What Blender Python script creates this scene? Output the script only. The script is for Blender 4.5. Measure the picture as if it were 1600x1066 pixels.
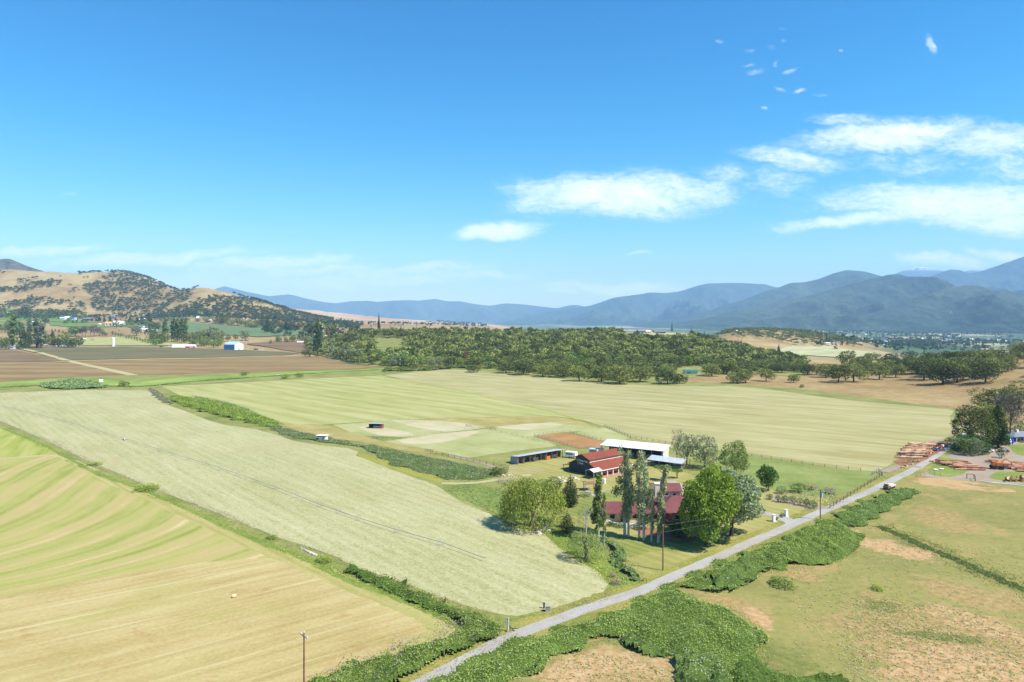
import bpy, math, random
import numpy as np
from mathutils import Vector, Matrix
R = math.radians
for o in list(bpy.data.objects): bpy.data.objects.remove(o)
sc = bpy.context.scene
col = sc.collection

# ------------------------------------------------------------------ camera, sky, sun, exposure
CAMH, FPX, HOR = 56.0, 1067.0, 498.0
cam = bpy.data.cameras.new("camera"); cam_ob = bpy.data.objects.new("camera", cam); col.objects.link(cam_ob)
cam.lens = 24; cam.sensor_width = 36; cam.clip_start = 0.5; cam.clip_end = 120000
cam_ob.location = (0, 0, CAMH); cam_ob.rotation_euler = (R(90), 0, 0)
cam.shift_y = -(533 - HOR) / 1600.0
sc.camera = cam_ob
SUN_EL, SUN_AZ = 53.0, 117.0          # azimuth measured clockwise from +Y
sdir = Vector((math.sin(R(SUN_AZ)) * math.cos(R(SUN_EL)), math.cos(R(SUN_AZ)) * math.cos(R(SUN_EL)), math.sin(R(SUN_EL))))
sun = bpy.data.lights.new("sun", 'SUN'); sun.energy = 5.0; sun.angle = R(0.5); sun.color = (1.0, 0.965, 0.91)
sun_ob = bpy.data.objects.new("sun", sun); col.objects.link(sun_ob)
sun_ob.rotation_euler = (-sdir).to_track_quat('-Z', 'Y').to_euler(); sun_ob.location = (0, 0, 300)
sc.view_settings.view_transform = 'Standard'; sc.view_settings.look = 'None'
sc.view_settings.gamma = 1.0; sc.view_settings.use_curve_mapping = False
sc.view_settings.exposure = 0.88
try:
    sc.cycles.use_denoising = True; sc.cycles.denoising_prefilter = 'ACCURATE'
    sc.cycles.max_bounces = 6; sc.cycles.diffuse_bounces = 3; sc.cycles.transmission_bounces = 3
    sc.cycles.volume_bounces = 1; sc.cycles.transparent_max_bounces = 6
    sc.cycles.use_adaptive_sampling = True; sc.cycles.adaptive_threshold = 0.01
except Exception: pass

# ------------------------------------------------------------------ node helpers
class NT:
    def __init__(s, nt): s.t = nt
    def n(s, typ, **kw):
        nd = s.t.nodes.new(typ)
        for k, v in kw.items(): setattr(nd, k, v)
        return nd
    def put(s, sock, v):
        if v is None: return
        if isinstance(v, bpy.types.NodeSocket): s.t.links.new(v, sock)
        else:
            if sock.type == 'RGBA' and len(v) == 3: v = (*v, 1)
            sock.default_value = v
    def m(s, op, a, b=None, c=None, clamp=False):
        nd = s.n('ShaderNodeMath', operation=op, use_clamp=clamp)
        for i, v in enumerate((a, b, c)): s.put(nd.inputs[i], v)
        return nd.outputs[0]
    def mix(s, f, a, b, blend='MIX'):
        nd = s.n('ShaderNodeMix', data_type='RGBA', blend_type=blend)
        s.put(nd.inputs[0], f); s.put(nd.inputs[6], a); s.put(nd.inputs[7], b)
        return nd.outputs[2]
    def noise(s, vec, scale, detail=3.0, rough=0.55, dist=0.0):
        nd = s.n('ShaderNodeTexNoise')
        s.put(nd.inputs['Vector'], vec); nd.inputs['Scale'].default_value = scale
        nd.inputs['Detail'].default_value = detail; nd.inputs['Roughness'].default_value = rough
        nd.inputs['Distortion'].default_value = dist
        return nd.outputs[0]
    def vmap(s, vec, loc=(0, 0, 0), rot=(0, 0, 0), scale=(1, 1, 1), typ='POINT'):
        nd = s.n('ShaderNodeMapping', vector_type=typ)
        s.put(nd.inputs[0], vec); nd.inputs[1].default_value = loc
        nd.inputs[2].default_value = rot; nd.inputs[3].default_value = scale
        return nd.outputs[0]
    def mr(s, v, a, b, c=0.0, d=1.0, smooth=False):
        nd = s.n('ShaderNodeMapRange', interpolation_type='SMOOTHSTEP' if smooth else 'LINEAR')
        s.put(nd.inputs[0], v)
        for i, x in enumerate((a, b, c, d)): nd.inputs[i + 1].default_value = x
        return nd.outputs[0]
    def ramp(s, f, stops):
        nd = s.n('ShaderNodeValToRGB'); s.put(nd.inputs[0], f)
        e = nd.color_ramp.elements
        while len(e) < len(stops): e.new(0.5)
        for i, (p, c) in enumerate(stops): e[i].position = p; e[i].color = (*c, 1)
        return nd.outputs[0]
    def sep(s, v):
        nd = s.n('ShaderNodeSeparateXYZ'); s.put(nd.inputs[0], v); return nd.outputs
    def comb(s, x, y, z):
        nd = s.n('ShaderNodeCombineXYZ')
        for i, v in enumerate((x, y, z)): s.put(nd.inputs[i], v)
        return nd.outputs[0]

def lin(c): c /= 255.0; return c / 12.92 if c <= 0.04045 else ((c + 0.055) / 1.055) ** 2.4
KA = 0.50
def P(r, g, b, k=1.0): return tuple(lin(v) * KA * k for v in (r, g, b))   # sunlit picture colour -> albedo
def C(r, g, b): return tuple(lin(v) for v in (r, g, b))

# ------------------------------------------------------------------ world: sky texture with thin clouds at infinity
w = bpy.data.worlds.new("World"); sc.world = w; w.use_nodes = True
t = NT(w.node_tree); w.node_tree.nodes.clear()
sky = t.n('ShaderNodeTexSky', sky_type='NISHITA'); sky.sun_disc = False
sky.sun_elevation = R(SUN_EL); sky.sun_rotation = R(SUN_AZ); sky.altitude = 500; sky.air_density = 1.0
sky.dust_density = 0.6; sky.ozone_density = 3.0
hs = t.n('ShaderNodeHueSaturation'); hs.inputs['Saturation'].default_value = 1.15; hs.inputs['Hue'].default_value = 0.488
hs.inputs['Value'].default_value = 1.0
t.put(hs.inputs['Color'], sky.outputs[0])
geo = t.n('ShaderNodeTexCoord').outputs['Generated']
x, y, z = t.sep(geo)
yy = t.m('MAXIMUM', y, 0.02)
uv = t.comb(t.m('DIVIDE', x, yy), t.m('DIVIDE', z, yy), 0.0)
nz = t.noise(uv, 9.0, 4, 0.6)
nz2 = t.noise(t.vmap(uv, loc=(3, 7, 0)), 9.0, 4, 0.6)
warp = t.comb(t.m('MULTIPLY', t.m('SUBTRACT', nz, 0.5), 0.075), t.m('MULTIPLY', t.m('SUBTRACT', nz2, 0.5), 0.040), 0.0)
va = t.n('ShaderNodeVectorMath', operation='ADD'); t.put(va.inputs[0], uv); t.put(va.inputs[1], warp)
wuv = va.outputs[0]
CL = [ # px centre, radii, tilt deg, weight
 (955,307,190,42,-3,1.05),(1060,295,130,34,-8,.8),(860,318,90,26,8,.7),(1240,250,110,22,-8,.75),(1390,212,190,32,4,.95),
 (1330,190,90,16,0,.6),(1560,225,120,36,0,.8),(1420,255,170,30,0,.42),(1520,318,290,40,0,1.05),(1560,345,200,26,-4,.95),(1330,345,150,13,6,.9),(1210,285,90,34,0,.45),(1130,270,60,24,0,.5),
 (1600,262,120,40,0,.55),(778,364,88,17,2,1.05),(800,354,90,9,0,.5),(1480,406,95,15,-5,.85),(1570,398,80,14,-5,.8),
 (60,392,150,10,2,.75),(230,402,220,13,3,.85),(420,408,180,13,4,.8),(330,432,200,24,2,.55),(480,418,140,12,4,.8),(610,425,190,16,2,.75),(520,436,170,18,0,.65),
 (640,441,100,12,0,.8),(740,432,140,12,2,.65),(960,450,150,12,-2,.85),(880,456,60,8,0,.5),(995,398,32,5,0,.5),(110,304,22,4,5,.4),
 (1185,114,22,9,10,.42),(1168,78,18,5,0,.34),(1208,73,14,5,0,.38),(1220,97,7,8,0,.42),(1228,45,8,4,0,.34),(1225,63,8,4,0,.34),
 (1117,64,11,6,0,.42),(1447,67,9,18,20,.58),(1255,141,15,4,0,.48),(1277,148,13,4,0,.42),(1226,137,12,4,0,.42),(1168,104,15,4,10,.38),(1312,76,5,4,0,.5),(1196,168,9,4,0,.5),(1245,106,14,5,20,.4)]
acc = None
for (cx, cy, rx, ry, tl, wt) in CL:
    v = t.vmap(wuv, loc=((cx - 800) / FPX, (HOR - cy) / FPX, 0), rot=(0, 0, R(tl)), scale=(rx / FPX * 1.25, ry / FPX * 1.25, 1), typ='TEXTURE')
    ln = t.n('ShaderNodeVectorMath', operation='LENGTH'); t.put(ln.inputs[0], v)
    g = t.mr(ln.outputs['Value'], 1.0, 0.15, 0.0, wt, True)
    acc = g if acc is None else t.m('MAXIMUM', acc, g)
fine = t.noise(t.vmap(wuv, scale=(1, 3.4, 1)), 24.0, 8, 0.7, 0.5)
puffs = t.noise(t.vmap(uv, scale=(1, 2.0, 1)), 85.0, 4, 0.6)
d = t.m('ADD', acc, t.m('MULTIPLY', t.m('SUBTRACT', fine, 0.5), 1.35))
d = t.m('ADD', d, t.m('MULTIPLY', t.m('SUBTRACT', puffs, 0.5), 0.55))
alpha = t.m('MULTIPLY', t.mr(d, 0.02, 1.35, 0.0, 0.97, True), t.m('POWER', t.mr(acc, 0.0, 0.45, 0.0, 1.0), 0.8), clamp=True)
cloudcol = t.mix(t.mr(z, 0.0, 0.2), (7.6, 7.7, 8.0), (7.4, 7.6, 8.0))
tint = t.ramp(t.m('MULTIPLY', z, 2.0), [(0.0, (1.35, 1.08, 0.96)), (0.10, (1.05, 1.0, 0.98)), (0.28, (0.45, 0.90, 1.03)), (0.5, (0.08, 0.78, 1.08)), (0.9, (0.0, 0.62, 1.10))])
tint.node.color_ramp.interpolation = 'B_SPLINE'
skyc = t.mix(alpha, t.mix(1.0, hs.outputs[0], tint, 'MULTIPLY'), cloudcol)
bg = t.n('ShaderNodeBackground'); t.put(bg.inputs[0], skyc); bg.inputs[1].default_value = 0.106
out = t.n('ShaderNodeOutputWorld'); t.put(out.inputs[0], bg.outputs[0])

# ------------------------------------------------------------------ terrain heights
ZV = -50.0
def yv(D, zz=ZV): return HOR + (CAMH - zz) * FPX / D
V3 = [(3000, yv(3000)), (9000, yv(9000))]
COLS = {
 -400: [(1420,540),(1800,522),(2300,508),(2800,480),(3200,440),(3500,425),(4200,440),(6500,505)],
 0: [(1420,540),(1800,520),(2200,506),(2500,495),(2800,473),(3100,441),(3400,421),(4200,440),(6500,505)],
 60: [(1420,540),(1800,520),(2200,507),(2500,496),(2800,474),(3100,443),(3400,424),(4200,440),(6500,505)],
 110: [(1420,540),(1800,520),(2200,509),(2500,499),(2800,480),(3100,447),(3400,426),(4200,440),(6500,505)],
 160: [(1420,540),(1800,520),(2200,511),(2500,501),(2800,484),(3100,450),(3400,424),(4200,445),(6500,505)],
 200: [(1420,540),(1800,520),(2200,511),(2500,501),(2800,485),(3100,450),(3400,424),(4200,450),(6500,505)],
 230: [(1420,540),(1800,520),(2200,510),(2500,500),(2800,484),(3100,455),(3400,433),(4200,460),(6500,505)],
 262: [(1420,540),(1800,520),(2200,509),(2500,497),(2800,477),(3100,458),(3400,445),(4200,470),(6500,505)],
 286: [(1420,540),(1800,520),(2200,508),(2500,493),(2800,464),(3000,452),(3400,456),(4200,475),(6500,505)],
 312: [(1420,540),(1800,520),(2200,508),(2450,494),(2700,465),(2900,447),(3300,462),(4200,480),(6500,505)],
 345: [(1420,540),(1800,520),(2200,508),(2450,496),(2700,470),(2900,452),(3300,466),(4200,484),(6500,505)],
 400: [(1420,539),(1900,518),(2300,506),(2500,498),(2700,481),(2900,466),(3300,478),(4200,490),(6500,505)],
 440: [(1420,539),(1900,518),(2300,507),(2600,498),(2900,480),(3300,492),(4200,498),(5500,478),(7500,508)],
 480: [(1420,539),(1900,518),(2300,508),(2700,501),(2950,491),(3300,501),(4200,500),(5500,484),(7500,508)],
 520: [(1420,538),(1900,516),(2300,508),(2700,503),(3000,500),(4200,503),(5500,488),(7500,508)],
 560: [(900,563),(1150,534),(1400,519),(1900,516),(3000,508),(4200,505),(5500,492),(7500,508)],
 620: [(650,590),(900,558),(1150,531),(1350,517),(1900,516),(3000,508),(4200,506),(5500,498),(7500,509)],
 690: [(650,590),(900,558),(1150,531),(1350,517),(1900,518),(3000,510),(4200,508),(5500,503),(7500,509)],
 770: [(650,590),(900,558),(1150,533),(1350,519),(1900,520),(3000,514),(4200,511),(5500,508),(8500,510)],
 850: [(650,590),(900,557),(1150,533),(1350,521),(1900,526),(2400,530)] + V3,
 920: [(650,590),(900,555),(1150,529),(1320,520),(1800,538)] + V3,
 1000: [(650,590),(900,552),(1150,523),(1280,518),(1700,540)] + V3,
 1080: [(650,590),(900,557),(1150,529),(1300,522),(1700,540)] + V3,
 1140: [(650,590),(900,564),(1200,543),(1450,537),(1700,523),(1850,516),(2400,537)] + V3,
 1200: [(650,590),(900,567),(1200,553),(1450,546),(1700,525),(1850,513),(2400,537)] + V3,
 1250: [(650,590),(800,574),(1000,563),(1300,556),(1600,541),(1750,526),(1880,517),(2400,538)] + V3,
 1300: [(650,590),(800,574),(1000,565),(1300,558),(1600,545),(1750,532),(1880,524),(2400,540)] + V3,
 1350: [(650,590),(800,574),(1000,566),(1300,560),(1600,549),(1800,540),(1950,534),(2400,541)] + V3,
 1400: [(580,601),(700,583),(850,572),(1000,568),(1300,563),(1700,552),(2000,546)] + V3,
 1450: [(500,617),(600,596),(700,577),(850,566),(1000,561),(1500,560)] + V3,
 1500: [(450,630),(520,609),(600,588),(700,571),(850,561),(1000,559),(1500,562)] + V3,
 1600: [(380,655),(480,607),(600,574),(700,560),(800,553),(900,553),(1500,568)] + V3,
 2000: [(330,679),(480,600),(600,565),(800,548),(1000,545),(1500,570)] + V3}
DL0, DL1, ND = math.log(100), math.log(12000), 300
PX0, PX1, DPX = -400, 2000, 10
pxs = np.arange(PX0, PX1 + 1, DPX).astype(float)
lds = np.linspace(DL0, DL1, ND)
keys = sorted(COLS)
prof = []
for k in keys:
    ds = [c[0] for c in COLS[k]]; zs = [CAMH - (c[1] - HOR) * c[0] / FPX for c in COLS[k]]
    d0 = ds[0] * 0.93
    ds = [100, d0] + ds + [11000]; zs = [0, 0] + zs + [ZV]
    prof.append(np.interp(lds, np.log(ds), zs))
prof = np.array(prof)
TAB = np.array([[0.0] * ND] * len(pxs))
for j in range(ND): TAB[:, j] = np.interp(pxs, keys, prof[:, j])
def blur(A, ax, n):
    for _ in range(n):
        Bp = np.concatenate([np.take(A, [0], ax), A, np.take(A, [-1], ax)], ax)
        L = A.shape[ax]
        A = (np.take(Bp, range(0, L), ax) + 2 * np.take(Bp, range(1, L + 1), ax) + np.take(Bp, range(2, L + 2), ax)) / 4
    return A
TAB = blur(blur(TAB, 0, 1), 1, 2)
rs = np.random.RandomState(5)
WV = [(rs.uniform(0, 2 * math.pi), L * rs.uniform(.8, 1.25), rs.uniform(0, 6.28), a) for L, a in
      [(900, 1.0), (700, .9), (480, .7), (360, .6), (260, .45), (190, .35), (140, .25), (100, .18), (75, .12)] for _ in (0, 1)]
def hz(X, Y):
    X = np.asarray(X, float); Y = np.asarray(Y, float)
    D = np.maximum(Y, np.abs(X) / 1.12); D = np.maximum(D, 60.0)
    px = np.clip(800 + FPX * X / D, PX0, PX1)
    fx = (px - PX0) / DPX; ix = np.clip(fx.astype(int), 0, len(pxs) - 2); fx = fx - ix
    ld = np.clip(np.log(D), DL0, DL1); fy = (ld - DL0) / (DL1 - DL0) * (ND - 1); iy = np.clip(fy.astype(int), 0, ND - 2); fy = fy - iy
    z = (TAB[ix, iy] * (1 - fx) + TAB[ix + 1, iy] * fx) * (1 - fy) + (TAB[ix, iy + 1] * (1 - fx) + TAB[ix + 1, iy + 1] * fx) * fy
    nn = 0
    for (th, L, ph, a) in WV: nn = nn + a * np.sin((X * math.cos(th) + Y * math.sin(th)) / L * 6.28 + ph + 1.2 * np.sin(X / (L * 1.7) * 6.28 + ph * 3))
    amp = np.clip((D - 700) / 1500, 0, 1) * (1.0 + np.clip(z, 0, 260) * 0.009) * np.clip((9000 - D) / 4000, 0, 1)
    return z + nn * amp * 1.0
def h1(X, Y): return float(hz(X, Y))
def G(x, y, zoff=0.0):
    """ground point seen at photo pixel (x, y)"""
    u = (x - 800) / FPX; v = (HOR - y) / FPX
    if v < 0:
        D0 = -CAMH / v
        if D0 < 330: return Vector((u * D0, D0, 0))
    Ds = np.exp(np.linspace(math.log(300), math.log(9500), 900))
    zz = hz(u * Ds, Ds); ray = CAMH + v * Ds
    hit = np.nonzero(ray <= zz)[0]
    i = hit[0] if len(hit) else len(Ds) - 1
    D = Ds[i]
    if len(hit) and i > 0:
        a = ray[i - 1] - zz[i - 1]; b = zz[i] - ray[i]; D = Ds[i - 1] + (Ds[i] - Ds[i - 1]) * a / max(a + b, 1e-6)
    return Vector((u * D, D, h1(u * D, D)))

# ------------------------------------------------------------------ object helpers
def T(o, label=None, cat=None, group=None, kind=None):
    if label: o['label'] = label
    if cat: o['category'] = cat
    if group: o['group'] = group
    if kind: o['kind'] = kind
    return o
def empty(name, loc=(0, 0, 0), rz=0, label=None, cat=None, group=None):
    o = bpy.data.objects.new(name, None); col.objects.link(o); o.empty_display_size = 0.5
    o.location = loc; o.rotation_euler = (0, 0, rz)
    return T(o, label, cat, group)
def obj(name, me, parent=None):
    o = bpy.data.objects.new(name, me); col.objects.link(o)
    if parent: o.parent = parent
    return o
def npmesh(name, V, F, mats, mi=None, smooth=False):
    me = bpy.data.meshes.new(name); V = np.asarray(V, np.float32); F = np.asarray(F, np.int32)
    k = F.shape[1]
    me.vertices.add(len(V)); me.vertices.foreach_set('co', V.ravel())
    me.loops.add(F.size); me.loops.foreach_set('vertex_index', F.ravel())
    me.polygons.add(len(F)); me.polygons.foreach_set('loop_start', np.arange(0, F.size, k, dtype=np.int32))
    me.polygons.foreach_set('loop_total', np.full(len(F), k, np.int32))
    if mi is not None: me.polygons.foreach_set('material_index', np.asarray(mi, np.int32))
    me.polygons.foreach_set('use_smooth', np.full(len(F), smooth))
    for m in (mats if isinstance(mats, (list, tuple)) else [mats]): me.materials.append(m)
    me.update(calc_edges=True)
    return me
class MB:
    def __init__(s): s.v = []; s.f = []; s.mi = []
    def add(s, V, F, mi=0):
        b = len(s.v); s.v += [tuple(p) for p in V]; s.f += [tuple(i + b for i in f) for f in F]; s.mi += [mi] * len(F); return s
    def box(s, cx, cy, cz, sx, sy, sz, rz=0, mi=0, M=None):
        V = []
        c, n = math.cos(rz), math.sin(rz)
        for i in (-.5, .5):
            for j in (-.5, .5):
                for k in (-.5, .5):
                    px, py, pz = i * sx, j * sy, k * sz
                    if M is not None: q = M @ Vector((px, py, pz)); px, py, pz = q
                    V.append((cx + px * c - py * n, cy + px * n + py * c, cz + pz))
        return s.add(V, [(0, 1, 3, 2), (4, 6, 7, 5), (0, 4, 5, 1), (2, 3, 7, 6), (0, 2, 6, 4), (1, 5, 7, 3)], mi)
    def tube(s, p0, p1, r0, r1=None, n=8, mi=0, capmi=None):
        r1 = r0 if r1 is None else r1
        p0 = Vector(p0); p1 = Vector(p1); d = (p1 - p0)
        if d.length < 1e-6: return s
        d.normalize(); a = d.orthogonal().normalized(); b = d.cross(a)
        V = [p0 + (a * math.cos(i * 2 * math.pi / n) + b * math.sin(i * 2 * math.pi / n)) * r0 for i in range(n)] + \
            [p1 + (a * math.cos(i * 2 * math.pi / n) + b * math.sin(i * 2 * math.pi / n)) * r1 for i in range(n)]
        base = len(s.v)
        s.add(V, [(i, (i + 1) % n, n + (i + 1) % n, n + i) for i in range(n)], mi)
        cm = mi if capmi is None else capmi
        s.f.append(tuple(base + i for i in reversed(range(n)))); s.mi.append(cm)
        s.f.append(tuple(base + n + i for i in range(n))); s.mi.append(cm)
        return s
    def path(s, pts, rad, n=6, mi=0):
        for i in range(len(pts) - 1):
            s.tube(pts[i], pts[i + 1], rad[i] if hasattr(rad, '__len__') else rad, rad[i + 1] if hasattr(rad, '__len__') else rad, n, mi)
        return s
    def slab(s, pts, th, mi=0):
        pts = [Vector(p) for p in pts]; n = len(pts)
        nr = (pts[1] - pts[0]).cross(pts[2] - pts[0]).normalized()
        if nr.z < 0: pts.reverse(); nr = -nr
        V = pts + [p - nr * th for p in pts]
        F = [tuple(range(n)), tuple(n + i for i in reversed(range(n)))] + [(i, n + i, n + (i + 1) % n, (i + 1) % n) for i in range(n)]
        return s.add(V, F, mi)
    def prism(s, pts, z0, z1, mi=0):
        n = len(pts); V = [(p[0], p[1], z0) for p in pts] + [(p[0], p[1], z1) for p in pts]
        return s.add(V, [tuple(reversed(range(n))), tuple(range(n, 2 * n))] + [(i, (i + 1) % n, n + (i + 1) % n, n + i) for i in range(n)], mi)
    def mesh(s, name, mats):
        me = bpy.data.meshes.new(name); me.from_pydata([tuple(p) for p in s.v], [], s.f)
        for m in (mats if isinstance(mats, (list, tuple)) else [mats]): me.materials.append(m)
        me.polygons.foreach_set('material_index', s.mi); me.update(); return me
    def build(s, name, mats, parent=None):
        return obj(name, s.mesh(name, mats), parent)
def copy_tree(o, parent=None):
    c = o.copy(); col.objects.link(c); c.parent = parent
    for ch in KIDS.get(o.name, []):
        copy_tree(ch, c)
    return c
KIDS = {}
def note_kids(o):
    KIDS[o.name] = list(o.children)
    for c in o.children: note_kids(c)
def curve_pts(pts, n=6):
    out = []
    P_ = [pts[0]] + list(pts) + [pts[-1]]
    for i in range(1, len(P_) - 2):
        a, b, c, d = [np.array(q, float) for q in P_[i - 1:i + 3]]
        for k in range(n):
            u = k / n
            out.append(tuple(0.5 * ((2 * b) + (-a + c) * u + (2 * a - 5 * b + 4 * c - d) * u * u + (-a + 3 * b - 3 * c + d) * u ** 3)))
    out.append(tuple(pts[-1])); return out
def inpoly(X, Y, poly):
    X = np.asarray(X, float); Y = np.asarray(Y, float); inside = np.zeros(X.shape, bool)
    n = len(poly)
    for i in range(n):
        x0, y0 = poly[i][:2]; x1, y1 = poly[(i + 1) % n][:2]
        if y0 == y1: continue
        c = ((y0 > Y) != (y1 > Y)) & (X < (x1 - x0) * (Y - y0) / (y1 - y0) + x0)
        inside ^= c
    return inside
# ------------------------------------------------------------------ materials
def newmat(name):
    m = bpy.data.materials.new(name); m.use_nodes = True; nt = m.node_tree
    b = nt.nodes['Principled BSDF']; b.inputs['Roughness'].default_value = 0.9; b.inputs['Specular IOR Level'].default_value = 0.15
    return m, NT(nt), b
def pos(t): return t.n('ShaderNodeNewGeometry').outputs['Position']
def solid(name, c, rough=0.7, var=0.12, scale=2.0, spec=0.3, metal=0.0, stripe=None):
    m, t, b = newmat(name); tc = t.n('ShaderNodeTexCoord').outputs['Object']
    n1 = t.noise(tc, scale, 5, 0.6); n2 = t.noise(tc, scale * 0.13 + 0.05, 3)
    f = t.m('ADD', t.m('MULTIPLY', n1, 0.6), t.m('MULTIPLY', n2, 0.4))
    dk = tuple(v * (1 - var * 2.2) for v in c); lt = tuple(min(v * (1 + var * 1.6), .92) for v in c)
    cc = t.ramp(f, [(0.3, dk), (0.5, c), (0.72, lt)])
    if stripe:
        ax, per, dep = stripe
        xyz = t.sep(tc); s = t.m('SINE', t.m('MULTIPLY', xyz[ax], 6.283 / per))
        k = t.mr(s, 0.75, 1.0, 0.0, dep)
        cc = t.mix(k, cc, tuple(v * 0.4 for v in c))
    t.put(b.inputs['Base Color'], cc); b.inputs['Roughness'].default_value = rough
    b.inputs['Specular IOR Level'].default_value = spec; b.inputs['Metallic'].default_value = metal
    bp = t.n('ShaderNodeBump'); bp.inputs['Strength'].default_value = 0.25; bp.inputs['Distance'].default_value = 0.03
    t.put(bp.inputs['Height'], n1); t.put(b.inputs['Normal'], bp.outputs[0])
    return m
def pane_mat(name, c):  # plain glass pane: dark glossy
    m, t, b = newmat(name); b.inputs['Base Color'].default_value = (*c, 1); b.inputs['Roughness'].default_value = 0.08
    b.inputs['Specular IOR Level'].default_value = 0.6
    return m
def leafmat(name, dark, mid, light, trans=0.3, big=0.35, objvar=0.25, tone=0.0):
    m, t, b = newmat(name); t.t.nodes.remove(b)
    ng = t.n('ShaderNodeNewGeometry'); tc = t.n('ShaderNodeTexCoord').outputs['Object']; oi = t.n('ShaderNodeObjectInfo')
    f = t.m('ADD', t.m('MULTIPLY', ng.outputs['Random Per Island'], 0.55), t.m('MULTIPLY', t.noise(tc, big, 2 if objvar else 4), 0.55 if objvar else 0.95))
    if not objvar: f = t.m('SUBTRACT', f, 0.2)
    f = t.m('ADD', f, t.m('MULTIPLY', t.m('SUBTRACT', oi.outputs['Random'], 0.5), objvar))
    if tone:
        at = t.n('ShaderNodeAttribute'); at.attribute_name = 'tone'; f = t.m('ADD', f, t.m('MULTIPLY', at.outputs['Fac'], tone))
    c = t.ramp(f, [(0.15, dark), (0.5, mid), (0.9, light)])
    d = t.n('ShaderNodeBsdfDiffuse'); t.put(d.inputs[0], c)
    tr = t.n('ShaderNodeBsdfTranslucent'); t.put(tr.inputs[0], t.mix(0.5, c, light))
    mx = t.n('ShaderNodeMixShader'); mx.inputs[0].default_value = trans
    t.put(mx.inputs[1], d.outputs[0]); t.put(mx.inputs[2], tr.outputs[0])
    t.put(t.t.nodes['Material Output'].inputs[0], mx.outputs[0])
    return m
def field_mat(name, stops, ang=0.0, period=0.0, ws=0.0, wk=0.5, wb=0.5, wf=0.4, streak=(60, 1.6), big=55.0, curved=None, fscale=1.3, patches=None, spots=None, per2=0.0, ws2=0.0, crumb=0.0, lines=0.0):
    m, t, b = newmat(name); p = pos(t)
    q = t.vmap(p, rot=(0, 0, -R(ang)))
    if curved:
        x, y, z = t.sep(p)
        u = t.m('SUBTRACT', 230.0, y); u = t.m('MAXIMUM', u, -200.0)
        u3 = t.m('MULTIPLY', t.m('MULTIPLY', u, u), u)
        Fy = t.m('SUBTRACT', t.m('MULTIPLY', y, -0.35), t.m('MULTIPLY', u3, 2.03e-4 / 3))
        q = t.comb(y, t.m('SUBTRACT', x, Fy), 0.0)
    xyz = t.sep(q)
    wob = t.noise(p, 0.018, 2)
    k = t.noise(t.vmap(q, scale=(1.0 / streak[0], 1.0 / streak[1], 1)), 1.0, 4, 0.6)
    k2 = t.noise(t.vmap(q, scale=(1.0 / streak[0] * 3, 1.0 / streak[1] / 3.0, 1)), 1.0, 3, 0.6)
    bg_ = t.noise(p, 1.0 / big, 4, 0.55)
    fn = t.noise(p, fscale, 6, 0.7)
    f = t.m('ADD', 0.5, t.m('MULTIPLY', t.m('SUBTRACT', k, 0.5), wk))
    f = t.m('ADD', f, t.m('MULTIPLY', t.m('SUBTRACT', k2, 0.5), wk * 0.8))
    f = t.m('ADD', f, t.m('MULTIPLY', t.m('SUBTRACT', bg_, 0.5), wb))
    f = t.m('ADD', f, t.m('MULTIPLY', t.m('SUBTRACT', fn, 0.5), wf))
    for per, wt in ((period, ws), (per2, ws2)):
        if wt:
            ph = t.m('ADD', t.m('MULTIPLY', xyz[1], 6.283 / per), t.m('MULTIPLY', wob, 9.0))
            s = t.m('SINE', ph)
            s = t.m('MULTIPLY', s, t.mr(t.noise(t.vmap(q, scale=(0.014, 0.09, 1)), 1.0, 3), 0.3, 0.58))
            f = t.m('ADD', f, t.m('MULTIPLY', s, wt))
    if crumb:   # short curled windrows lying across the rows
        cr = t.noise(t.vmap(q, scale=(0.5, 1.1, 1)), 1.0, 5, 0.72, 1.6)
        f = t.m('ADD', f, t.m('MULTIPLY', t.m('SUBTRACT', cr, 0.5), crumb))
    c = t.ramp(f, stops)
    if patches:
        for (pc, thr, sc_, amt) in patches:
            pn = t.noise(t.vmap(p, loc=(thr * 90, 0, 0)), 1.0 / sc_, 6, 0.64, 0.4)
            c = t.mix(t.m('MULTIPLY', t.mr(pn, thr, thr + 0.09), amt), c, t.mix(fn, tuple(v * 0.75 for v in pc), tuple(v * 1.25 for v in pc)))
    for (sx_, sy_, rx_, ry_, rot_, sc2, lim) in (spots or []):
        v = t.vmap(p, loc=(sx_, sy_, 0), rot=(0, 0, rot_), scale=(rx_, ry_, 1e6), typ='TEXTURE')
        ln_ = t.n('ShaderNodeVectorMath', operation='LENGTH'); t.put(ln_.inputs[0], v)
        e_ = t.m('ADD', ln_.outputs['Value'], t.m('MULTIPLY', t.m('SUBTRACT', t.noise(t.vmap(p, rot=(0, 0, .65), scale=(.55, 1.2, 1)), .22, 7, 0.72), 0.5), 2.6))
        tc_ = t.ramp(fn, [(0.3, sc2[0]), (0.5, sc2[1]), (0.7, sc2[2])])
        c = t.mix(t.m('MULTIPLY', t.mr(e_, 1.12, 0.72), lim), c, tc_)
    if lines:   # pale dry stubble lines left by the mower
        ln = t.m('SINE', t.m('ADD', t.m('MULTIPLY', xyz[1], 6.283 / lines), t.m('MULTIPLY', wob, 5.0)))
        lm = t.m('MULTIPLY', t.mr(ln, 0.93, 1.0), t.mr(k, 0.42, 0.6), clamp=True)
        c = t.mix(t.m('MULTIPLY', lm, 0.55), c, stops[-1][1])
    t.put(b.inputs['Base Color'], c)
    bp = t.n('ShaderNodeBump'); bp.inputs['Strength'].default_value = 0.35; bp.inputs['Distance'].default_value = 0.25
    t.put(bp.inputs['Height'], fn); t.put(b.inputs['Normal'], bp.outputs[0])
    return m

TAN = P(214, 182, 128); TAN2 = P(198, 160, 112); STRAW = P(228, 208, 156); OLIVE = P(166, 160, 88); GRN = P(134, 150, 62)
M = {}
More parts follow.
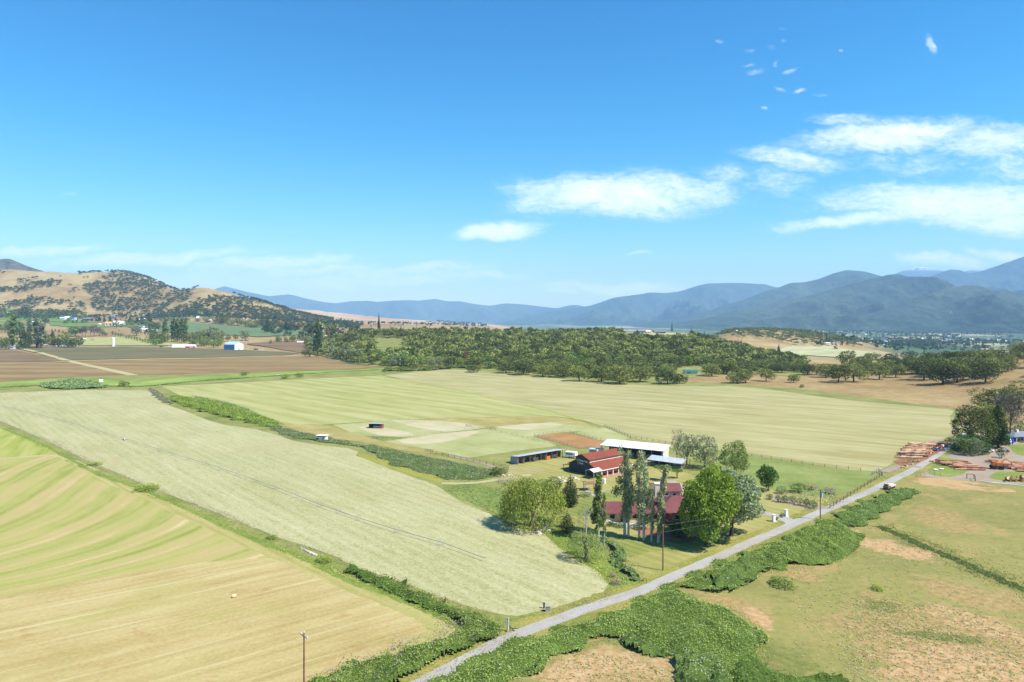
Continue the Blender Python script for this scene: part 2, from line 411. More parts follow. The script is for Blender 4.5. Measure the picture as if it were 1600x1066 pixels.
# left mown field: olive stripes that bend, then straw
def mown_mat(name, curved, ang, stops, **k): return field_mat(name, stops, ang, curved=curved, **k)
M['mown_curve'] = field_mat('mown_curve', [(0.12, P(168,168,80)), (0.36, P(192,190,104)), (0.54, P(206,196,118)), (0.72, P(218,192,130)), (0.92, P(236,216,156))],
    0, 13.0, 0.21, wk=0.6, wb=0.55, wf=0.75, streak=(40, 1.8), big=45, curved=True, per2=4.2, ws2=0.10)
M['mown_straight'] = field_mat('mown_straight', [(0.08, P(184,162,96)), (0.32, P(204,180,112)), (0.52, P(220,196,132)), (0.72, P(228,210,146)), (0.92, P(246,230,176))],
    36, 9.0, 0.07, wk=0.6, wb=0.75, wf=0.8, streak=(60, 1.5), big=26, per2=3.4, ws2=0.03, lines=8.5, patches=[(P(196,190,106), 0.53, 34, 0.5), (P(196,152,96), 0.6, 9, 0.5)])
M['mown_green'] = field_mat('mown_green', [(0.15, P(152,162,54)), (0.42, P(186,190,90)), (0.68, P(206,204,116)), (0.92, P(222,214,142))],
    118, 10.0, 0.14, wk=0.55, wb=0.35, wf=0.3, streak=(60, 1.8), big=40)
M['hay_pale'] = field_mat('hay_pale', [(0.05, P(158,156,96)), (0.33, P(190,187,124)), (0.52, P(210,204,146)), (0.72, P(225,216,164)), (0.95, P(245,236,198))],
    -48.5, 3.6, 0.045, wk=0.4, wb=0.35, wf=0.7, streak=(60, 1.5), big=50, crumb=1.35, per2=22, ws2=0.04, patches=[(P(208,186,128), 0.56, 75, 0.65)])
M['hay_yellow'] = field_mat('hay_yellow', [(0.15, P(172,174,98)), (0.45, P(196,194,116)), (0.65, P(211,205,134)), (0.92, P(228,218,160))],
    -45, 17, 0.12, wk=0.7, wb=0.3, wf=0.3, streak=(120, 4.5), big=70)
M['hay_far'] = field_mat('hay_far', [(0.1, P(166,160,96)), (0.4, P(194,185,120)), (0.6, P(210,199,138)), (0.92, P(232,218,168))],
    -36, 24, 0.06, wk=0.9, wb=0.45, wf=0.3, streak=(110, 3), big=80, patches=[(P(190,168,106), 0.57, 60, 0.5)])
M['rough_grass'] = field_mat('rough_grass', [(0.1, P(112,122,54)), (0.38, P(146,154,74)), (0.6, P(176,174,98)), (0.9, P(206,192,132))],
    0, wk=0.1, wb=0.9, wf=1.2, big=22, fscale=0.9, patches=[(P(200,180,120), 0.58, 18, 0.6)])
M['lush_grass'] = field_mat('lush_grass', [(0.1, P(104,124,48)), (0.42, P(140,158,66)), (0.64, P(168,178,88)), (0.92, P(200,198,120))],
    0, wk=0.1, wb=0.7, wf=1.1, big=16, fscale=1.2)
M['verge'] = field_mat('verge', [(0.1, P(116,130,48)), (0.42, P(158,160,72)), (0.62, P(192,178,96)), (0.9, P(214,196,126))],
    0, wk=0.1, wb=0.8, wf=1.1, big=9, fscale=1.6)
M['ripe_grass'] = field_mat('ripe_grass', [(0.1, P(140,146,50)), (0.4, P(172,172,70)), (0.64, P(196,186,88)), (0.92, P(214,192,110))],
    0, wk=0.1, wb=0.8, wf=0.8, big=22, fscale=0.8)
DRYC = (P(196,150,98), P(226,182,128), P(242,214,166)); DRYG = (P(150,140,78), P(198,166,106), P(226,190,134)); WET = (P(86,104,40), P(112,130,54), P(150,158,78))
M['headland'] = field_mat('headland', [(0.1, P(164,160,84)), (0.4, P(194,184,106)), (0.62, P(212,198,126)), (0.9, P(236,222,164))], -44, 2.6, 0.12, wk=0.5, wb=0.3, wf=0.8, streak=(30, 1), big=20)
def spot(x, y, x2, y2, wd, c, lim=.92):
    a = G(x, y); b = G(x2, y2); d = b - a
    return ((a.x + b.x) / 2, (a.y + b.y) / 2, d.length / 2, wd / 2, math.atan2(d.y, d.x), c, lim)
M['pasture'] = field_mat('pasture', [(0.08, P(118,122,62)), (0.34, P(154,150,82)), (0.56, P(176,168,94)), (0.74, P(190,172,106)), (0.94, P(218,188,132))],
    -38, wk=0.35, wb=0.6, wf=0.85, streak=(26, 7), big=30, fscale=0.7, patches=[(P(212,176,116), 0.55, 16, 0.6), (P(206,168,112), 0.60, 5, 0.5), (P(116,130,54), 0.60, 12, 0.5)],
    spots=[spot(1330,840,1465,874,11,DRYC), spot(1316,826,1356,842,6,DRYC), spot(1425,910,1640,960,12,DRYG), spot(1310,1010,1660,1010,34,DRYG), spot(1345,930,1420,965,9,DRYG), spot(1380,1050,1640,1050,20,DRYC),
           spot(1440,945,1640,1010,9,DRYC,.8), spot(1105,925,1205,975,9,DRYG), spot(1215,885,1280,910,7,DRYG), spot(1172,950,1200,985,4,DRYC), spot(1430,752,1560,764,14,DRYC), spot(1450,790,1500,835,16,DRYG,.7),
           spot(810,1062,1075,1040,15,DRYC), spot(930,1075,1060,1066,9,DRYG), spot(1395,985,1560,1008,4,WET,.75), spot(1350,935,1400,960,7,WET,.7), spot(1180,1000,1230,1066,14,WET,.5)])
M['dry_grass'] = field_mat('dry_grass', [(0.08, P(160,146,82)), (0.34, P(208,170,112)), (0.56, P(226,186,130)), (0.8, P(238,208,158)), (0.95, P(246,226,180))],
    -38, wk=0.3, wb=0.3, wf=1.0, streak=(12, 3), big=12, fscale=0.6, patches=[(P(150,146,76), 0.53, 8, 0.75)])
M['dry_sparse'] = field_mat('dry_sparse', [(0.1, P(150,146,76)), (0.34, P(192,168,102)), (0.6, P(218,182,124)), (0.9, P(238,206,152))],
    -38, wk=0.3, wb=0.7, wf=1.1, streak=(12, 3), big=12, fscale=0.6, patches=[(P(154,150,80), 0.49, 9, 0.8), (P(120,136,56), 0.58, 7, 0.6)])
M['paddock'] = field_mat('paddock', [(0.1, P(160,168,92)), (0.38, P(188,190,118)), (0.6, P(208,204,140)), (0.9, P(232,222,176))],
    -42, wk=0.4, wb=1.0, wf=0.4, streak=(30, 4), big=26, fscale=0.6)
M['paddock_bare'] = field_mat('paddock_bare', [(0.1, P(190,190,124)), (0.36, P(214,204,150)), (0.6, P(230,214,172)), (0.9, P(244,232,200))],
    -42, wk=0.4, wb=1.0, wf=0.4, streak=(30, 4), big=20, fscale=0.6)
M['ochre'] = field_mat('ochre', [(0.1, P(156,152,76)), (0.4, P(186,172,96)), (0.64, P(206,188,120)), (0.9, P(222,206,146))],
    -42, wk=0.4, wb=0.9, wf=0.8, streak=(20, 3), big=12, fscale=0.8)
M['arena'] = field_mat('arena', [(0.1, P(160,112,62)), (0.4, P(192,142,86)), (0.7, P(214,166,106)), (0.92, P(226,190,134))],
    20, wk=0.5, wb=0.6, wf=0.3, streak=(14, 2), big=12, fscale=1.0)
M['lawn'] = field_mat('lawn', [(0.1, P(144,150,72)), (0.42, P(182,176,96)), (0.62, P(204,190,118)), (0.9, P(222,204,146))],
    -50, 3.2, 0.07, wk=0.4, wb=0.7, wf=0.35, streak=(22, 1.4), big=20)
M['lawn_green'] = field_mat('lawn_green', [(0.1, P(122,136,60)), (0.42, P(150,158,76)), (0.62, P(174,174,92)), (0.9, P(198,192,118))],
    -50, 2.6, 0.10, wk=0.4, wb=0.5, wf=0.3, streak=(22, 1.4), big=14)
M['meadow'] = field_mat('meadow', [(0.1, P(116,136,60)), (0.38, P(146,160,80)), (0.62, P(170,178,98)), (0.9, P(200,196,130))],
    -20, wk=0.5, wb=0.6, wf=0.7, streak=(26, 6), big=20, fscale=0.5)
M['plough'] = field_mat('plough', [(0.15, P(122,98,66)), (0.45, P(150,122,84)), (0.7, P(170,142,98)), (0.92, P(192,168,118))],
    -4, 60, 0.12, wk=0.7, wb=0.4, wf=0.15, streak=(400, 12), big=160, fscale=0.3)
M['plough_tan'] = field_mat('plough_tan', [(0.15, P(142,114,70)), (0.45, P(168,138,88)), (0.7, P(186,160,106)), (0.92, P(206,186,130))],
    -4, 60, 0.12, wk=0.7, wb=0.4, wf=0.15, streak=(400, 12), big=160, fscale=0.3)
M['plough_green'] = field_mat('plough_green', [(0.15, P(104,114,62)), (0.45, P(132,124,78)), (0.65, P(150,132,88)), (0.92, P(172,150,104))],
    4, 80, 0.1, wk=0.6, wb=0.6, wf=0.15, streak=(500, 30), big=260, fscale=0.3)
M['reed_strip'] = field_mat('reed_strip', [(0.1, P(110,136,50)), (0.4, P(150,178,70)), (0.64, P(180,200,96)), (0.9, P(206,210,130))],
    0, wk=0.4, wb=0.8, wf=0.6, streak=(80, 8), big=60, fscale=0.35)
M['straw_track'] = field_mat('straw_track', [(0.1, P(196,178,112)), (0.45, P(216,200,140)), (0.9, P(232,218,170))], 0, wk=0.3, wb=0.5, wf=0.3, big=60, fscale=0.4)
M['vineyard'] = field_mat('vineyard', [(0.1, P(94,128,50)), (0.45, P(124,156,68)), (0.9, P(158,180,92))], 0, 14, 0.16, wk=0.4, wb=0.4, wf=0.2, streak=(300, 10), big=200, fscale=0.2)
M['orchard'] = field_mat('orchard', [(0.1, P(92,118,70)), (0.45, P(124,146,92)), (0.9, P(164,174,120))], 90, 11, 0.2, wk=0.4, wb=0.4, wf=0.3, streak=(300, 10), big=200, fscale=0.2)
M['hill_field'] = field_mat('hill_field', [(0.1, P(178,178,118)), (0.45, P(208,204,148)), (0.9, P(236,228,182))], 40, 60, 0.2, wk=0.6, wb=0.4, wf=0.2, streak=(300, 24), big=160, fscale=0.15)
M['gravel'] = field_mat('gravel', [(0.1, P(166,140,118)), (0.4, P(190,166,142)), (0.65, P(204,182,158)), (0.9, P(220,202,180))], 20, wk=0.3, wb=0.7, wf=0.6, streak=(16, 2), big=14, fscale=2.0)
M['road'] = field_mat('road', [(0.1, P(172,160,142)), (0.4, P(200,190,176)), (0.65, P(214,206,194)), (0.92, P(228,220,208))], 40, wk=0.5, wb=0.7, wf=0.9, streak=(8, 1), big=12, fscale=3.0)
M['bark_mulch'] = field_mat('bark_mulch', [(0.1, P(132,88,62)), (0.4, P(166,116,82)), (0.65, P(188,140,102)), (0.9, P(206,168,130))], 20, wk=0.3, wb=0.7, wf=0.9, streak=(6, 1), big=8, fscale=2.0)
M['soil_dark'] = field_mat('soil_dark', [(0.1, P(58,72,30)), (0.5, P(84,100,40)), (0.9, P(126,136,66))], 0, wk=0.2, wb=0.6, wf=1.0, big=6, fscale=1.5)

# open country: golden grass, greener hollows, patchwork on the valley floor
def terrain_mat():
    m, t, b = newmat('open_country'); p = pos(t); x, y, z = t.sep(p)
    n1 = t.noise(p, 1 / 420, 5, 0.6); n2 = t.noise(p, 1 / 60, 5, 0.62); n3 = t.noise(p, 1 / 7, 5, 0.65)
    f = t.m('ADD', t.m('MULTIPLY', n1, 0.45), t.m('ADD', t.m('MULTIPLY', n2, 0.35), t.m('MULTIPLY', n3, 0.3)))
    gold = t.ramp(f, [(0.36, P(128,116,66)), (0.46, P(168,138,88)), (0.55, P(192,160,104)), (0.64, P(214,190,132)), (0.75, P(176,168,96))])
    vor = t.n('ShaderNodeTexVoronoi'); t.put(vor.inputs['Vector'], t.vmap(p, rot=(0, 0, 0.35), scale=(1 / 420, 1 / 560, 0.0))); vor.inputs['Scale'].default_value = 1.0
    r, g, bb = t.sep(vor.outputs['Color'])
    patch = t.ramp(r, [(0.1, P(88,116,72)), (0.35, P(124,146,88)), (0.5, P(70,96,66)), (0.65, P(214,196,142)), (0.85, P(232,214,166)), (0.97, P(120,128,88))])
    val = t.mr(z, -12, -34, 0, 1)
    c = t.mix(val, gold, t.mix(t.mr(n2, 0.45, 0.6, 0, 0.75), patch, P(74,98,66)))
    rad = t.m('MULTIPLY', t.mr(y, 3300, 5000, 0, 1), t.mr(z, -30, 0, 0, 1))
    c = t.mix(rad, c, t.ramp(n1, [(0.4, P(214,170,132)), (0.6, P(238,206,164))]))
    t.put(b.inputs['Base Color'], c)
    bp = t.n('ShaderNodeBump'); bp.inputs['Strength'].default_value = 0.5; bp.inputs['Distance'].default_value = 3.0
    t.put(bp.inputs['Height'], n2); t.put(b.inputs['Normal'], bp.outputs[0])
    return m
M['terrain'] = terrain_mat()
def forest_mat(name, dark, mid, light, clear, snow=None):
    m, t, b = newmat(name); p = pos(t); x, y, z = t.sep(p)
    n1 = t.noise(p, 1 / 1500, 5, 0.6); n2 = t.noise(p, 1 / 130, 6, 0.72); n0 = t.noise(p, 1 / 34, 3, 0.7)
    f = t.m('ADD', t.m('MULTIPLY', n1, 0.4), t.m('ADD', t.m('MULTIPLY', n2, 0.4), t.m('MULTIPLY', n0, 0.25)))  # broad light and dark tone put into the colour, as front light flattens ridges
    c = t.ramp(f, [(0.42, dark), (0.52, mid), (0.62, light)])
    cl = t.noise(t.vmap(p, scale=(1, 1.6, 2.5)), 1 / 700, 5, 0.7, 0.5)
    c = t.mix(t.mr(cl, 0.66, 0.71, 0, 0.8), c, clear)
    if snow: c = t.mix(t.m('MULTIPLY', t.mr(z, snow, snow + 160), t.mr(n2, 0.36, 0.5)), c, (0.75, 0.77, 0.8))
    t.put(b.inputs['Base Color'], c)
    bp = t.n('ShaderNodeBump'); bp.inputs['Strength'].default_value = 1.0; bp.inputs['Distance'].default_value = 40.0
    t.put(bp.inputs['Height'], n2); t.put(b.inputs['Normal'], bp.outputs[0])
    return m

# ------------------------------------------------------------------ ground sheet
def build_ground():
    rad = np.concatenate([[0.0], np.exp(np.linspace(math.log(40), math.log(60), 3)), np.exp(np.linspace(math.log(90), math.log(7000), 430)), np.exp(np.linspace(math.log(7400), math.log(24500), 24))])
    fr = np.radians(np.linspace(-48, 48, 640)); bk = np.radians(np.linspace(48, 312, 90)[1:-1])
    an = np.concatenate([fr, bk]); n = len(an)
    X = np.outer(rad, np.sin(an)); Y = np.outer(rad, np.cos(an))
    Z = hz(X, Y)
    V = np.stack([X.ravel(), Y.ravel(), Z.ravel()], 1)
    i, j = np.meshgrid(np.arange(len(rad) - 1), np.arange(n), indexing='ij')
    j2 = (j + 1) % n
    F = np.stack([i * n + j, (i) * n + j2, (i + 1) * n + j2, (i + 1) * n + j], -1).reshape(-1, 4)[:, ::-1]
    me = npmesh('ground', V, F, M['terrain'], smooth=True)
    T(obj('ground', me), kind='structure')
build_ground()

LEVEL = [0]
def sheet(name, px, mat, smooth=0, jit=0.0, kind='structure', world=False, lvl=None):
    pts = px if world else [tuple(q if isinstance(q, Vector) else G(*q))[:2] for q in px]
    if smooth: pts = curve_pts(list(pts) + [pts[0]], smooth)[:-1]
    rr = random.Random(len(px) * 7 + int(abs(pts[0][0])))
    out = []
    for i in range(len(pts)):       # ragged edges where the mower stopped
        a = Vector(pts[i][:2]); b = Vector(pts[(i + 1) % len(pts)][:2]); L = (b - a).length
        n = max(1, min(60, int(L / 2.5))) if jit else 1
        nr = Vector((-(b - a).y, (b - a).x)).normalized() if L > 0 else Vector((0, 0))
        for k in range(n):
            q = a.lerp(b, k / n)
            if jit and k: q = q + nr * rr.uniform(-jit, jit)
            out.append((q.x, q.y))
    import bmesh
    bm = bmesh.new()
    vs = [bm.verts.new((q[0], q[1], 0)) for q in out]
    es = [bm.edges.new((vs[i], vs[(i + 1) % len(vs)])) for i in range(len(vs))]
    bmesh.ops.triangle_fill(bm, use_beauty=True, use_dissolve=False, edges=es)
    far = max(q[1] for q in out) > 400
    if far:
        for _ in range(9):
            long = [e for e in bm.edges if (e.verts[0].co - e.verts[1].co).length > max(10.0, 0.02 * max(300.0, e.verts[0].co.y)) and max(e.verts[0].co.y, e.verts[1].co.y) > 380]
            if not long or len(bm.verts) > 30000: break
            bmesh.ops.subdivide_edges(bm, edges=long, cuts=1)
            bmesh.ops.triangulate(bm, faces=[f for f in bm.faces if len(f.verts) > 3])
    LEVEL[0] += 1
    off = 0.002 * (lvl if lvl is not None else LEVEL[0])
    X = np.array([v.co.x for v in bm.verts]); Y = np.array([v.co.y for v in bm.verts])
    Z = hz(X, Y) + off + np.minimum((np.clip(Y - 450, 0, 3000) / 1000.0) ** 2 * 1.5, 1.3)
    for v, z in zip(bm.verts, Z): v.co.z = z
    for f in bm.faces:
        if f.normal.z < 0: f.normal_flip()
    bmesh.ops.recalc_face_normals(bm, faces=bm.faces)
    bm.normal_update()
    if bm.faces and sum(f.normal.z for f in bm.faces) < 0:
        bmesh.ops.reverse_faces(bm, faces=bm.faces)
    me = bpy.data.meshes.new(name); bm.to_mesh(me); bm.free(); me.materials.append(mat)
    o = obj(name, me)
    if kind == 'structure': T(o, kind='structure')
    return o
def ribbon(name, px, wd, mat, world=False, smooth=8, wob=0.0, seed=1):
    pts = [q if isinstance(q, Vector) else Vector(G(*q)) if not world else Vector((*q[:2], 0)) for q in px]
    cp = [Vector(q) for q in curve_pts([tuple(p[:2]) for p in pts], smooth)]
    rr = random.Random(seed); V = []; F = []
    LEVEL[0] += 1; off = 0.002 * LEVEL[0]
    for i, p in enumerate(cp):
        d = (cp[min(i + 1, len(cp) - 1)] - cp[max(i - 1, 0)]).normalized(); nr = Vector((-d.y, d.x))
        wl = wd[0] if hasattr(wd, '__len__') else wd / 2; wr = wd[1] if hasattr(wd, '__len__') else wd / 2
        for k, s_ in enumerate((-1, -.4, .4, 1)):
            q = p + nr * (wl if s_ < 0 else wr) * s_ + nr * (rr.uniform(-wob, wob) if abs(s_) == 1 else 0)
            V.append((q.x, q.y, h1(q.x, q.y) + off + min((max(0, q.y - 450) / 1000.0) ** 2 * 1.55, 1.4)))
        if i:
            for k in range(3): F.append(((i - 1) * 4 + k, i * 4 + k, i * 4 + k + 1, (i - 1) * 4 + k + 1))
    V = np.array(V); F = np.array(F)
    a, b_, c_ = V[F[0][0]], V[F[0][1]], V[F[0][2]]
    if np.cross(b_ - a, c_ - a)[2] < 0: F = F[:, ::-1]
    return T(obj(name, npmesh(name, V, F, mat)), kind='structure')

S = sheet
VW = lambda x, y: Vector((x, y, 0))
S('field', [(-400,640),(1500,640),(1500,700),(1385,762),(1240,812),(1000,925),(790,1000),(640,1070),VW(-75,50),VW(-345,-160),VW(-700,-160),VW(-800,250)], M['rough_grass'])
S('field', [(225,606),(600,584),(700,574),(800,580),(1000,592),(1240,606),(1500,640),(1490,668),(800,700),(250,690)], M['rough_grass'])
# pasture right of the road
S('field', [VW(-340,-210),(660,1090),(800,1010),(1000,935),(1240,820),(1390,758),(1470,742),(1600,756),(1800,770),VW(325,280),VW(325,-290),VW(-200,-290)], M['pasture'])
ribbon('ditch_line', [(1372,822),(1410,838),(1450,856),(1500,878),(1550,900),(1600,922),(1650,945)], 3.0, M['soil_dark'], wob=.7)
# yard and its surroundings
S('yard', [(1395,732),(1420,704),(1500,665),(1560,668),(1620,690),(1760,720),(1760,756),(1600,757),(1520,752),(1475,748),(1430,742)], M['gravel'], 0, .3)
S('dry_patch', [(1435,748),(1470,747),(1530,755),(1590,768),(1540,768),(1480,760),(1440,757)], M['dry_grass'], 4, .4)
S('lush_verge', [(1446,736),(1455,722),(1478,716),(1515,722),(1520,732),(1490,745),(1460,743)], M['lush_grass'], 4, .3)
S('yard_grass', [(1560,737),(1620,738),(1680,745),(1640,756),(1575,752),(1545,746)], M['lush_grass'], 4, .3)
S('yard_grass', [(1575,697),(1600,694),(1640,700),(1620,712),(1590,710)], M['lush_grass'], 4, .3)
# mown fields
S('field', [(-520,640),(-60,640),(0,665),(60,690),(100,710),(150,738),(220,762),(300,797),(400,843),(470,868),(420,880),(300,886),(170,905),(-60,950),(-520,950),VW(-520,150),VW(-560,300)], M['mown_curve'], 0, .25)
S('field', [VW(-520,152),(-520,950),(-60,945),(170,900),(300,880),(420,872),(470,868),(500,880),(545,905),(600,924),(650,944),(692,963),(708,976),(700,992),(660,1012),(600,1034),(545,1052),(500,1066),(430,1100),VW(-90,50),VW(-350,-148),VW(-520,-148)], M['mown_straight'], 0, .25)
ribbon('headland', [(150,744),(220,770),(300,806),(400,853),(470,879),(545,914),(600,934),(650,955),(686,976),(684,990),(640,1014),(560,1046)], 5.0, M['headland'], wob=.3)
S('field', [(-300,614),(0,667),(40,684),(84,706),(60,712),(0,716),(-300,722)], M['mown_green'], 0, .2)
ribbon('farm_track', [(-60,722),(0,717),(70,712),(100,716),(150,736)], 2.6, M['straw_track'], wob=.4)
S('field', [(-112,613),(0,614),(60,611),(120,609),(180,607),(228,609),(243,620),(258,632),(290,643),(320,655),(350,664),(400,671),(432,680),(458,689),(500,696),(545,701),(560,707),(556,712),(580,721),(620,737),(680,758),(695,768),(720,785),(765,803),(800,824),(850,835),(872,857),(905,878),(938,897),(950,913),(940,928),(905,940),(860,952),(810,963),(790,962),(740,950),(690,935),(640,914),(560,888),(520,868),(430,838),(330,798),(240,763),(150,726),(60,683),(0,658)], M['hay_pale'], 0, .3)
S('field', [(250,603),(400,596),(520,590),(590,586),(605,589),(660,599),(720,609),(800,628),(860,641),(905,655),(860,650),(760,654),(700,654),(640,656),(560,660),(500,664),(450,665),(430,658),(395,646),(340,632),(290,622)], M['hay_yellow'], 0, .3)
S('field', [(600,586),(650,580),(700,577),(790,583),(900,594),(960,600),(1060,604),(1140,603),(1200,608),(1260,617),(1330,626),(1420,634),(1493,640),(1484,652),(1490,668),(1478,684),(1430,694),(1405,712),(1392,726),(1372,737),(1330,735),(1270,726),(1175,711),(1120,706),(1050,700),(985,683),(950,668),(905,655),(860,641),(800,628),(720,609),(660,599)], M['hay_far'], 0, .3)
ribbon('grass_strip', [(0,668),(60,692),(100,712),(150,740),(220,764),(300,799),(400,845),(470,870),(545,907),(600,926),(650,946),(692,965),(708,978)], 1.9, M['lush_grass'], wob=.4)
ribbon('grass_strip', [(598,589),(660,600),(720,611),(800,630),(860,643),(905,657)], 1.8, M['ripe_grass'], wob=.5)
S('grass_strip', [(556,708),(600,712),(640,722),(690,735),(693,742),(688,754),(655,746),(610,732),(560,713)], M['ripe_grass'], 0, .4)
S('grass_strip', [(692,757),(740,757),(790,768),(830,775),(830,800),(812,818),(770,800),(715,778)], M['lush_grass'], 0, .4)
S('grass_strip', [(842,826),(880,824),(935,860),(968,890),(992,916),(955,922),(955,908),(930,888),(875,855)], M['lush_grass'], 4, .4)
# paddocks
S('paddock', [(520,664),(610,657),(700,655),(762,668),(700,676),(640,684),(560,681)], M['paddock'], 0, .3)
S('paddock', [(640,656),(700,653),(860,650),(905,658),(935,668),(860,668),(765,667)], M['ochre'], 0, .3)
S('bare_patch', [(560,667),(600,668),(650,680),(590,680)], M['paddock_bare'], 4, .5)
S('bare_patch', [(610,657),(690,658),(755,668),(700,674),(650,668)], M['paddock_bare'], 4, .5)
S('paddock', [(600,690),(690,677),(770,670),(860,660),(920,665),(945,672),(880,676),(835,682),(870,697),(800,706),(730,716),(660,702)], M['paddock'], 0, .3)
S('bare_patch', [(620,688),(690,678),(750,674),(700,690),(640,694)], M['paddock_bare'], 4, .5)
S('bare_patch', [(770,668),(830,662),(880,664),(830,672)], M['paddock_bare'], 4, .5)
S('paddock', [(895,677),(945,668),(985,684),(965,694),(945,690)], M['paddock'], 0, .3)
S('ochre_strip', [(440,664),(500,664),(545,675),(600,690),(640,697),(700,708),(640,706),(560,690),(490,682)], M['ochre'], 4, .4)
S('riding_arena', [(835,682),(870,677),(890,677),(945,690),(943,699),(905,701),(870,691)], M['arena'], 0, .1)
S('lawn', [(730,738),(800,727),(900,712),(985,712),(1100,748),(1180,745),(1300,778),(1296,795),(1225,808),(1180,842),(1120,868),(1003,918),(985,893),(950,850),(925,826),(880,800),(800,760)], M['lawn'], 0, .2)
S('lawn_patch', [(945,842),(1000,836),(1060,836),(1140,850),(1080,862),(1020,862),(985,872),(968,862)], M['lawn_green'], 4, .2)
S('lawn_patch', [(880,800),(930,770),(1010,768),(1030,790),(960,800),(905,808)], M['lawn_green'], 4, .2)
S('meadow', [(1100,700),(1175,713),(1270,728),(1372,740),(1385,742),(1330,768),(1290,778),(1215,768),(1140,745)], M['meadow'], 0, .2)
S('forecourt', [(1098,742),(1135,740),(1150,752),(1120,764),(1098,757)], M['gravel'], 4, .1)
# road, drive and verges
ROAD = [VW(-340,-160), VW(-180,-37), VW(-75,48), (560,1112),(640,1077),(700,1047),(790,1000),(880,965),(950,940),(1000,924),(1060,898),(1120,872),(1180,845),(1225,826),(1270,806),(1310,789),(1350,772),(1400,748),(1440,727),(1480,700),(1500,682),(1530,668)]
ribbon('grass_verge', ROAD, 8.0, M['verge'], wob=.5, seed=3)
ribbon('road', ROAD, 3.1, M['road'], wob=.12)
ribbon('driveway', [(1240,821),(1228,811),(1212,806),(1192,802),(1170,800),(1140,796),(1100,786)], 3.4, M['road'], wob=.1)
ribbon('driveway', [(1258,812),(1244,815),(1230,814),(1216,808)], 3.4, M['road'], wob=.1)
ribbon('driveway', [(1048,752),(1060,758),(1072,766),(1090,780)], 3.0, M['road'], wob=.1)
ribbon('farm_track', [(700,712),(745,722),(790,733),(850,736)], 2.2, M['gravel'], wob=.3)
ribbon('farm_track', [(690,756),(740,755),(790,748),(830,742)], 2.6, M['straw_track'], wob=.3)
ribbon('farm_track', [(1382,738),(1410,728),(1440,731)], 3.4, M['gravel'], wob=.2)
S('bark_mulch', [(1395,722),(1440,700),(1470,690),(1490,690),(1470,706),(1440,722),(1412,730)], M['bark_mulch'], 0, .3)
S('bark_mulch', [(1400,708),(1460,690),(1466,697),(1425,714),(1405,716)], M['bark_mulch'], 0, .3)
S('flower_bed', [(995,822),(1060,832),(1090,842),(1060,850),(1000,835)], M['bark_mulch'], 4, .2)
S('flower_bed', [(1195,772),(1240,778),(1290,792),(1270,797),(1230,788),(1200,780)], M['gravel'], 4, .2)
# country beyond the back hedge
S('field', [(-200,600),(-150,545),(5,544),(60,555),(120,566),(0,568)], M['plough'])
S('field', [(20,542),(200,543),(340,546),(440,550),(468,553),(430,557),(330,559),(250,560),(110,563),(60,553)], M['plough_green'])
S('field', [(-300,600),(0,570),(110,566),(170,578),(205,586),(120,588),(0,597)], M['plough_tan'])
S('field', [(120,566),(260,562),(470,556),(560,564),(600,570),(560,577),(400,582),(300,584),(215,587),(170,577)], M['plough_tan'])
S('field', [(385,538),(430,534),(490,534),(530,546),(575,556),(520,558),(470,552),(430,545)], M['plough'])
ribbon('farm_track', [(15,542),(50,549),(110,565),(165,577),(215,588)], 9, M['straw_track'])
ribbon('farm_track', [(-100,569),(60,567),(120,564.5),(260,561.5),(470,556)], 9, M['straw_track'])
S('green_strip', [(-300,606),(-100,599),(0,597),(120,589),(205,586.5),(300,585.5),(400,582.5),(560,577.5),(645,574),(645,582),(600,586.5),(520,590),(400,596.5),(250,604),(238,610),(120,609.5),(0,614),(-300,616)], M['rough_grass'])
ribbon('grass_strip', [(-100,606),(0,602),(100,597),(200,602),(300,594),(400,588),(500,582),(600,578),(680,574)], (12, 26), M['reed_strip'], wob=3)
S('field', [(120,530),(200,527),(250,533),(330,540),(240,541),(110,541)], M['hay_yellow'])
for q in [[(-200,484),(20,483),(60,487),(90,494),(60,496),(-200,490)], [(-200,492),(60,495),(110,499),(160,504),(110,505),(-200,500)], [(75,504),(180,506),(210,510),(160,512),(80,509)], [(-200,503),(30,502),(70,510),(-200,512)], [(40,488),(110,491),(165,497),(110,497)]]:
    S('vineyard', q, M['vineyard'])
S('orchard', [(195,503),(250,505),(330,507),(400,510),(482,516),(482,524),(400,527),(330,524),(240,520),(200,512)], M['orchard'])
S('orchard', [(275,487),(340,488),(348,494),(300,493)], M['orchard'])
S('woodland_floor', [(480,549),(548,571),(600,574),(650,579),(745,577),(830,586),(940,598),(1000,596),(1050,596),(1100,586),(1200,585),(1250,590),(1270,575),(1235,563),(1200,556),(1160,545),(1120,535),(1085,528),(1050,531),(1000,527),(960,521.5),(820,520.5),(620,520),(560,522),(490,521)], M['rough_grass'])
S('field', [(1180,548),(1240,541),(1290,541),(1375,553),(1340,560),(1260,556),(1200,560)], M['hill_field'])
S('field', [(990,519.5),(1060,519.5),(1074,526),(1040,531),(990,526)], M['straw_track'])

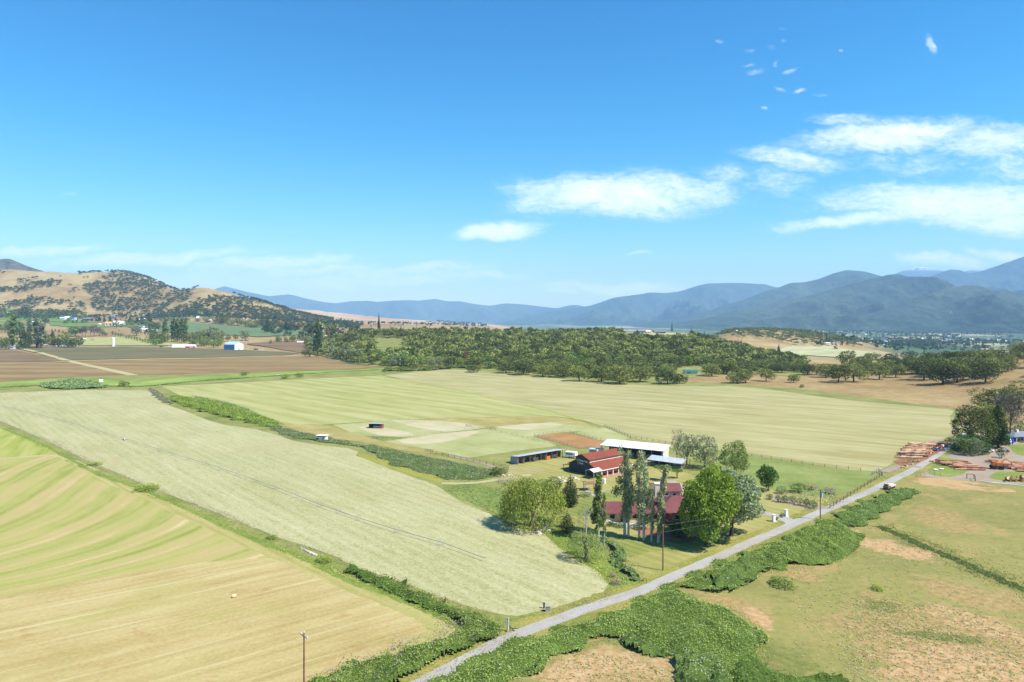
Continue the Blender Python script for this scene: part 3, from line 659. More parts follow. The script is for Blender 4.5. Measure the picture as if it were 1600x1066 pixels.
# ------------------------------------------------------------------ mountains
def mountain(crest, Dc, W, mat, amp, seed, name='mountain', zb=-60, xr=2.5):
    xs = np.arange(crest[0][0], crest[-1][0] + .1, xr)
    cy = np.interp(xs, [c[0] for c in crest], [c[1] for c in crest])
    k = np.array([1, 2, 3, 2, 1]) / 9.0; cy = np.convolve(np.pad(cy, 2, 'edge'), k, 'valid')
    rr = np.random.RandomState(seed)
    zc = CAMH + (HOR - cy) * Dc / FPX
    X0 = (xs - 800) / FPX * Dc
    def fb(u, v, L):
        s = 0; a = 1.0
        for o in range(5):
            th = rr.uniform(-.5, .5); ph = rr.uniform(0, 6.28)
            s = s + a * (1 - 2 * np.abs(np.sin((u * math.cos(th) + v * math.sin(th)) / L * 3.14 + ph + .8 * np.sin(v / L * 2.2 + ph)))); a *= .55; L *= .5
        return s
    ts = np.concatenate([np.linspace(0, 1, 60), 1 + np.linspace(0, 1, 18)[1:]])
    U, Tt = np.meshgrid(X0, ts, indexing='ij')
    prof_ = np.where(Tt <= 1, Tt ** 1.15 * (1 - .12 * np.sin(Tt * 3.14)), np.clip(2 - Tt, 0, 1) ** 1.3)
    Y = Dc - W + W * Tt
    # spread columns like the real slope (no perspective squeeze)
    Z = zb + (zc[:, None] - zb) * prof_
    n = fb(U, Y, amp * 17.0)
    Z = Z + n * amp * 1.5 * np.clip(4 * Tt * (1 - Tt), 0, 1) * (np.clip((zc[:, None] - zb), 0, amp * 6) / (amp * 6))
    V = np.stack([U.ravel(), Y.ravel(), Z.ravel()], 1); nt_ = len(ts)
    i, j = np.meshgrid(np.arange(len(xs) - 1), np.arange(nt_ - 1), indexing='ij')
    F = np.stack([i * nt_ + j, (i + 1) * nt_ + j, (i + 1) * nt_ + j + 1, i * nt_ + j + 1], -1).reshape(-1, 4)
    T(obj(name, npmesh(name, V, F, mat, smooth=True)), kind='structure')
fm1 = forest_mat('mountain_forest', (0.012,0.024,0.014), (0.03,0.052,0.026), (0.075,0.092,0.05), (0.19,0.16,0.10))
fm2 = forest_mat('distant_forest', (0.014,0.028,0.015), (0.03,0.052,0.026), (0.06,0.08,0.045), (0.2,0.17,0.12), snow=None)
fm3 = forest_mat('snowy_forest', (0.02,0.03,0.02), (0.04,0.055,0.035), (0.07,0.08,0.06), (0.2,0.17,0.12), snow=1425)
fm4 = forest_mat('scrub_hill', (0.02,0.03,0.015), (0.09,0.08,0.045), (0.17,0.14,0.085), (0.24,0.19,0.12))
mountain([(-420,440),(-100,420),(-20,409),(0,405),(14,404),(22,407),(38,414),(58,421),(90,430),(200,470)], 5200, 1500, fm4, 30, 4)
mountain([(200,500),(300,470),(335,452),(350,447),(362,450),(385,456),(420,463),(440,461),(452,460),(480,467),(505,472),(525,474),(545,471),(575,470),(590,472),(610,470),(640,469),(655,470),(680,467),(700,471),(720,471),(740,475),(765,478),(790,474),(820,476),(845,479),(870,482),(890,477),(905,477),(920,481),(960,490),(1100,500)], 19000, 3500, fm2, 120, 11)
mountain([(740,512),(800,500),(830,494),(860,487),(900,482),(925,477),(960,465),(1000,460),(1015,457),(1040,458),(1060,456),(1085,448),(1105,443),(1150,442),(1195,444),(1215,450),(1300,455),(1400,470)], 15500, 5200, fm2, 110, 23)
mountain([(1100,470),(1180,460),(1250,450),(1300,447),(1360,436),(1395,430),(1410,423),(1425,419),(1442,417),(1458,419),(1472,423),(1500,428),(1518,421),(1530,422),(1560,430),(1700,440),(2100,430)], 20000, 3500, fm3, 120, 31)
mountain([(1300,470),(1360,452),(1410,444),(1450,434),(1470,426),(1485,421),(1500,422),(1516,428),(1530,425),(1560,415),(1600,401),(1660,385),(1760,374),(1900,370),(2200,380)], 13000, 4600, fm1, 130, 41)
mountain([(960,512),(1020,503),(1060,496),(1100,488),(1130,478),(1165,468),(1195,455),(1215,450),(1235,442),(1258,441),(1280,436),(1300,428),(1322,422),(1350,424),(1375,431),(1420,440),(1500,455),(1700,470)], 10500, 4000, fm1, 95, 53)
mountain([(980,514),(1060,505),(1110,496),(1160,486),(1210,476),(1250,466),(1290,455),(1330,443),(1360,437),(1385,430),(1402,428),(1425,434),(1450,443),(1480,448),(1540,458),(1600,470),(1800,490)], 8200, 3000, fm1, 75, 61)
mountain([(1240,514),(1300,503),(1350,495),(1400,478),(1440,462),(1480,450),(1510,446),(1535,448),(1560,455),(1600,463),(1660,468),(1760,460),(1900,440),(2200,430)], 6700, 2300, fm1, 62, 71)
# ------------------------------------------------------------------ foliage
L = {}
L['oak'] = leafmat('oak_leaf', (0.06,0.072,0.018), (0.145,0.165,0.040), (0.29,0.31,0.085), 0.25, 0.25, 0.35)
L['oak_dark'] = leafmat('dark_oak_leaf', (0.038,0.048,0.014), (0.095,0.115,0.032), (0.195,0.22,0.062), 0.2, 0.25, 0.3)
L['bright'] = leafmat('maple_leaf', (0.055,0.09,0.014), (0.145,0.22,0.03), (0.33,0.42,0.07), 0.35, 0.3)
L['silver'] = leafmat('cottonwood_leaf', (0.07,0.11,0.035), (0.22,0.28,0.11), (0.62,0.66,0.44), 0.3, 0.35)
L['round'] = leafmat('round_tree_leaf', (0.06,0.09,0.02), (0.15,0.205,0.048), (0.29,0.36,0.10), 0.3, 0.3)
L['willow'] = leafmat('willow_leaf', (0.06,0.085,0.014), (0.17,0.215,0.035), (0.33,0.38,0.075), 0.3, 0.35)
L['willow_light'] = leafmat('light_willow_leaf', (0.09,0.13,0.03), (0.20,0.26,0.07), (0.34,0.40,0.13), 0.35, 0.4)
L['poplar'] = leafmat('poplar_leaf', (0.13,0.14,0.06), (0.30,0.325,0.15), (0.50,0.53,0.29), 0.3, 0.4)
L['pine'] = leafmat('pine_needle', (0.018,0.034,0.012), (0.045,0.075,0.022), (0.10,0.135,0.04), 0.15, 0.35)
L['gloss'] = leafmat('glossy_leaf', (0.018,0.045,0.010), (0.05,0.11,0.022), (0.13,0.22,0.05), 0.2, 0.4)
L['olive'] = leafmat('olive_leaf', (0.09,0.11,0.05), (0.20,0.225,0.11), (0.35,0.38,0.20), 0.3, 0.3)
L['greybare'] = leafmat('bare_twig', (0.07,0.065,0.045), (0.14,0.13,0.09), (0.22,0.205,0.14), 0.2, 0.3)
L['yellow'] = leafmat('yellow_green_leaf', (0.12,0.15,0.015), (0.26,0.30,0.04), (0.42,0.44,0.09), 0.35, 0.3)
L['rust'] = leafmat('dead_needle', (0.15,0.05,0.025), (0.30,0.10,0.05), (0.42,0.18,0.10), 0.2, 0.3)
L['plum'] = leafmat('plum_leaf', (0.03,0.008,0.012), (0.07,0.018,0.026), (0.13,0.04,0.045), 0.25, 0.4)
L['bramble'] = leafmat('bramble_leaf', (0.08,0.12,0.016), (0.24,0.32,0.045), (0.48,0.55,0.12), 0.35, 0.12, 0)
L['bramble_dark'] = leafmat('dense_bramble_leaf', (0.045,0.085,0.016), (0.125,0.20,0.038), (0.27,0.36,0.08), 0.25, 0.16, 0)
L['weed'] = leafmat('tall_weed', (0.12,0.18,0.05), (0.26,0.34,0.12), (0.46,0.52,0.26), 0.35, 0.5, 0)
L['white_weed'] = leafmat('pale_weed', (0.20,0.26,0.12), (0.40,0.46,0.26), (0.62,0.66,0.46), 0.35, 0.5, 0)
L['dead_cane'] = leafmat('dead_cane', (0.13,0.10,0.085), (0.26,0.20,0.165), (0.40,0.33,0.27), 0.1, 0.4, 0)
L['dead_pink'] = leafmat('dry_seed_head', (0.20,0.11,0.08), (0.36,0.22,0.16), (0.50,0.36,0.26), 0.1, 0.4, 0)
L['reed'] = leafmat('reed_leaf', (0.08,0.13,0.05), (0.17,0.24,0.10), (0.30,0.37,0.17), 0.3, 0.4, 0)
L['tuft'] = leafmat('dry_tuft', (0.24,0.18,0.08), (0.42,0.33,0.17), (0.60,0.50,0.30), 0.2, 0.4, 0)
L['valley'] = leafmat('valley_leaf', (0.02,0.04,0.018), (0.045,0.075,0.03), (0.10,0.13,0.06), 0.1, 0.01, 0)
L['hilloak'] = leafmat('hillside_oak_leaf', (0.025,0.038,0.012), (0.06,0.08,0.027), (0.12,0.14,0.05), 0.15, 0.01, .01)
BARK = solid('bark', (0.16,0.125,0.095), 0.9, 0.25, 3); BARKD = solid('dark_bark', (0.07,0.055,0.042), 0.95, 0.3, 3)
BARKP = solid('pale_poplar_bark', (0.46,0.43,0.38), 0.85, 0.3, 1.2)

def leafquads(Pc, Nr, size, rng, jit=0.75, asp=0.62, hang=0.0):
    n = len(Pc); Rn = rng.normal(size=(n, 3)); Rn /= np.linalg.norm(Rn, axis=1)[:, None] + 1e-9
    N = Nr * (1 - jit) + Rn * jit; N /= np.linalg.norm(N, axis=1)[:, None] + 1e-9
    A = rng.normal(size=(n, 3))
    if hang: A = A * (1 - hang) + np.array([0, 0, -1.0]) * hang * 2
    U = A - (A * N).sum(1)[:, None] * N; U /= np.linalg.norm(U, axis=1)[:, None] + 1e-9
    W_ = np.cross(N, U); s = (size * rng.uniform(.6, 1.35, n))[:, None] if np.isscalar(size) else (size * rng.uniform(.6, 1.35, n))[:, None]
    V = np.stack([Pc - U * s * .5, Pc + W_ * s * asp * .5, Pc + U * s * .5, Pc - W_ * s * asp * .5], 1).reshape(-1, 3)
    return V, np.arange(4 * n).reshape(-1, 4)
def blobpts(blobs, n, rng, shell=0.45, top=0.25, inner=True):
    B = np.array(blobs, float); wt = (B[:, 3] * B[:, 4] * B[:, 5]) ** (2 / 3.); idx = rng.choice(len(B), n, p=wt / wt.sum())
    d = rng.normal(size=(n, 3)); d[:, 2] += top; d /= np.linalg.norm(d, axis=1)[:, None]
    r = 1 - shell * rng.uniform(0, 1, n) ** 1.7
    Pp = B[idx, :3] + d * B[idx, 3:6] * r[:, None]
    if inner:
        keep = np.ones(n, bool)
        for b in B:
            q = ((Pp - b[:3]) / b[3:6]); keep &= ~((q ** 2).sum(1) < 0.35)
        Pp = Pp[keep]; d = d[keep]
    return Pp, d
def limbs(mb, rng, h, r, tips, split=0.35):
    top = Vector((rng.uniform(-.2, .2), rng.uniform(-.2, .2), h * split))
    mb.path([(0, 0, -0.3), (top.x * .3, top.y * .3, h * split * .5), tuple(top)], [r * 1.35, r, r * .85], 7)
    for tp in tips:
        tp = Vector(tp); mid = top.lerp(tp, .5) + Vector((rng.uniform(-.4, .4), rng.uniform(-.4, .4), rng.uniform(0, .5)))
        mb.path([tuple(top), tuple(mid), tuple(tp)], [r * .6, r * .38, r * .14], 5)
# every builder gives a unit-ish tree: height 10, crown radius about 5, scaled per copy
def kind_mesh(kind, seed, nleaf, lsz, mat, bark):
    rng = np.random.RandomState(seed); mb = MB(); hang = 0.0; jit = .72; asp = .62; blobs = []
    if kind in ('oak', 'round', 'maple', 'cottonwood', 'bush', 'dome', 'umbrella', 'bare'):
        if kind == 'oak': nb, rz, cz, rr0, br = 26, 4.1, 4.1, 3.7, (1.6, 2.4)
        elif kind == 'round': nb, rz, cz, rr0, br = 24, 4.3, 5.1, 3.2, (1.6, 2.3)
        elif kind == 'maple': nb, rz, cz, rr0, br = 44, 4.6, 5.2, 3.8, (1.0, 1.7)
        elif kind == 'cottonwood': nb, rz, cz, rr0, br = 48, 4.6, 5.1, 4.1, (.75, 1.4)
        elif kind == 'bush': nb, rz, cz, rr0, br = 11, 3.8, 4.4, 3.0, (2.2, 3.2)
        elif kind == 'dome': nb, rz, cz, rr0, br = 14, 4.2, 3.6, 3.4, (2.0, 3.0)
        elif kind == 'umbrella': nb, rz, cz, rr0, br = 12, 1.3, 7.6, 3.6, (1.3, 1.9)
        else: nb, rz, cz, rr0, br = 22, 3.9, 5.8, 3.6, (1.0, 1.9)
        for i in range(nb):
            d = rng.normal(size=3); d /= np.linalg.norm(d)
            if d[2] < -0.8 and kind != 'dome': d[2] *= -.6
            k = rng.uniform(.55, 1.0); b = rng.uniform(*br)
            blobs.append([d[0] * rr0 * k, d[1] * rr0 * k, cz + d[2] * (rz * k - .5), b, b, b * (.72 if kind in ('oak', 'umbrella') else .86)])
        blobs.append([0, 0, cz, rr0 * .55, rr0 * .55, rz * .55])
        for b in blobs:
            if b[2] - b[5] < .7 and kind not in ('bush', 'dome'): b[2] = .7 + b[5]
        tips = [tuple(b[:3]) for b in blobs[:7]]
        limbs(mb, rng, 10, .24 if kind != 'umbrella' else .4, tips, .28 if kind != 'umbrella' else .45)
        if kind == 'bare':
            for b in blobs:
                for _ in range(7):
                    d = rng.normal(size=3); d /= np.linalg.norm(d)
                    mb.tube(tuple(b[:3]), (b[0] + d[0] * b[3], b[1] + d[1] * b[3], b[2] + abs(d[2]) * b[3]), .05, .02, 3)
        Pp, d = blobpts(blobs, int(nleaf * 1.35), rng, .5 if kind != 'bare' else .9)
    elif kind == 'willow':
        for i in range(34):
            a = rng.uniform(0, 6.28); k = rng.uniform(.1, 1) ** .6; blobs.append([math.cos(a) * 3.5 * k, math.sin(a) * 3.5 * k, 8.2 - 5.2 * k * k * rng.uniform(.2, 1.1), *(rng.uniform(.9, 2.0),) * 2, 1.3])
        limbs(mb, rng, 10, .38, [tuple(b[:3]) for b in blobs[:8]], .3)
        Pp, d = blobpts(blobs, int(nleaf * .6), rng, .5)
        ps = [Pp]; ds = [d]
        for _ in range(int(nleaf / 24)):        # hanging strands
            a = rng.uniform(0, 6.28); k = rng.uniform(.45, 1.0) ** .6; x0, y0 = math.cos(a) * 4.6 * k, math.sin(a) * 4.6 * k
            z1 = 9.2 - 3.4 * k * k + rng.uniform(-.5, .5); z0 = max(.5, z1 - rng.uniform(2.5, 6.5)); m_ = 13
            zz = np.linspace(z1, z0, m_); q = np.stack([x0 + rng.normal(0, .12, m_) + (z1 - zz) * math.cos(a) * .05, y0 + rng.normal(0, .12, m_) + (z1 - zz) * math.sin(a) * .05, zz], 1)
            ps.append(q); ds.append(np.tile([math.cos(a), math.sin(a), .25], (m_, 1)))
        Pp = np.concatenate(ps); d = np.concatenate(ds); hang = .8; jit = .45; asp = .35
    elif kind in ('poplar', 'poplar_thin'):
        thin = kind == 'poplar_thin'
        n = 20; z0 = 2.2 if not thin else 1.6
        for i in range(n):
            u = i / (n - 1); rad = (.95 * math.sin(min(1, u * 1.25 + .22) * 2.4) ** .8 + .12) * (1 if not thin else .62) * rng.uniform(.75, 1.15)
            blobs.append([rng.uniform(-.6, .6) * rad, rng.uniform(-.6, .6) * rad, z0 + (10 - z0 - .3) * u, rad * .62, rad * .62, .7])
        mb.path([(0, 0, -.3), (.05, 0, 3), (0, .05, 6.5), (0, 0, 9.6)], [.19, .15, .09, .02], 7)
        for i in range(16):
            z = rng.uniform(1.6, 8); a = rng.uniform(0, 6.28); l = rng.uniform(.5, .95) * (1 if not thin else .6)
            mb.tube((0, 0, z), (math.cos(a) * l, math.sin(a) * l, z + 1.3), .045, .012, 4)
        Pp, d = blobpts(blobs, int(nleaf * 1.5), rng, .8, inner=False); hang = .55; asp = .5; jit = .7
        Pp = Pp[:int(nleaf)]; d = d[:int(nleaf)]
    elif kind in ('pine', 'conifer'):
        tiers = 11 if kind == 'pine' else 14; wide = 2.6 if kind == 'pine' else 1.9
        for i in range(tiers):
            u = i / (tiers - 1); rr1 = wide * (1 - u) ** .75 * (1 if kind == 'conifer' else (.75 + .5 * math.sin(u * 3.1))) + .22
            nbr = max(3, int(7 * (1 - u) + 3))
            for j in range(nbr):
                a = j * 6.28 / nbr + i * .7 + rng.uniform(-.2, .2); k = rng.uniform(.72, 1.1)
                z = 1.1 + 8.6 * u
                blobs.append([math.cos(a) * rr1 * .62 * k, math.sin(a) * rr1 * .62 * k, z + rng.uniform(-.15, .15), rr1 * .45, rr1 * .45, .42])
                mb.tube((0, 0, z - .1), (math.cos(a) * rr1 * .9, math.sin(a) * rr1 * .9, z + .05), .05, .015, 4)
        mb.path([(0, 0, -.3), (0, 0, 5), (0, 0, 9.9)], [.24, .15, .03], 7)
        Pp, d = blobpts(blobs, nleaf, rng, .6, inner=False); asp = .4
    V, F = leafquads(Pp, d, lsz, rng, jit, asp, hang)
    return mb.mesh(kind + '_trunk', bark), npmesh(kind + '_crown', V, F, mat)
CACHE = {}
def tree(kind, x, y, hpx, wpx=None, leaf='oak', bark=None, label=None, cat='tree', group=None, nleaf=2600, lsz=0.42, seed=1, name=None, world=None, merged=False, rz=None):
    """base seen at photo pixel (x, y), height and width in photo pixels"""
    p = world if world is not None else G(x, y)
    mpp = p.y / FPX
    sz = hpx * mpp / 10.0; sx = (wpx * mpp / (8.7 if kind == 'oak' else 9.4)) if wpx else sz
    if kind in ('poplar', 'poplar_thin'): sx = (wpx * mpp / 1.9) if wpx else sz
    if kind in ('pine', 'conifer'): sx = (wpx * mpp / 4.6) if wpx else sz
    key = (kind, leaf, seed, nleaf, lsz, merged)
    if key not in CACHE:
        tm, cm = kind_mesh(kind, seed * 13 + 5, nleaf, lsz, L[leaf], bark or BARK)
        CACHE[key] = (tm, cm)
    tm, cm = CACHE[key]
    rng = random.Random(int(abs(p.x) * 31 + p.y * 17))
    r = rng.uniform(0, 6.28) if rz is None else rz
    nm = name or (kind + '_tree' if kind in ('oak', 'pine', 'willow', 'poplar', 'maple', 'cottonwood') else 'shrub' if kind in ('bush', 'dome') else 'tree')
    o = empty(nm, (p.x, p.y, p.z), r, label, cat, group)
    o.scale = (sx, sx, sz)
    obj('trunk', tm, o); obj('crown', cm, o)
    return o

# ---------------------------- the farmstead's own trees
tree('willow', 833, 822, 80, 104, 'willow', label='big rounded weeping willow left of the dark barn', nleaf=12000, lsz=.38, seed=2, name='willow_tree')
tree('pine', 891, 792, 51, 28, 'pine', BARKD, 'dark green pine between the weeping willow and the pergola', nleaf=5200, lsz=.34, seed=3)
tree('pine', 886, 834, 36, 24, 'pine', BARKD, 'small dark bushy conifer at the right foot of the weeping willow', nleaf=2200, lsz=.42, seed=4)
tree('poplar', 976, 838, 137, 25, 'poplar', BARKP, 'tallest poplar with a pale bare lower trunk, first of the main row from the left', nleaf=2100, lsz=.30, seed=5)
tree('poplar', 982, 839.5, 124, 19, 'poplar', BARKP, 'narrow poplar with a near-white trunk standing just right of the tallest poplar', nleaf=1200, lsz=.30, seed=6)
tree('poplar', 999, 841.5, 128, 20, 'poplar', BARKP, 'tall poplar with a split ragged top in the middle of the row by the house', nleaf=1500, lsz=.30, seed=7)
tree('poplar', 1006, 845, 137, 22, 'poplar', BARKP, 'tall leafy poplar with a white trunk right of the split ragged one', nleaf=1700, lsz=.30, seed=8)
tree('poplar_thin', 1018, 847.5, 88, 16, 'poplar', BARKP, 'short thin poplar before the wine red house roof', nleaf=1500, lsz=.30, seed=9)
tree('poplar_thin', 1028, 848.5, 120, 24, 'poplar', BARKP, 'sparse leaning poplar nearest the utility pole', nleaf=2200, lsz=.30, seed=10).rotation_euler = (R(1.5), R(5), 0)
tree('poplar_thin', 934, 846, 104, 28, 'willow_light', BARKP, 'sparse poplar with drooping outer twigs at the left end of the house', nleaf=2600, lsz=.34, seed=11)
tree('poplar_thin', 944, 851, 78, 14, 'willow_light', BARKP, 'small slim young poplar beside the ditch', nleaf=1100, lsz=.34, seed=12)
tree('willow', 916, 836, 56, 30, 'olive', BARKP, 'pale thin weeping tree left of the poplars', nleaf=1500, lsz=.34, seed=13, name='willow_tree')
tree('willow', 916, 874, 48, 60, 'willow_light', label='bright yellow-green willow bush in the ditch corner of the pale hay field', nleaf=4200, lsz=.42, seed=14, name='willow_bush')
tree('maple', 1104, 853, 124, 98, 'bright', BARKD, 'large bright lime green tree beside the road lawn', nleaf=19000, lsz=.34, seed=15)
tree('cottonwood', 1143, 838, 116, 118, 'silver', BARKD, 'large silvery-leaved cottonwood behind the lime green tree', nleaf=18000, lsz=.32, seed=16)
tree('round', 1147, 744, 57, 52, 'round', label='round mid green tree behind the cottonwood', nleaf=6000, lsz=.42, seed=17, name='shade_tree')
tree('round', 1073, 727, 50, 38, 'olive', label='grey-green tree next to the end wall of the long white-roofed shed', nleaf=3600, lsz=.42, seed=18, name='shade_tree')
tree('round', 1101, 732, 54, 50, 'olive', label='wide hazy olive tree left of the round mid green tree', nleaf=3800, lsz=.42, seed=19, name='shade_tree')
tree('bare', 1058, 716, 46, 24, 'greybare', BARK, 'thin half-bare tree rising behind the long white-roofed shed', nleaf=700, lsz=.35, seed=20, name='bare_tree')
tree('round', 1201, 768, 44, 38, 'gloss', label='round glossy dark green tree alone beside the meadow', nleaf=5200, lsz=.5, seed=21, name='shade_tree')
tree('umbrella', 1058, 748, 16, 20, 'bright', BARKD, 'small green tree with a flat mushroom-shaped crown', nleaf=1200, lsz=.7, seed=22, name='small_tree')
tree('umbrella', 1036, 752, 26, 30, 'round', BARKD, 'spreading small tree behind the poplar tops', nleaf=1500, lsz=.7, seed=23, name='small_tree')
tree('bush', 1021, 789, 20, 18, 'yellow', label='yellow-green shrub in the courtyard of the wine red house', nleaf=900, lsz=.7, seed=24)
tree('dome', 1064, 838, 34, 36, 'gloss', label='dark glossy mound-shaped shrub right of the wine red house', nleaf=3800, lsz=.5, seed=25)
tree('bush', 1003, 827, 24, 24, 'gloss', label='dark shrub hiding behind the poplar trunks by the house wall', nleaf=1400, lsz=.7, seed=26)
tree('bush', 1045, 822, 26, 24, 'plum', label='purple-leaved plum beside the house eave', cat='tree', nleaf=1600, lsz=.6, seed=27, name='plum_tree')
tree('bush', 1084, 836, 20, 22, 'white_weed', label='pale flowering shrub under the lime green tree', nleaf=900, lsz=.7, seed=28)
tree('bush', 930, 802, 14, 20, 'olive', label='grey low shrub beside the pergola path', nleaf=700, lsz=.9, seed=29)
tree('bush', 912, 776, 9, 22, 'olive', label='wide low shrub left of the pergola', nleaf=700, lsz=.9, seed=30)
tree('bush', 866, 765, 22, 30, 'round', label='green shrub clump in front of the run-in shed', nleaf=1500, lsz=.7, seed=31)
tree('bush', 848, 760, 14, 22, 'bright', label='smaller light green shrub above the weeping willow', nleaf=900, lsz=.8, seed=32)
tree('bush', 789, 740, 12, 16, 'round', label='green bush at the pond end of the reed strip', nleaf=900, lsz=.8, seed=33)
tree('bush', 776, 742, 14, 22, 'oak', label='darker bush beside the red gravel at the end of the reeds', nleaf=900, lsz=.8, seed=34)
for i, (x, y, h, wd) in enumerate([(1203, 781, 11, 11), (1216, 785, 12, 12), (1227, 786, 13, 13), (1238, 787, 14, 13), (1250, 790, 13, 13), (1261, 792, 14, 13), (1271, 795, 15, 15)]):
    nm = ['leftmost', 'second from the left', 'third from the left', 'middle', 'third from the right', 'second from the right', 'rightmost'][i]
    tree('bush', x, y, h, wd, 'round' if i % 2 else 'bright', label='%s rounded shrub of the row edging the drive lawn' % nm, group='shrubs edging the drive lawn', cat='shrub', nleaf=800, lsz=.9, seed=35 + i % 3)
for i, (x, y, h, wd, lf, lb) in enumerate([(1222, 772, 13, 18, 'reed', 'grey-green bush behind the left end of the shrub row'), (1247, 770, 16, 28, 'round', 'large low bush behind the shrub row'),
        (1268, 766, 12, 16, 'tuft', 'dry straw-coloured bush behind the shrub row'), (1296, 772, 10, 22, 'dead_cane', 'brown dead thicket by the utility pole with the transformer'), (1212, 812, 5, 10, 'plum', 'small purple shrub at the foot of the left gate pillar'),
        (1223, 809, 8, 8, 'gloss', 'small dark shrub between the two gate pillars'), (1060, 790, 12, 10, 'rust', 'small rust-coloured shrub by the drive'), (953, 822, 8, 14, 'gloss', 'low dark shrub under the curved garden wall'), (968, 824, 8, 20, 'round', 'low green planting along the curved garden wall')]):
    tree('bush', x, y, h, wd, lf, label=lb, cat='shrub', nleaf=700, lsz=.9, seed=44 + i)
# the yard on the right
tree('oak', 1520, 700, 78, 64, 'oak_dark', BARKD, 'spreading dark oak at the left edge of the log yard grove', nleaf=7000, lsz=.36, seed=60)
tree('oak', 1546, 694, 74, 50, 'oak', BARKD, 'dense dark oak in the middle of the log yard grove', nleaf=6000, lsz=.36, seed=61)
tree('conifer', 1560, 700, 76, 40, 'pine', BARKD, 'dark evergreen between the grove oaks and the green-roofed house', nleaf=4200, lsz=.4, seed=62, name='evergreen_tree')
tree('dome', 1516, 706, 36, 64, 'gloss', label='broad dark green mound of shrubbery under the yard oak', nleaf=5200, lsz=.45, seed=63)
tree('bush', 1508, 711, 31, 26, 'round', label='light green round bush beside the log yard track', nleaf=1700, lsz=.55, seed=64)
tree('bush', 1529, 713, 33, 26, 'olive', label='feathery grey-green bush right of the light green round one', nleaf=1700, lsz=.55, seed=65)
tree('bare', 1578, 688, 84, 54, 'greybare', BARK, 'tall grey-brown half-bare tree behind the green-roofed house', nleaf=3200, lsz=.32, seed=66, name='bare_tree')
tree('bare', 1610, 672, 66, 40, 'greybare', BARK, 'grey-brown half-bare tree at the right picture edge', nleaf=2200, lsz=.32, seed=67, name='bare_tree')
tree('oak', 1556, 642, 46, 60, 'oak_dark', BARKD, 'dark oak on the slope above the grey-brown half-bare tree', nleaf=3800, lsz=.42, seed=68)
tree('oak', 1592, 640, 50, 56, 'oak', BARKD, 'oak at the right picture edge on the dry slope', nleaf=3800, lsz=.42, seed=69)
tree('bush', 1565, 716, 16, 15, 'gloss', label='green bush beside the junk heap in the log yard', nleaf=900, lsz=.8, seed=70)
tree('bush', 1594, 676, 20, 24, 'round', label='green bush behind the green-roofed house', nleaf=900, lsz=.8, seed=71)
# bushes along the hedges
for i, (x, y, h, wd, lf, lb) in enumerate([(193, 604, 12, 17, 'oak', 'lone dark bush at the back hedge left of the ditch'), (382, 587, 8, 13, 'round', 'round bush in the back hedge left of the small white hut'),
        (445, 592, 9, 15, 'bright', 'round bush right of the small white hut in the back hedge'), (468, 590, 9, 12, 'bright', 'second round bush right of the small white hut'), (230, 766, 11, 40, 'bramble', 'low bramble clump on the line between the two mown fields'),
        (147, 727, 6, 24, 'bramble', 'low bush on the field line near the top left track'), (424, 842, 7, 20, 'bramble', 'small bush on the field line near the concrete rubble'), (505, 878, 11, 28, 'bramble', 'larger bush on the field line right of the rubble'),
        (1225, 915, 14, 44, 'bramble_dark', 'dark green bramble island right of the big bramble bank'), (1371, 922, 10, 20, 'bramble', 'small green bush alone in the pasture'), (962, 913, 10, 17, 'dead_pink', 'round brown dead tuft beside the road corner'),
        (957, 902, 9, 12, 'dead_pink', 'smaller brown dead tuft above the round one'), (1253, 606, 6, 9, 'gloss', 'tiny dark bush on the dry grass below the oaks'), (1350, 805, 8, 20, 'weed', 'pale green weed clump by the road bend')]):
    tree('dome', x, y, h, wd, lf, label=lb, cat='bush', nleaf=1100, lsz=.75, seed=80 + i, name='bush')

# ---------------------------- oak woods: nearest ones one by one
OAKS = []
rw = random.Random(77)
def scatter(px, n, mind, seed, sortnear=False):
    """random ground points inside a region given by its photo outline"""
    pts = [G(*q) for q in px]; poly = [(p.x, p.y) for p in pts]
    rng = random.Random(seed); x0, x1 = min(p[0] for p in poly), max(p[0] for p in poly); y0, y1 = min(p[1] for p in poly), max(p[1] for p in poly)
    out = []; cell = {}
    tries = 0
    while len(out) < n and tries < n * 30:
        tries += 1
        X = rng.uniform(x0, x1); Y = rng.uniform(y0, y1)
        if not inpoly([X], [Y], poly)[0]: continue
        k = (int(X // mind), int(Y // mind)); ok = True
        for a in (-1, 0, 1):
            for b in (-1, 0, 1):
                for q in cell.get((k[0] + a, k[1] + b), []):
                    if (q[0] - X) ** 2 + (q[1] - Y) ** 2 < mind * mind: ok = False
        if ok: cell.setdefault(k, []).append((X, Y)); out.append((X, Y))
    return out
WOOD = [(480,548),(520,560),(548,569),(600,572),(650,577),(700,574),(745,574),(790,579),(830,583),(870,586),(905,589),(940,594),(975,597),(1000,592),(1040,590),(1090,583),(1140,585),(1200,580),(1245,583),(1262,573),(1235,563),(1200,556),(1160,545),(1120,535),(1085,528),(1050,531),(1000,527),(960,521.5),(900,521.5),(820,521),(700,521),(620,521),(560,523),(490,522),(478,535)]
wp = scatter(WOOD, 2300, 9.0, 3)
def clearing(X, Y):
    px = 800 + FPX * X / Y; py = HOR + (CAMH - h1(X, Y)) * FPX / Y
    if 585 < px < 632 and 530 < py < 556: return True
    if 972 < px < 1078 and py < 532: return True
    if 1055 < px < 1105 and py > 574: return True
    return False
wp = [q for q in wp if not clearing(*q)]
wp.sort(key=lambda q: q[1])
near_w, far_w = wp[:235], wp[235:]
def leaf_at(px, py, rr):
    if px < 700 and py > 538: return rr.choice(['olive', 'willow_light', 'olive', 'yellow', 'round', 'oak', 'oak_dark'])
    return rr.choice(['oak'] * 5 + ['oak_dark'] * 4 + ['round'] + (['bright'] if rr.random() < .3 else []))
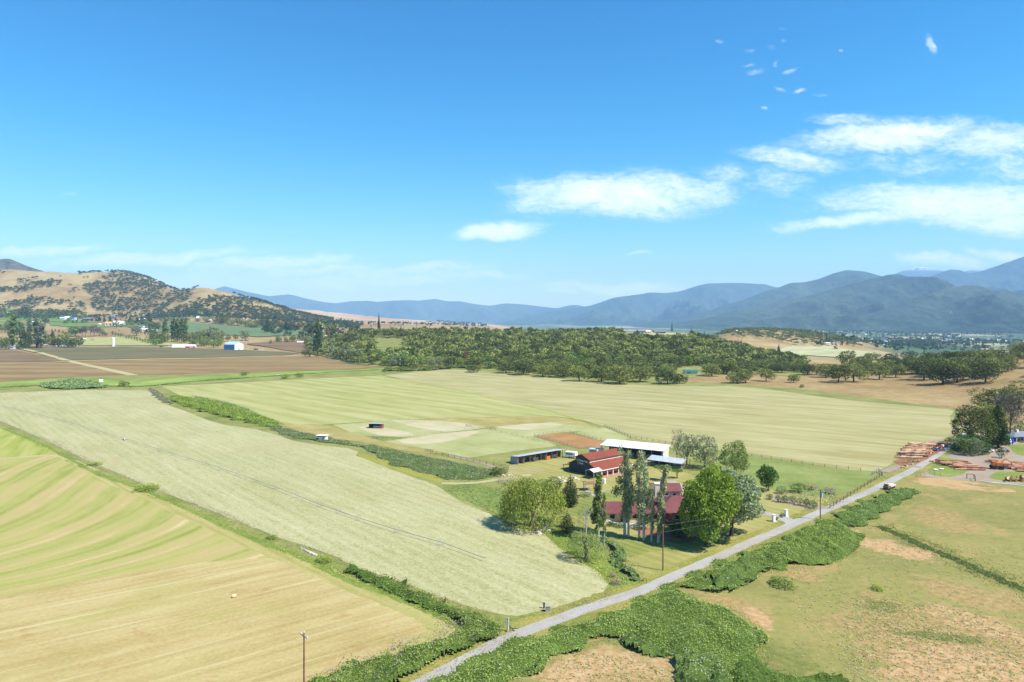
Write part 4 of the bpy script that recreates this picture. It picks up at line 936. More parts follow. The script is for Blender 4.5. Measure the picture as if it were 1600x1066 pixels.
KINDLAB = {'oak': 'mid green oak among the nearest trees of the wide wood', 'oak_dark': 'dark green oak among the nearest trees of the wide wood', 'round': 'fresh green round tree among the nearest trees of the wide wood',
           'bright': 'bright lime green tree among the nearest trees of the wide wood', 'olive': 'silvery olive tree at the left front of the wide wood', 'willow_light': 'pale green willow at the left front of the wide wood', 'yellow': 'yellow-green tree at the left front of the wide wood'}
for i, (X, Y) in enumerate(near_w):
    rr = random.Random(i * 7 + 1); px = 800 + FPX * X / Y; z = h1(X, Y); py = HOR + (CAMH - z) * FPX / Y
    lf = leaf_at(px, py, rr); hh = rr.uniform(8, 15.5); ww = rr.uniform(10, 18)
    if lf in ('willow_light', 'olive'): hh = rr.uniform(10, 15); ww = rr.uniform(9, 12)
    sd = 100 + rr.randrange(4)
    tree('oak' if lf[:3] == 'oak' else 'round', 0, 0, hh * FPX / Y, ww * FPX / Y, lf, BARKD, KINDLAB[lf], group='nearest trees of the wide wood: ' + lf.replace('_', ' '), nleaf=850, lsz=.95, seed=sd, world=Vector((X, Y, z)), name='oak_tree' if lf[:3] == 'oak' else 'broadleaf_tree')
# singled out trees of the wood edge and dry slope (px)
EDGE = [(818,586,30,32),(848,589,26,30),(880,590,30,34),(905,596,32,34),(940,597,30,34),(968,600,38,44),(1000,597,30,36),(1043,600,26,36),(1062,599,20,24),(740,582,16,20),(790,583,20,30),
 (1112,588,24,28),(1136,585,28,34),(1152,599,24,30),(1165,598,26,30),(1197,596,26,26),(1240,598,16,17),(1222,583,22,26),(1262,586,22,26),(1276,585,20,24),(1290,590,26,30),(1310,598,34,34),(1334,597,40,38),(1325,580,38,34),(1352,582,30,30),
 (1374,593,32,32),(1400,590,28,28),(1394,574,26,28),(1424,578,26,32),(1444,594,42,40),(1474,600,46,48),(1496,598,44,42),(1520,592,40,44),(1540,598,42,44),(1456,573,30,34),(1486,570,28,32),(1512,567,26,32),(1540,574,34,38),(1352,588,26,30),(1386,582,24,28),(1412,584,28,30),(1436,584,28,32),(1458,588,34,36),(1470,584,30,34),(1508,588,34,38),(1530,584,32,36),(1552,586,32,36),(1300,588,24,28),(1252,582,20,24),(1562,566,28,34),(1575,580,30,30),
 (1600,560,30,34),(1590,552,22,26),(1618,575,38,40),(1420,562,18,24),(1362,566,20,24),(1230,570,20,20),(1205,575,18,22),(1175,580,20,26),(1640,590,40,44),(1500,582,30,30),(1448,582,28,28)]
ORD = ['', 'second', 'third', 'fourth', 'fifth', 'sixth', 'seventh', 'eighth', 'ninth', 'tenth', 'eleventh', 'twelfth', 'thirteenth', 'fourteenth', 'fifteenth', 'sixteenth', 'seventeenth', 'eighteenth', 'nineteenth', 'twentieth']
ORD += [t_ + '-' + u_ for t_ in ('twenty', 'thirty', 'forty', 'fifty', 'sixty') for u_ in ('first', 'second', 'third', 'fourth', 'fifth', 'sixth', 'seventh', 'eighth', 'ninth')]
EDGE.sort(); NA = sum(1 for e in EDGE if e[0] < 1215)
for i, (x, y, h, wd) in enumerate(EDGE):
    j = i if x < 1215 else i - NA; nth = (ORD[j] + ' from the left') if j else 'leftmost'
    rr = random.Random(i * 5 + 2); lf = rr.choice(['oak', 'oak_dark', 'oak'])
    where = 'along the front edge of the wide wood' if x < 1215 else 'on the dry slope right of the wide wood'
    tree('oak', x, y, h, wd, lf, BARKD, ('dark' if lf == 'oak_dark' else 'mid green') + ' spreading oak, ' + nth + ' ' + where.replace('along the front edge of the wide wood', 'along the wood edge').replace('on the dry slope right of the wide wood', 'on the dry slope'), group='oaks ' + where + (', dark' if lf == 'oak_dark' else ', mid green'), nleaf=2300, lsz=.62, seed=110 + rr.randrange(4), name='oak_tree')
for (x, y, h, wd, lb) in [(727, 569, 24, 9, 'rust-red dead conifer at the front of the wood'), (706, 552, 13, 8, 'smaller rust-red dead conifer left of the taller one'), (512, 535, 26, 9, 'brown dying conifer at the left end of the wood'), (655, 527, 8, 5, 'tiny rust-red dead treetop in the middle of the wood')]:
    tree('conifer', x, y, h, wd, 'rust', BARK, lb, nleaf=900, lsz=.8, seed=130, name='dead_conifer')
for (x, y, h, wd, lf, lb) in [(592, 500, 11, 6, 'pine', 'lone conifer standing on the skyline above the wood'), (501, 548, 42, 13, 'poplar', 'tall grey-green poplar at the left end of the wood'), (496, 553, 56, 18, 'pine', 'tallest dark conifer at the left end of the wood'), (522, 520, 18, 10, 'pine', 'dark conifer behind the left end of the wood'),
        (1050, 508, 6, 5, 'pine', 'small dark conifer beside the hilltop house'), (1217, 560, 22, 10, 'pine', 'dark pointed conifer at the right end of the wood')]:
    tree('conifer' if lf == 'pine' else 'poplar', x, y if y > 515 else 519, h + (519 - y if y < 515 else 0), wd, lf, BARKD, lb, nleaf=900, lsz=.8, seed=131, name='conifer_tree' if lf == 'pine' else 'poplar_tree')

# ---------------------------- far woods: one mass each
from mathutils import noise as mnoise
def far_trees(name, pts, hr, wr, mat, nq, label, cat, seed, qs=2.2, conif=0.0):
    rng = np.random.RandomState(seed); Vs = []; Fs = []; b = 0
    proto = []
    for k in range(6):
        bl = []
        for i in range(7):
            d = rng.normal(size=3); d /= np.linalg.norm(d); d[2] = abs(d[2]) * .9 - .15
            bl.append([d[0] * 3, d[1] * 3, 6.2 + d[2] * 2.4, 2.3, 2.3, 1.9])
        Pp, d = blobpts(bl, nq, rng, .4, inner=False); proto.append(leafquads(Pp, d, qs, rng, .5)[0])
        cb = [[0, 0, 1 + 8.4 * u, 2.0 * (1 - u) + .3, 2.0 * (1 - u) + .3, .9] for u in np.linspace(0, 1, 6)]
        Pp, d = blobpts(cb, nq, rng, .4, inner=False); proto.append(leafquads(Pp, d, qs * .6, rng, .5)[0])
    for (X, Y) in pts:
        h = rng.uniform(*hr); w_ = rng.uniform(*wr); a = rng.uniform(0, 6.28); z = h1(X, Y)
        k = rng.randint(6) * 2 + (1 if rng.rand() < conif else 0); Q = proto[k].copy()
        c, s = math.cos(a), math.sin(a)
        if k % 2: w_ *= .9; h *= 1.5
        Vs.append(np.stack([(Q[:, 0] * c - Q[:, 1] * s) * w_ / 9.6 + X, (Q[:, 0] * s + Q[:, 1] * c) * w_ / 9.6 + Y, Q[:, 2] * h / 10 + z], 1))
    V = np.concatenate(Vs); F = np.arange(len(V)).reshape(-1, 4); me = npmesh(name, V, F, mat)
    at = me.attributes.new('tone', 'FLOAT', 'FACE'); at.data.foreach_set('value', np.concatenate([np.full(len(v) // 4, rng.uniform(-1, 1)) for v in Vs]).astype(np.float32))
    return T(obj(name, me), label, cat, kind='stuff')
far_trees('oak_wood', far_w, (8, 15), (10, 17), leafmat('far_oak_leaf', (0.045,0.056,0.015), (0.125,0.145,0.036), (0.32,0.34,0.085), 0.2, 0.02, 0, tone=.4), 170, 'mass of oaks filling the low hill behind the nearest trees of the wood', 'woodland', 5, 1.7, .04)
# knoll right of the wood
rk = random.Random(8); kn = []
while len(kn) < 420:
    u = rk.uniform(1080, 1335); D = rk.uniform(1600, 1930)
    if D < 1690 and (u > 1290 or rk.random() < .55): continue
    if u < 1130 and rk.random() < .4: continue
    kn.append(((u - 800) / FPX * D, D))
for _ in range(90):
    u = rk.uniform(1230, 1345); D = rk.uniform(1700, 1980); kn.append(((u - 800) / FPX * D, D))
far_trees('knoll_oaks', kn, (8, 11), (11, 15), L['oak_dark'], 90, 'oaks covering the small dry knoll right of the wood', 'woodland', 6, 2.0)
hill = []
for _ in range(230):
    u = rk.uniform(1350, 1680); D = rk.uniform(640, 960)
    if mnoise.noise(Vector(((u) / 30., D / 70., 2.))) > -.12: hill.append(((u - 800) / FPX * D, D))
far_trees('slope_oaks', hill, (7, 11), (9, 14), L['oak'], 150, 'oaks scattered over the crest of the dry slope at the right', 'woodland', 7, 1.5)
# left range: clustered hillside oaks
def clustered(px, n, seed, sc_=1 / 230., thr=-0.02, mind=9):
    from mathutils import noise as mn
    out = []
    for (X, Y) in scatter(px, n, mind, seed):
        v = mn.fractal(Vector((X * sc_, Y * sc_ * .8, seed)), 0.8, 2.2, 5)
        if v > thr: out.append((X, Y))
    return out
rk = random.Random(21); hp = []
while len(hp) < 5600:
    u = rk.uniform(-90, 520); D = rk.uniform(2420, 3560); X, Y = (u - 800) / FPX * D, D; z = h1(X, Y)
    base = 58 if u < 300 else 50
    if z < base - 6: continue
    v = mnoise.fractal(Vector((X / 240., Y / 300., 3.1)), 0.8, 2.2, 5); py = HOR + (CAMH - z) * FPX / D
    thr = .05 if u > 120 else -.03
    sm = lambda a_, b_, v_: min(1, max(0, (v_ - a_) / (b_ - a_)))
    thr -= .22 * sm(108, 140, u) * (1 - sm(235, 262, u)) * sm(473, 462, py) if py < 480 else 0      # cap of the high hill
    if 150 < u < 250: thr -= .8 * (1 - sm(0, 1, abs(u - 200) / 46.)) * (1 - sm(0, 1, abs(py - 479) / 13.)) * 1.6
    thr -= .30 * sm(240, 300, u) * sm(478, 490, py)
    if u < 115: thr += .5 * sm(446, 434, py)            # bare golden shoulder
    thr += .6 * (1 - sm(3, 8, abs(u - 117 - (py - 430) * .45))) * (1 if py < 490 else 0)   # cleared line down the hill
    if 440 > py > 424 and 238 < u < 275: thr += .4
    if v + rk.uniform(-.16, .16) > thr and rk.random() < .62: hp.append((X, Y))
far_trees('hillside_oaks', hp, (8, 13), (10, 16), L['hilloak'], 34, 'dark oaks dotting the dry golden hills on the left', 'woodland', 9, 3.4)
# tree belts at the foot of the hills and over the valley floor
vp = scatter([(140,494),(250,500),(330,499),(420,503),(560,512),(560,508),(430,500),(330,496),(200,492)], 520, 12, 31)
vp += scatter([(400,520),(560,528),(560,512),(430,506)], 160, 14, 33)
vp += scatter([(480,509),(760,511.5),(760,507),(640,505.5),(560,504)], 420, 22, 34)
far_trees('tree_belt', vp, (9, 16), (10, 17), L['valley'], 40, 'belts of trees along the foot of the left hills', 'woodland', 12, 3.2, .25)
fv = clustered([(1270,547),(1330,547),(1600,545),(1800,545),(1800,516),(1500,514.5),(1250,515)], 3000, 41, 1 / 600., -.12, 16)
fv += scatter([(1340,541),(1480,541),(1600,538),(1600,534),(1400,533)], 350, 14, 42)
far_trees('valley_trees', fv, (9, 17), (12, 22), L['valley'], 26, 'trees between the fields and houses of the far town', 'woodland', 13, 4.2, .3)

# ---------------------------- trees of the farms on the left plain, one by one
def grove(lst, group, labfmt, kind, leaf, seed, nleaf=500, lsz=1.2, bark=None, name=None):
    for i, (x, y, h, wd) in enumerate(lst):
        kf = 1.0 if h < 8 else 1.18
        tree(kind, x, y, h * kf, wd * kf, leaf, bark or BARKD, labfmt, group=group if len(lst) > 1 else None, nleaf=nleaf, lsz=lsz, seed=seed + i % 3, name=name)
grove([(176 + i * 4.25, 524.5 + i * .95 + (.5 if i % 2 else 0), 6.5 if i % 3 else 7.5, 4.6) for i in range(15)], 'trees of the planted row', 'one of the evenly spaced small trees of the planted row left of the white silo', 'round', 'round', 150, 300, 1.5)
grove([(40, 485 + 10, 16, 12), (27, 498, 9, 9)], 'upper left vineyard trees', 'dark round tree beside the upper left vineyard', 'round', 'oak_dark', 153)
grove([(41, 494, 15, 15)], None, 'big dark tree in the upper left vineyards', 'round', 'oak_dark', 156, 700)
grove([(70, 508.5, 13, 11)], None, 'dark tree standing on the lower edge of the vineyards', 'round', 'oak_dark', 157, 700)
grove([(58, 495, 8, 10), (68, 496, 7, 8), (19, 497, 9, 10), (2, 497, 10, 8), (9, 497, 6, 6)], 'small trees between the vineyards', 'small round tree between the vineyards at the far left', 'round', 'oak', 158)
grove([(37, 545, 30, 15), (44, 541, 26, 14)], 'dark conifers by the white barns', 'broad dark conifer in front of the farm at the far left', 'conifer', 'pine', 160, 900, .9, name='conifer_tree')
grove([(57, 545, 40, 13), (60, 543, 36, 13), (64, 545, 34, 12)], 'tall grey-green poplars of the left farm', 'tall grey-green poplar of the clump in front of the left farm', 'poplar', 'olive', 163, 900, .6, name='poplar_tree')
grove([(19, 545, 44, 12), (22, 530, 26, 10), (31, 528, 22, 10), (46, 525, 22, 8)], 'thin poplars at the far left', 'thin poplar at the far left of the plain', 'poplar', 'round', 166, 700, .6, name='poplar_tree')
grove([(8, 547, 16, 12), (3, 545, 10, 10), (12, 513, 10, 12), (20, 512, 12, 16), (14, 516, 10, 10)], 'bushy trees at the left picture edge', 'bushy green tree at the left picture edge', 'round', 'round', 170)
grove([(72, 543, 18, 12), (80, 542, 14, 10), (92, 543, 18, 13), (103, 542, 20, 12), (112, 544, 14, 10), (118, 544, 10, 7)], 'green trees before the left farm', 'bushy dark green tree lining the front of the left farm', 'round', 'oak', 174)
grove([(82, 530, 12, 8)], None, 'dark pointed conifer behind the left farm', 'conifer', 'pine', 177, name='conifer_tree')
grove([(86, 543, 11, 12)], None, 'dark purple-leaved tree before the left farm', 'round', 'plum', 178)
grove([(81, 517, 4.5, 2.6), (86, 518, 5.5, 2.6), (92, 519, 5.5, 2.6), (98, 521, 5.5, 2.6)], 'four little cypresses below the vineyard', 'little dark cypress of the row of four below the vineyard', 'conifer', 'pine', 179, 200, 1.4, name='cypress_tree')
grove([(117, 526, 15, 19)], None, 'big round dark green tree above the light pasture', 'round', 'round', 181, 900)
grove([(128, 526, 14, 13), (133, 526, 16, 10), (141, 526, 14, 9), (147, 526, 16, 14), (155, 525, 12, 12)], 'grey half-bare trees above the light pasture', 'grey-brown half-bare tree above the light pasture', 'bare', 'greybare', 182, 500, 1.0, BARK, 'bare_tree')
grove([(160, 525, 9, 8), (165, 526, 7, 7)], 'low trees ending the half-bare group', 'low green or dark tree beside the half-bare group', 'round', 'oak', 185)
grove([(213, 525, 14, 17)], None, 'spreading pale green tree right of the planted row', 'round', 'olive', 186, 700)
grove([(243, 515, 11, 17)], None, 'round fresh green tree before the orchard', 'round', 'round', 187, 700)
grove([(207, 509, 9, 8)], None, 'dark round tree right of the orange and white barn', 'round', 'oak_dark', 188)
grove([(256 + i * 1.0 if i < 4 else 256 + i * 3.1, 536, 33 if i % 2 else 28, 5) for i in range(12)], 'poplar screen', 'slim poplar of the dense screen behind the white greenhouse', 'poplar', 'round', 190, 500, .8, name='poplar_tree')
grove([(240, 537, 14, 14), (248, 536, 13, 12), (256, 537, 16, 12), (262, 535, 12, 10), (275, 536, 16, 12), (288, 537, 14, 14), (296, 537, 12, 12), (303, 538, 14, 13), (312, 539, 14, 12), (322, 539, 12, 12), (335, 536, 16, 12), (345, 539, 12, 11), (356, 534, 10, 9), (368, 532, 9, 10), (318, 541, 12, 12)], 'green trees behind the greenhouse', 'bushy green tree of the belt behind the white greenhouse', 'round', 'oak', 194)
grove([(327, 532, 20, 14), (338, 533, 18, 12), (383, 532, 14, 17), (277, 534, 18, 10)], 'grey-green trees behind the blue building', 'grey-green willow behind the white and blue building', 'round', 'olive', 197)
grove([(243, 540, 11, 14), (302, 541, 10, 12), (345, 541, 12, 10)], 'lime trees behind the greenhouse', 'lime green bushy tree behind the white greenhouse', 'round', 'bright', 200)
grove([(344, 505, 9, 20), (352, 505, 10, 14)], 'dark trees above the orchard', 'dark rounded tree above the orchard', 'round', 'oak_dark', 203)
grove([(418, 520, 26, 11), (424, 519, 10, 10), (447, 516, 14, 10), (453, 517, 12, 9), (464, 516, 8, 10), (410, 510, 20, 9), (430, 506, 14, 9)], 'conifers at the orchard end', 'dark conifer at the right end of the orchard', 'conifer', 'pine', 205, 400, 1.2, name='conifer_tree')
grove([(436, 535, 8, 9), (446, 534, 7, 8), (457, 535, 9, 10), (472, 533, 7, 13), (476, 556, 8, 12), (484, 558, 10, 18), (495, 558, 6, 10)], 'round trees beyond the brown field', 'small round tree at the right end of the brown field', 'round', 'oak', 208)
grove([(133, 501, 6, 4), (137, 501, 5, 4), (144, 502, 6, 4), (150, 502, 6, 4), (155, 502, 8, 6), (163, 503, 8, 5), (172, 504, 10, 6), (181, 506, 9, 8), (188, 508, 9, 8), (196, 508, 8, 8), (203, 505, 9, 9), (214, 506, 10, 10), (222, 507, 12, 12), (232, 507, 16, 12)], 'dark trees above the orange barn', 'dark tree of the belt above the orange and white barn', 'conifer', 'pine', 211, 300, 1.4, name='conifer_tree')
grove([(252, 503, 7, 12), (262, 504, 8, 12), (271, 505, 8, 11), (287, 504, 8, 10), (293, 504, 8, 9), (280, 503, 5, 6), (309, 503, 6, 10), (322, 504, 9, 14)], 'brownish trees on the bench', 'brownish round tree in the line above the orchard', 'round', 'olive', 214, 300, 1.4)
grove([(392, 512, 8, 14), (400, 513, 8, 12)], 'pair above the orchard', 'low spreading tree above the right part of the orchard', 'oak', 'oak', 217)

rq = random.Random(61)
def belt(x0, y0, x1, y1, n, h0, h1_, lab, kind='round', leaf='oak', sp=3.0, seed=220):
    lst = []
    for i in range(n):
        u = (i + rq.uniform(-.3, .3)) / max(1, n - 1); h = rq.uniform(h0, h1_)
        lst.append((x0 + (x1 - x0) * u, y0 + (y1 - y0) * u + rq.uniform(-sp / 2, sp / 2), h, h * rq.uniform(.8, 1.2)))
    grove(lst, lab, lab, kind, leaf, seed, 350, 1.35)
belt(232, 514, 262, 519, 5, 8, 12, 'bushy tree at the lower left end of the orchard')
belt(236, 529, 250, 540, 6, 11, 15, 'dense tree of the clump left of the poplar screen', leaf='oak_dark')
belt(300, 532, 345, 530, 9, 11, 16, 'dense tree of the grove between poplar screen and blue building')
belt(306, 541, 340, 544, 6, 9, 12, 'leafy tree directly behind the red trailer', leaf='round')
belt(350, 508, 410, 511, 10, 7, 11, 'tree of the belt along the upper orchard edge', leaf='oak')
belt(410, 512, 482, 516, 11, 8, 13, 'tree of the belt at the upper right orchard edge', leaf='oak_dark')
belt(100, 505, 135, 503, 6, 5, 7, 'small tree above the red-walled stable', leaf='oak_dark')
belt(182, 512, 232, 508, 8, 7, 10, 'tree around the white barns above the orchard', leaf='round')
belt(66, 541, 122, 544, 11, 11, 16, 'dense dark tree closing the row of the left farm', leaf='oak_dark')
belt(0, 541, 34, 545, 6, 10, 15, 'dense tree at the left end of the farm row', leaf='oak')
belt(-4, 519, 30, 521, 6, 8, 12, 'tree in front of the lowest vineyard', leaf='oak')
belt(64, 526, 108, 530, 6, 6, 10, 'tree on the straw slope behind the left farm', leaf='olive')
belt(425, 536, 480, 532, 6, 6, 9, 'round tree along the lane right of the brown field', leaf='round')
belt(486, 527, 520, 530, 6, 16, 24, 'tall tree of the clump at the left end of the wood', leaf='oak_dark')
belt(520, 559, 560, 566, 7, 14, 20, 'grey-green willow at the left corner of the wood', leaf='olive')
belt(566, 566, 640, 572, 9, 14, 22, 'pale willow along the left front of the wood', leaf='willow_light')
# ---------------------------- thickets and hedgerow growth
from mathutils import noise as mnoise
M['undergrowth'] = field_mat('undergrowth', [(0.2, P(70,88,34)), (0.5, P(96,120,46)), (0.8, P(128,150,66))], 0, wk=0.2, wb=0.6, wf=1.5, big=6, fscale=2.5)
def thicket(name, px, h, dens, lsz, mat, label, cat, seed=1, cl=4.0, world=False, tips=None, tipfrac=0.0, edge=1.5, hang=0.0, base=True, smooth=6):
    if isinstance(px, WP): world = True; smooth = 0
    pts = [tuple(G(*q))[:2] for q in px] if not world else px
    if smooth: pts = curve_pts(list(pts) + [pts[0]], smooth)[:-1]
    A = np.array(pts); x0, y0 = A.min(0); x1, y1 = A.max(0)
    rng = np.random.RandomState(seed); N = int((x1 - x0) * (y1 - y0) * dens)
    x0 -= 2; x1 += 2; y0 -= 2; y1 += 2; X = rng.uniform(x0, x1, N); Y = rng.uniform(y0, y1, N); XA, YA = X, Y; wa = min(edge, 2.5) * .9; wx = lambda X, Y: wa * (np.sin(X / 1.9 + Y / 2.7) + np.sin(X / 4.3 - Y / 3.1 + 2)) * .6
    k = inpoly(X + wx(X, Y), Y + wx(Y, X), pts); X = X[k]; Y = Y[k]; XA = XA[~k]; YA = YA[~k]
    def edged(X, Y):
        d = np.full(len(X), 1e9)
        for i in range(len(pts)):
            a = np.array(pts[i]); b = np.array(pts[(i + 1) % len(pts)]); ab = b - a; L2 = (ab ** 2).sum() + 1e-9
            tt = np.clip(((X - a[0]) * ab[0] + (Y - a[1]) * ab[1]) / L2, 0, 1)
            d = np.minimum(d, np.hypot(X - a[0] - tt * ab[0], Y - a[1] - tt * ab[1]))
        return d
    def hf(X, Y):
        n = np.zeros(len(X))
        for (th, Lw, ph, a) in [(rr_[0], cl * s_, rr_[1], w_) for s_, w_, rr_ in zip((1.9, 1.1, .62, .38, 2.9, .8, .25), (.9, .7, .5, .35, .9, .5, .3), hw)]:
            n += a * np.sin((X * math.cos(th) + Y * math.sin(th)) / Lw * 6.28 + ph + 1.3 * np.sin((X * math.sin(th) - Y * math.cos(th)) / Lw * 4.1 + ph * 2))
        return h * np.clip(.66 + .17 * n, .06, 1.2)
    hw = [(rng.uniform(0, 6.28), rng.uniform(0, 6.28)) for _ in range(7)]
    DA = edged(XA, YA); kk = (DA < 2.2) & (rng.uniform(0, 1, len(XA)) < .5 * (1 - DA / 2.2)); XA = XA[kk]; YA = YA[kk]
    E = np.clip(edged(X, Y) / edge, 0.05, 1) ** .6; H = hf(X, Y) * E
    u = rng.uniform(0, 1, len(X)) ** .22; Z = hz(X, Y) + H * u
    e = .35; gx = (hf(X + e, Y) - hf(X - e, Y)) / (2 * e); gy = (hf(X, Y + e) - hf(X, Y - e)) / (2 * e)
    Nn = np.stack([-gx, -gy, np.ones(len(X))], 1); Nn /= np.linalg.norm(Nn, axis=1)[:, None]
    V, F = leafquads(np.stack([X, Y, Z], 1), Nn, lsz, rng, .42, .55, hang * .6)
    mi = np.zeros(len(F), int)
    if len(XA) and y1 < 520:      # loose fringe running out into the grass
        V2, F2 = leafquads(np.stack([XA, YA, hz(XA, YA) + rng.uniform(.03, .22, len(XA)) * min(h, 1.6)], 1), np.tile([0., 0, 1], (len(XA), 1)), lsz, rng, .6, .4, .4); F = np.concatenate([F, F2 + len(V)]); V = np.concatenate([V, V2]); mi = np.concatenate([mi, np.where(rng.uniform(0, 1, len(F2)) < .6, 1, 0)]); u = np.concatenate([u, np.zeros(len(F2))])
    if tips is not None:
        sel = (rng.uniform(0, 1, len(F)) < tipfrac) & (u > .6); mi[sel] = 1
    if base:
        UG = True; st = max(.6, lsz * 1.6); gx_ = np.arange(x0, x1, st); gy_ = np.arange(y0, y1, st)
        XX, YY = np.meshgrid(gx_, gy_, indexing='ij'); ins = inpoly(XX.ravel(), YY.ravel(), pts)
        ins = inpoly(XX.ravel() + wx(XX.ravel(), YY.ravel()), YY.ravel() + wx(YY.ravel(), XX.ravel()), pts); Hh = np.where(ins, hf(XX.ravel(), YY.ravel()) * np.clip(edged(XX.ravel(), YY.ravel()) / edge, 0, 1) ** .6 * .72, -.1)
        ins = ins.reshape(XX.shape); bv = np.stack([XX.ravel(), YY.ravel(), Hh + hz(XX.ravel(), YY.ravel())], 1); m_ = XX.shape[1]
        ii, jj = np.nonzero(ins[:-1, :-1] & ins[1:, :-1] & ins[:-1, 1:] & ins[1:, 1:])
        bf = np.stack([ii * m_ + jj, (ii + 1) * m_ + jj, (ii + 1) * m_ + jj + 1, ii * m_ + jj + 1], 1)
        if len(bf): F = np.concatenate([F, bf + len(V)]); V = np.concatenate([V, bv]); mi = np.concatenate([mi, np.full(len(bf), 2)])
    return T(obj(name, npmesh(name, V, F, [mat, tips or mat, M['undergrowth']], mi)), label, cat, kind='stuff')
class WP(list): pass
def strip_px(px, wd):
    c = [Vector(G(*q)).to_2d() for q in px]; c = [Vector(q[:2]) for q in curve_pts([tuple(p) for p in c], 5)]
    l = []; r = []
    for i, p in enumerate(c):
        d = (c[min(i + 1, len(c) - 1)] - c[max(i - 1, 0)]).normalized(); n = Vector((-d.y, d.x)) * (wd / 2 * (1 + .25 * math.sin(i * 1.7)))
        l.append(tuple(p + n)); r.append(tuple(p - n))
    return WP(l + r[::-1])
BR = L['bramble']
thicket('bramble_bank', [(640,1092),(700,1060),(760,1032),(800,1015),(850,994),(930,966),(1000,938),(1060,912),(1120,886),(1180,860),(1222,842),(1225,862),(1195,885),(1160,900),(1110,916),(1080,932),(1100,942),(1140,950),(1172,975),(1186,1010),(1200,1040),(1235,1066),(1300,1110),(1180,1110),(1110,1062),(1060,1030),(1000,1010),(950,1004),(900,1012),(850,1036),(800,1066),(740,1110)], 1.6, 26, .27, BR, 'broad bank of bright green brambles along the near side of the road', 'brambles', 2, 9, tips=L['weed'], tipfrac=.34, hang=.45, edge=3.0)
thicket('bramble_bank', [(1205,846),(1240,832),(1275,817),(1310,812),(1335,830),(1337,852),(1318,872),(1270,884),(1215,893),(1180,884),(1170,868)], 2.0, 26, .27, BR, 'darker domed bramble bank opposite the driveway entrance', 'brambles', 3, 8, tips=L['weed'], tipfrac=.26, hang=.45, edge=2.6)
thicket('bramble_clump', [(1145,1040),(1180,1032),(1210,1050),(1260,1064),(1330,1075),(1320,1110),(1180,1110),(1140,1066)], 1.9, 24, .26, L['bramble_dark'], 'dark bramble clump at the bottom edge right of the pale weeds', 'brambles', 4, 4)
thicket('pale_weeds', [(1040,1030),(1070,1022),(1110,1030),(1140,1050),(1150,1080),(1090,1085),(1050,1060)], 2.5, 12, .26, L['white_weed'], 'whitish green tall weeds at the bottom edge of the bramble bank', 'weeds', 5, 2.5, hang=.3)
thicket('pale_weeds', [(960,1003),(985,997),(1020,1008),(1045,1022),(1030,1030),(985,1020)], 2.1, 9, .26, L['white_weed'], 'whitish weeds on the front edge of the bramble bank', 'weeds', 6, 2.5, hang=.3)
thicket('pale_weeds', [(1140,880),(1170,872),(1205,880),(1190,900),(1150,915),(1105,925),(1120,900)], 2.0, 7, .28, L['weed'], 'pale green weeds in the gap between the two bramble banks', 'weeds', 7, 3, hang=.3)
thicket('pale_weeds', [(1120,905),(1150,900),(1165,915),(1130,925)], 2.1, 7, .26, L['white_weed'], 'small whitish weed patch between the bramble banks', 'weeds', 57, 3, hang=.3)
thicket('roadside_weeds', [(1300,806),(1330,792),(1370,775),(1400,764),(1440,770),(1400,795),(1350,822),(1325,826)], 1.2, 7, .34, L['weed'], 'light green tall grass and weeds beside the road bend', 'weeds', 8, 4, hang=.4, tips=BR, tipfrac=.4)
thicket('roadside_weeds', [(690,1078),(740,1052),(790,1040),(840,1022),(830,1040),(780,1072),(730,1100)], 1.4, 5, .28, L['weed'], 'lighter weeds along the lower edge of the bramble bank', 'weeds', 9, 4, hang=.3)
thicket('hedgerow', [(470,1072),(560,1040),(620,1020),(680,1002),(712,988),(712,974),(698,962),(725,962),(760,968),(785,980),(790,992),(770,1008),(730,1022),(690,1040),(640,1062),(580,1090),(480,1120),(420,1110)], 2.2, 26, .27, BR, 'bramble hedge along the far side of the road at the bottom', 'hedge', 10, 6, hang=.3, tips=L['dead_cane'], tipfrac=.22)
thicket('dead_hedge_growth', [(490,1062),(560,1036),(620,1012),(680,990),(712,976),(760,975),(745,984),(700,998),(640,1026),(570,1056),(480,1090)], 2.6, 9, .30, L['dead_cane'], 'grey-brown dead canes on the field side of the bramble hedge', 'hedge', 11, 3, base=False)
thicket('hedgerow', strip_px([(544,892),(575,903),(610,917),(645,932),(680,948),(712,960),(745,968)], 3.4), 2.0, 18, .32, L['bramble_dark'], 'bramble hedge on the line between the two mown fields', 'hedge', 12, 3.5)
thicket('dry_seed_heads', strip_px([(625,918),(660,932),(695,946),(730,958)], 2.2), 1.7, 10, .26, L['dead_pink'], 'pinkish dry seed heads along the bramble hedge', 'weeds', 13, 2.5, base=False)
thicket('field_margin', strip_px([(0,664),(40,684),(85,706),(150,737),(190,753),(230,768),(300,799),(370,830),(420,852),(470,870),(540,900),(590,918),(640,940),(690,962),(706,976)], 1.5), .6, 9, .30, L['bramble'], 'bright green uncut grass line between the two mown fields', 'grass', 14, 3, hang=.5, base=False)
thicket('field_margin', strip_px([(0,661),(60,683),(100,700),(150,728),(200,746),(240,763),(300,786),(400,824),(450,845),(520,874),(560,892),(620,912)], 1.1), .7, 9, .26, L['dead_cane'], 'grey dry grass line beside the bright green one', 'grass', 15, 2.5, hang=.4, base=False)
thicket('roadside_strip', strip_px([(860,962),(880,954),(910,944),(940,934),(965,925)], 2.2), .6, 9, .26, L['dead_pink'], 'pinkish dry strip between the hay field and the road', 'weeds', 16, 2, base=False)
thicket('field_margin', strip_px([(800,972),(850,962),(900,948),(940,934),(958,918),(948,905),(925,884),(890,862),(860,838)], 1.6), .5, 9, .26, BR, 'green uncut grass around the rounded corner of the hay field', 'grass', 17, 2, hang=.5, base=False)
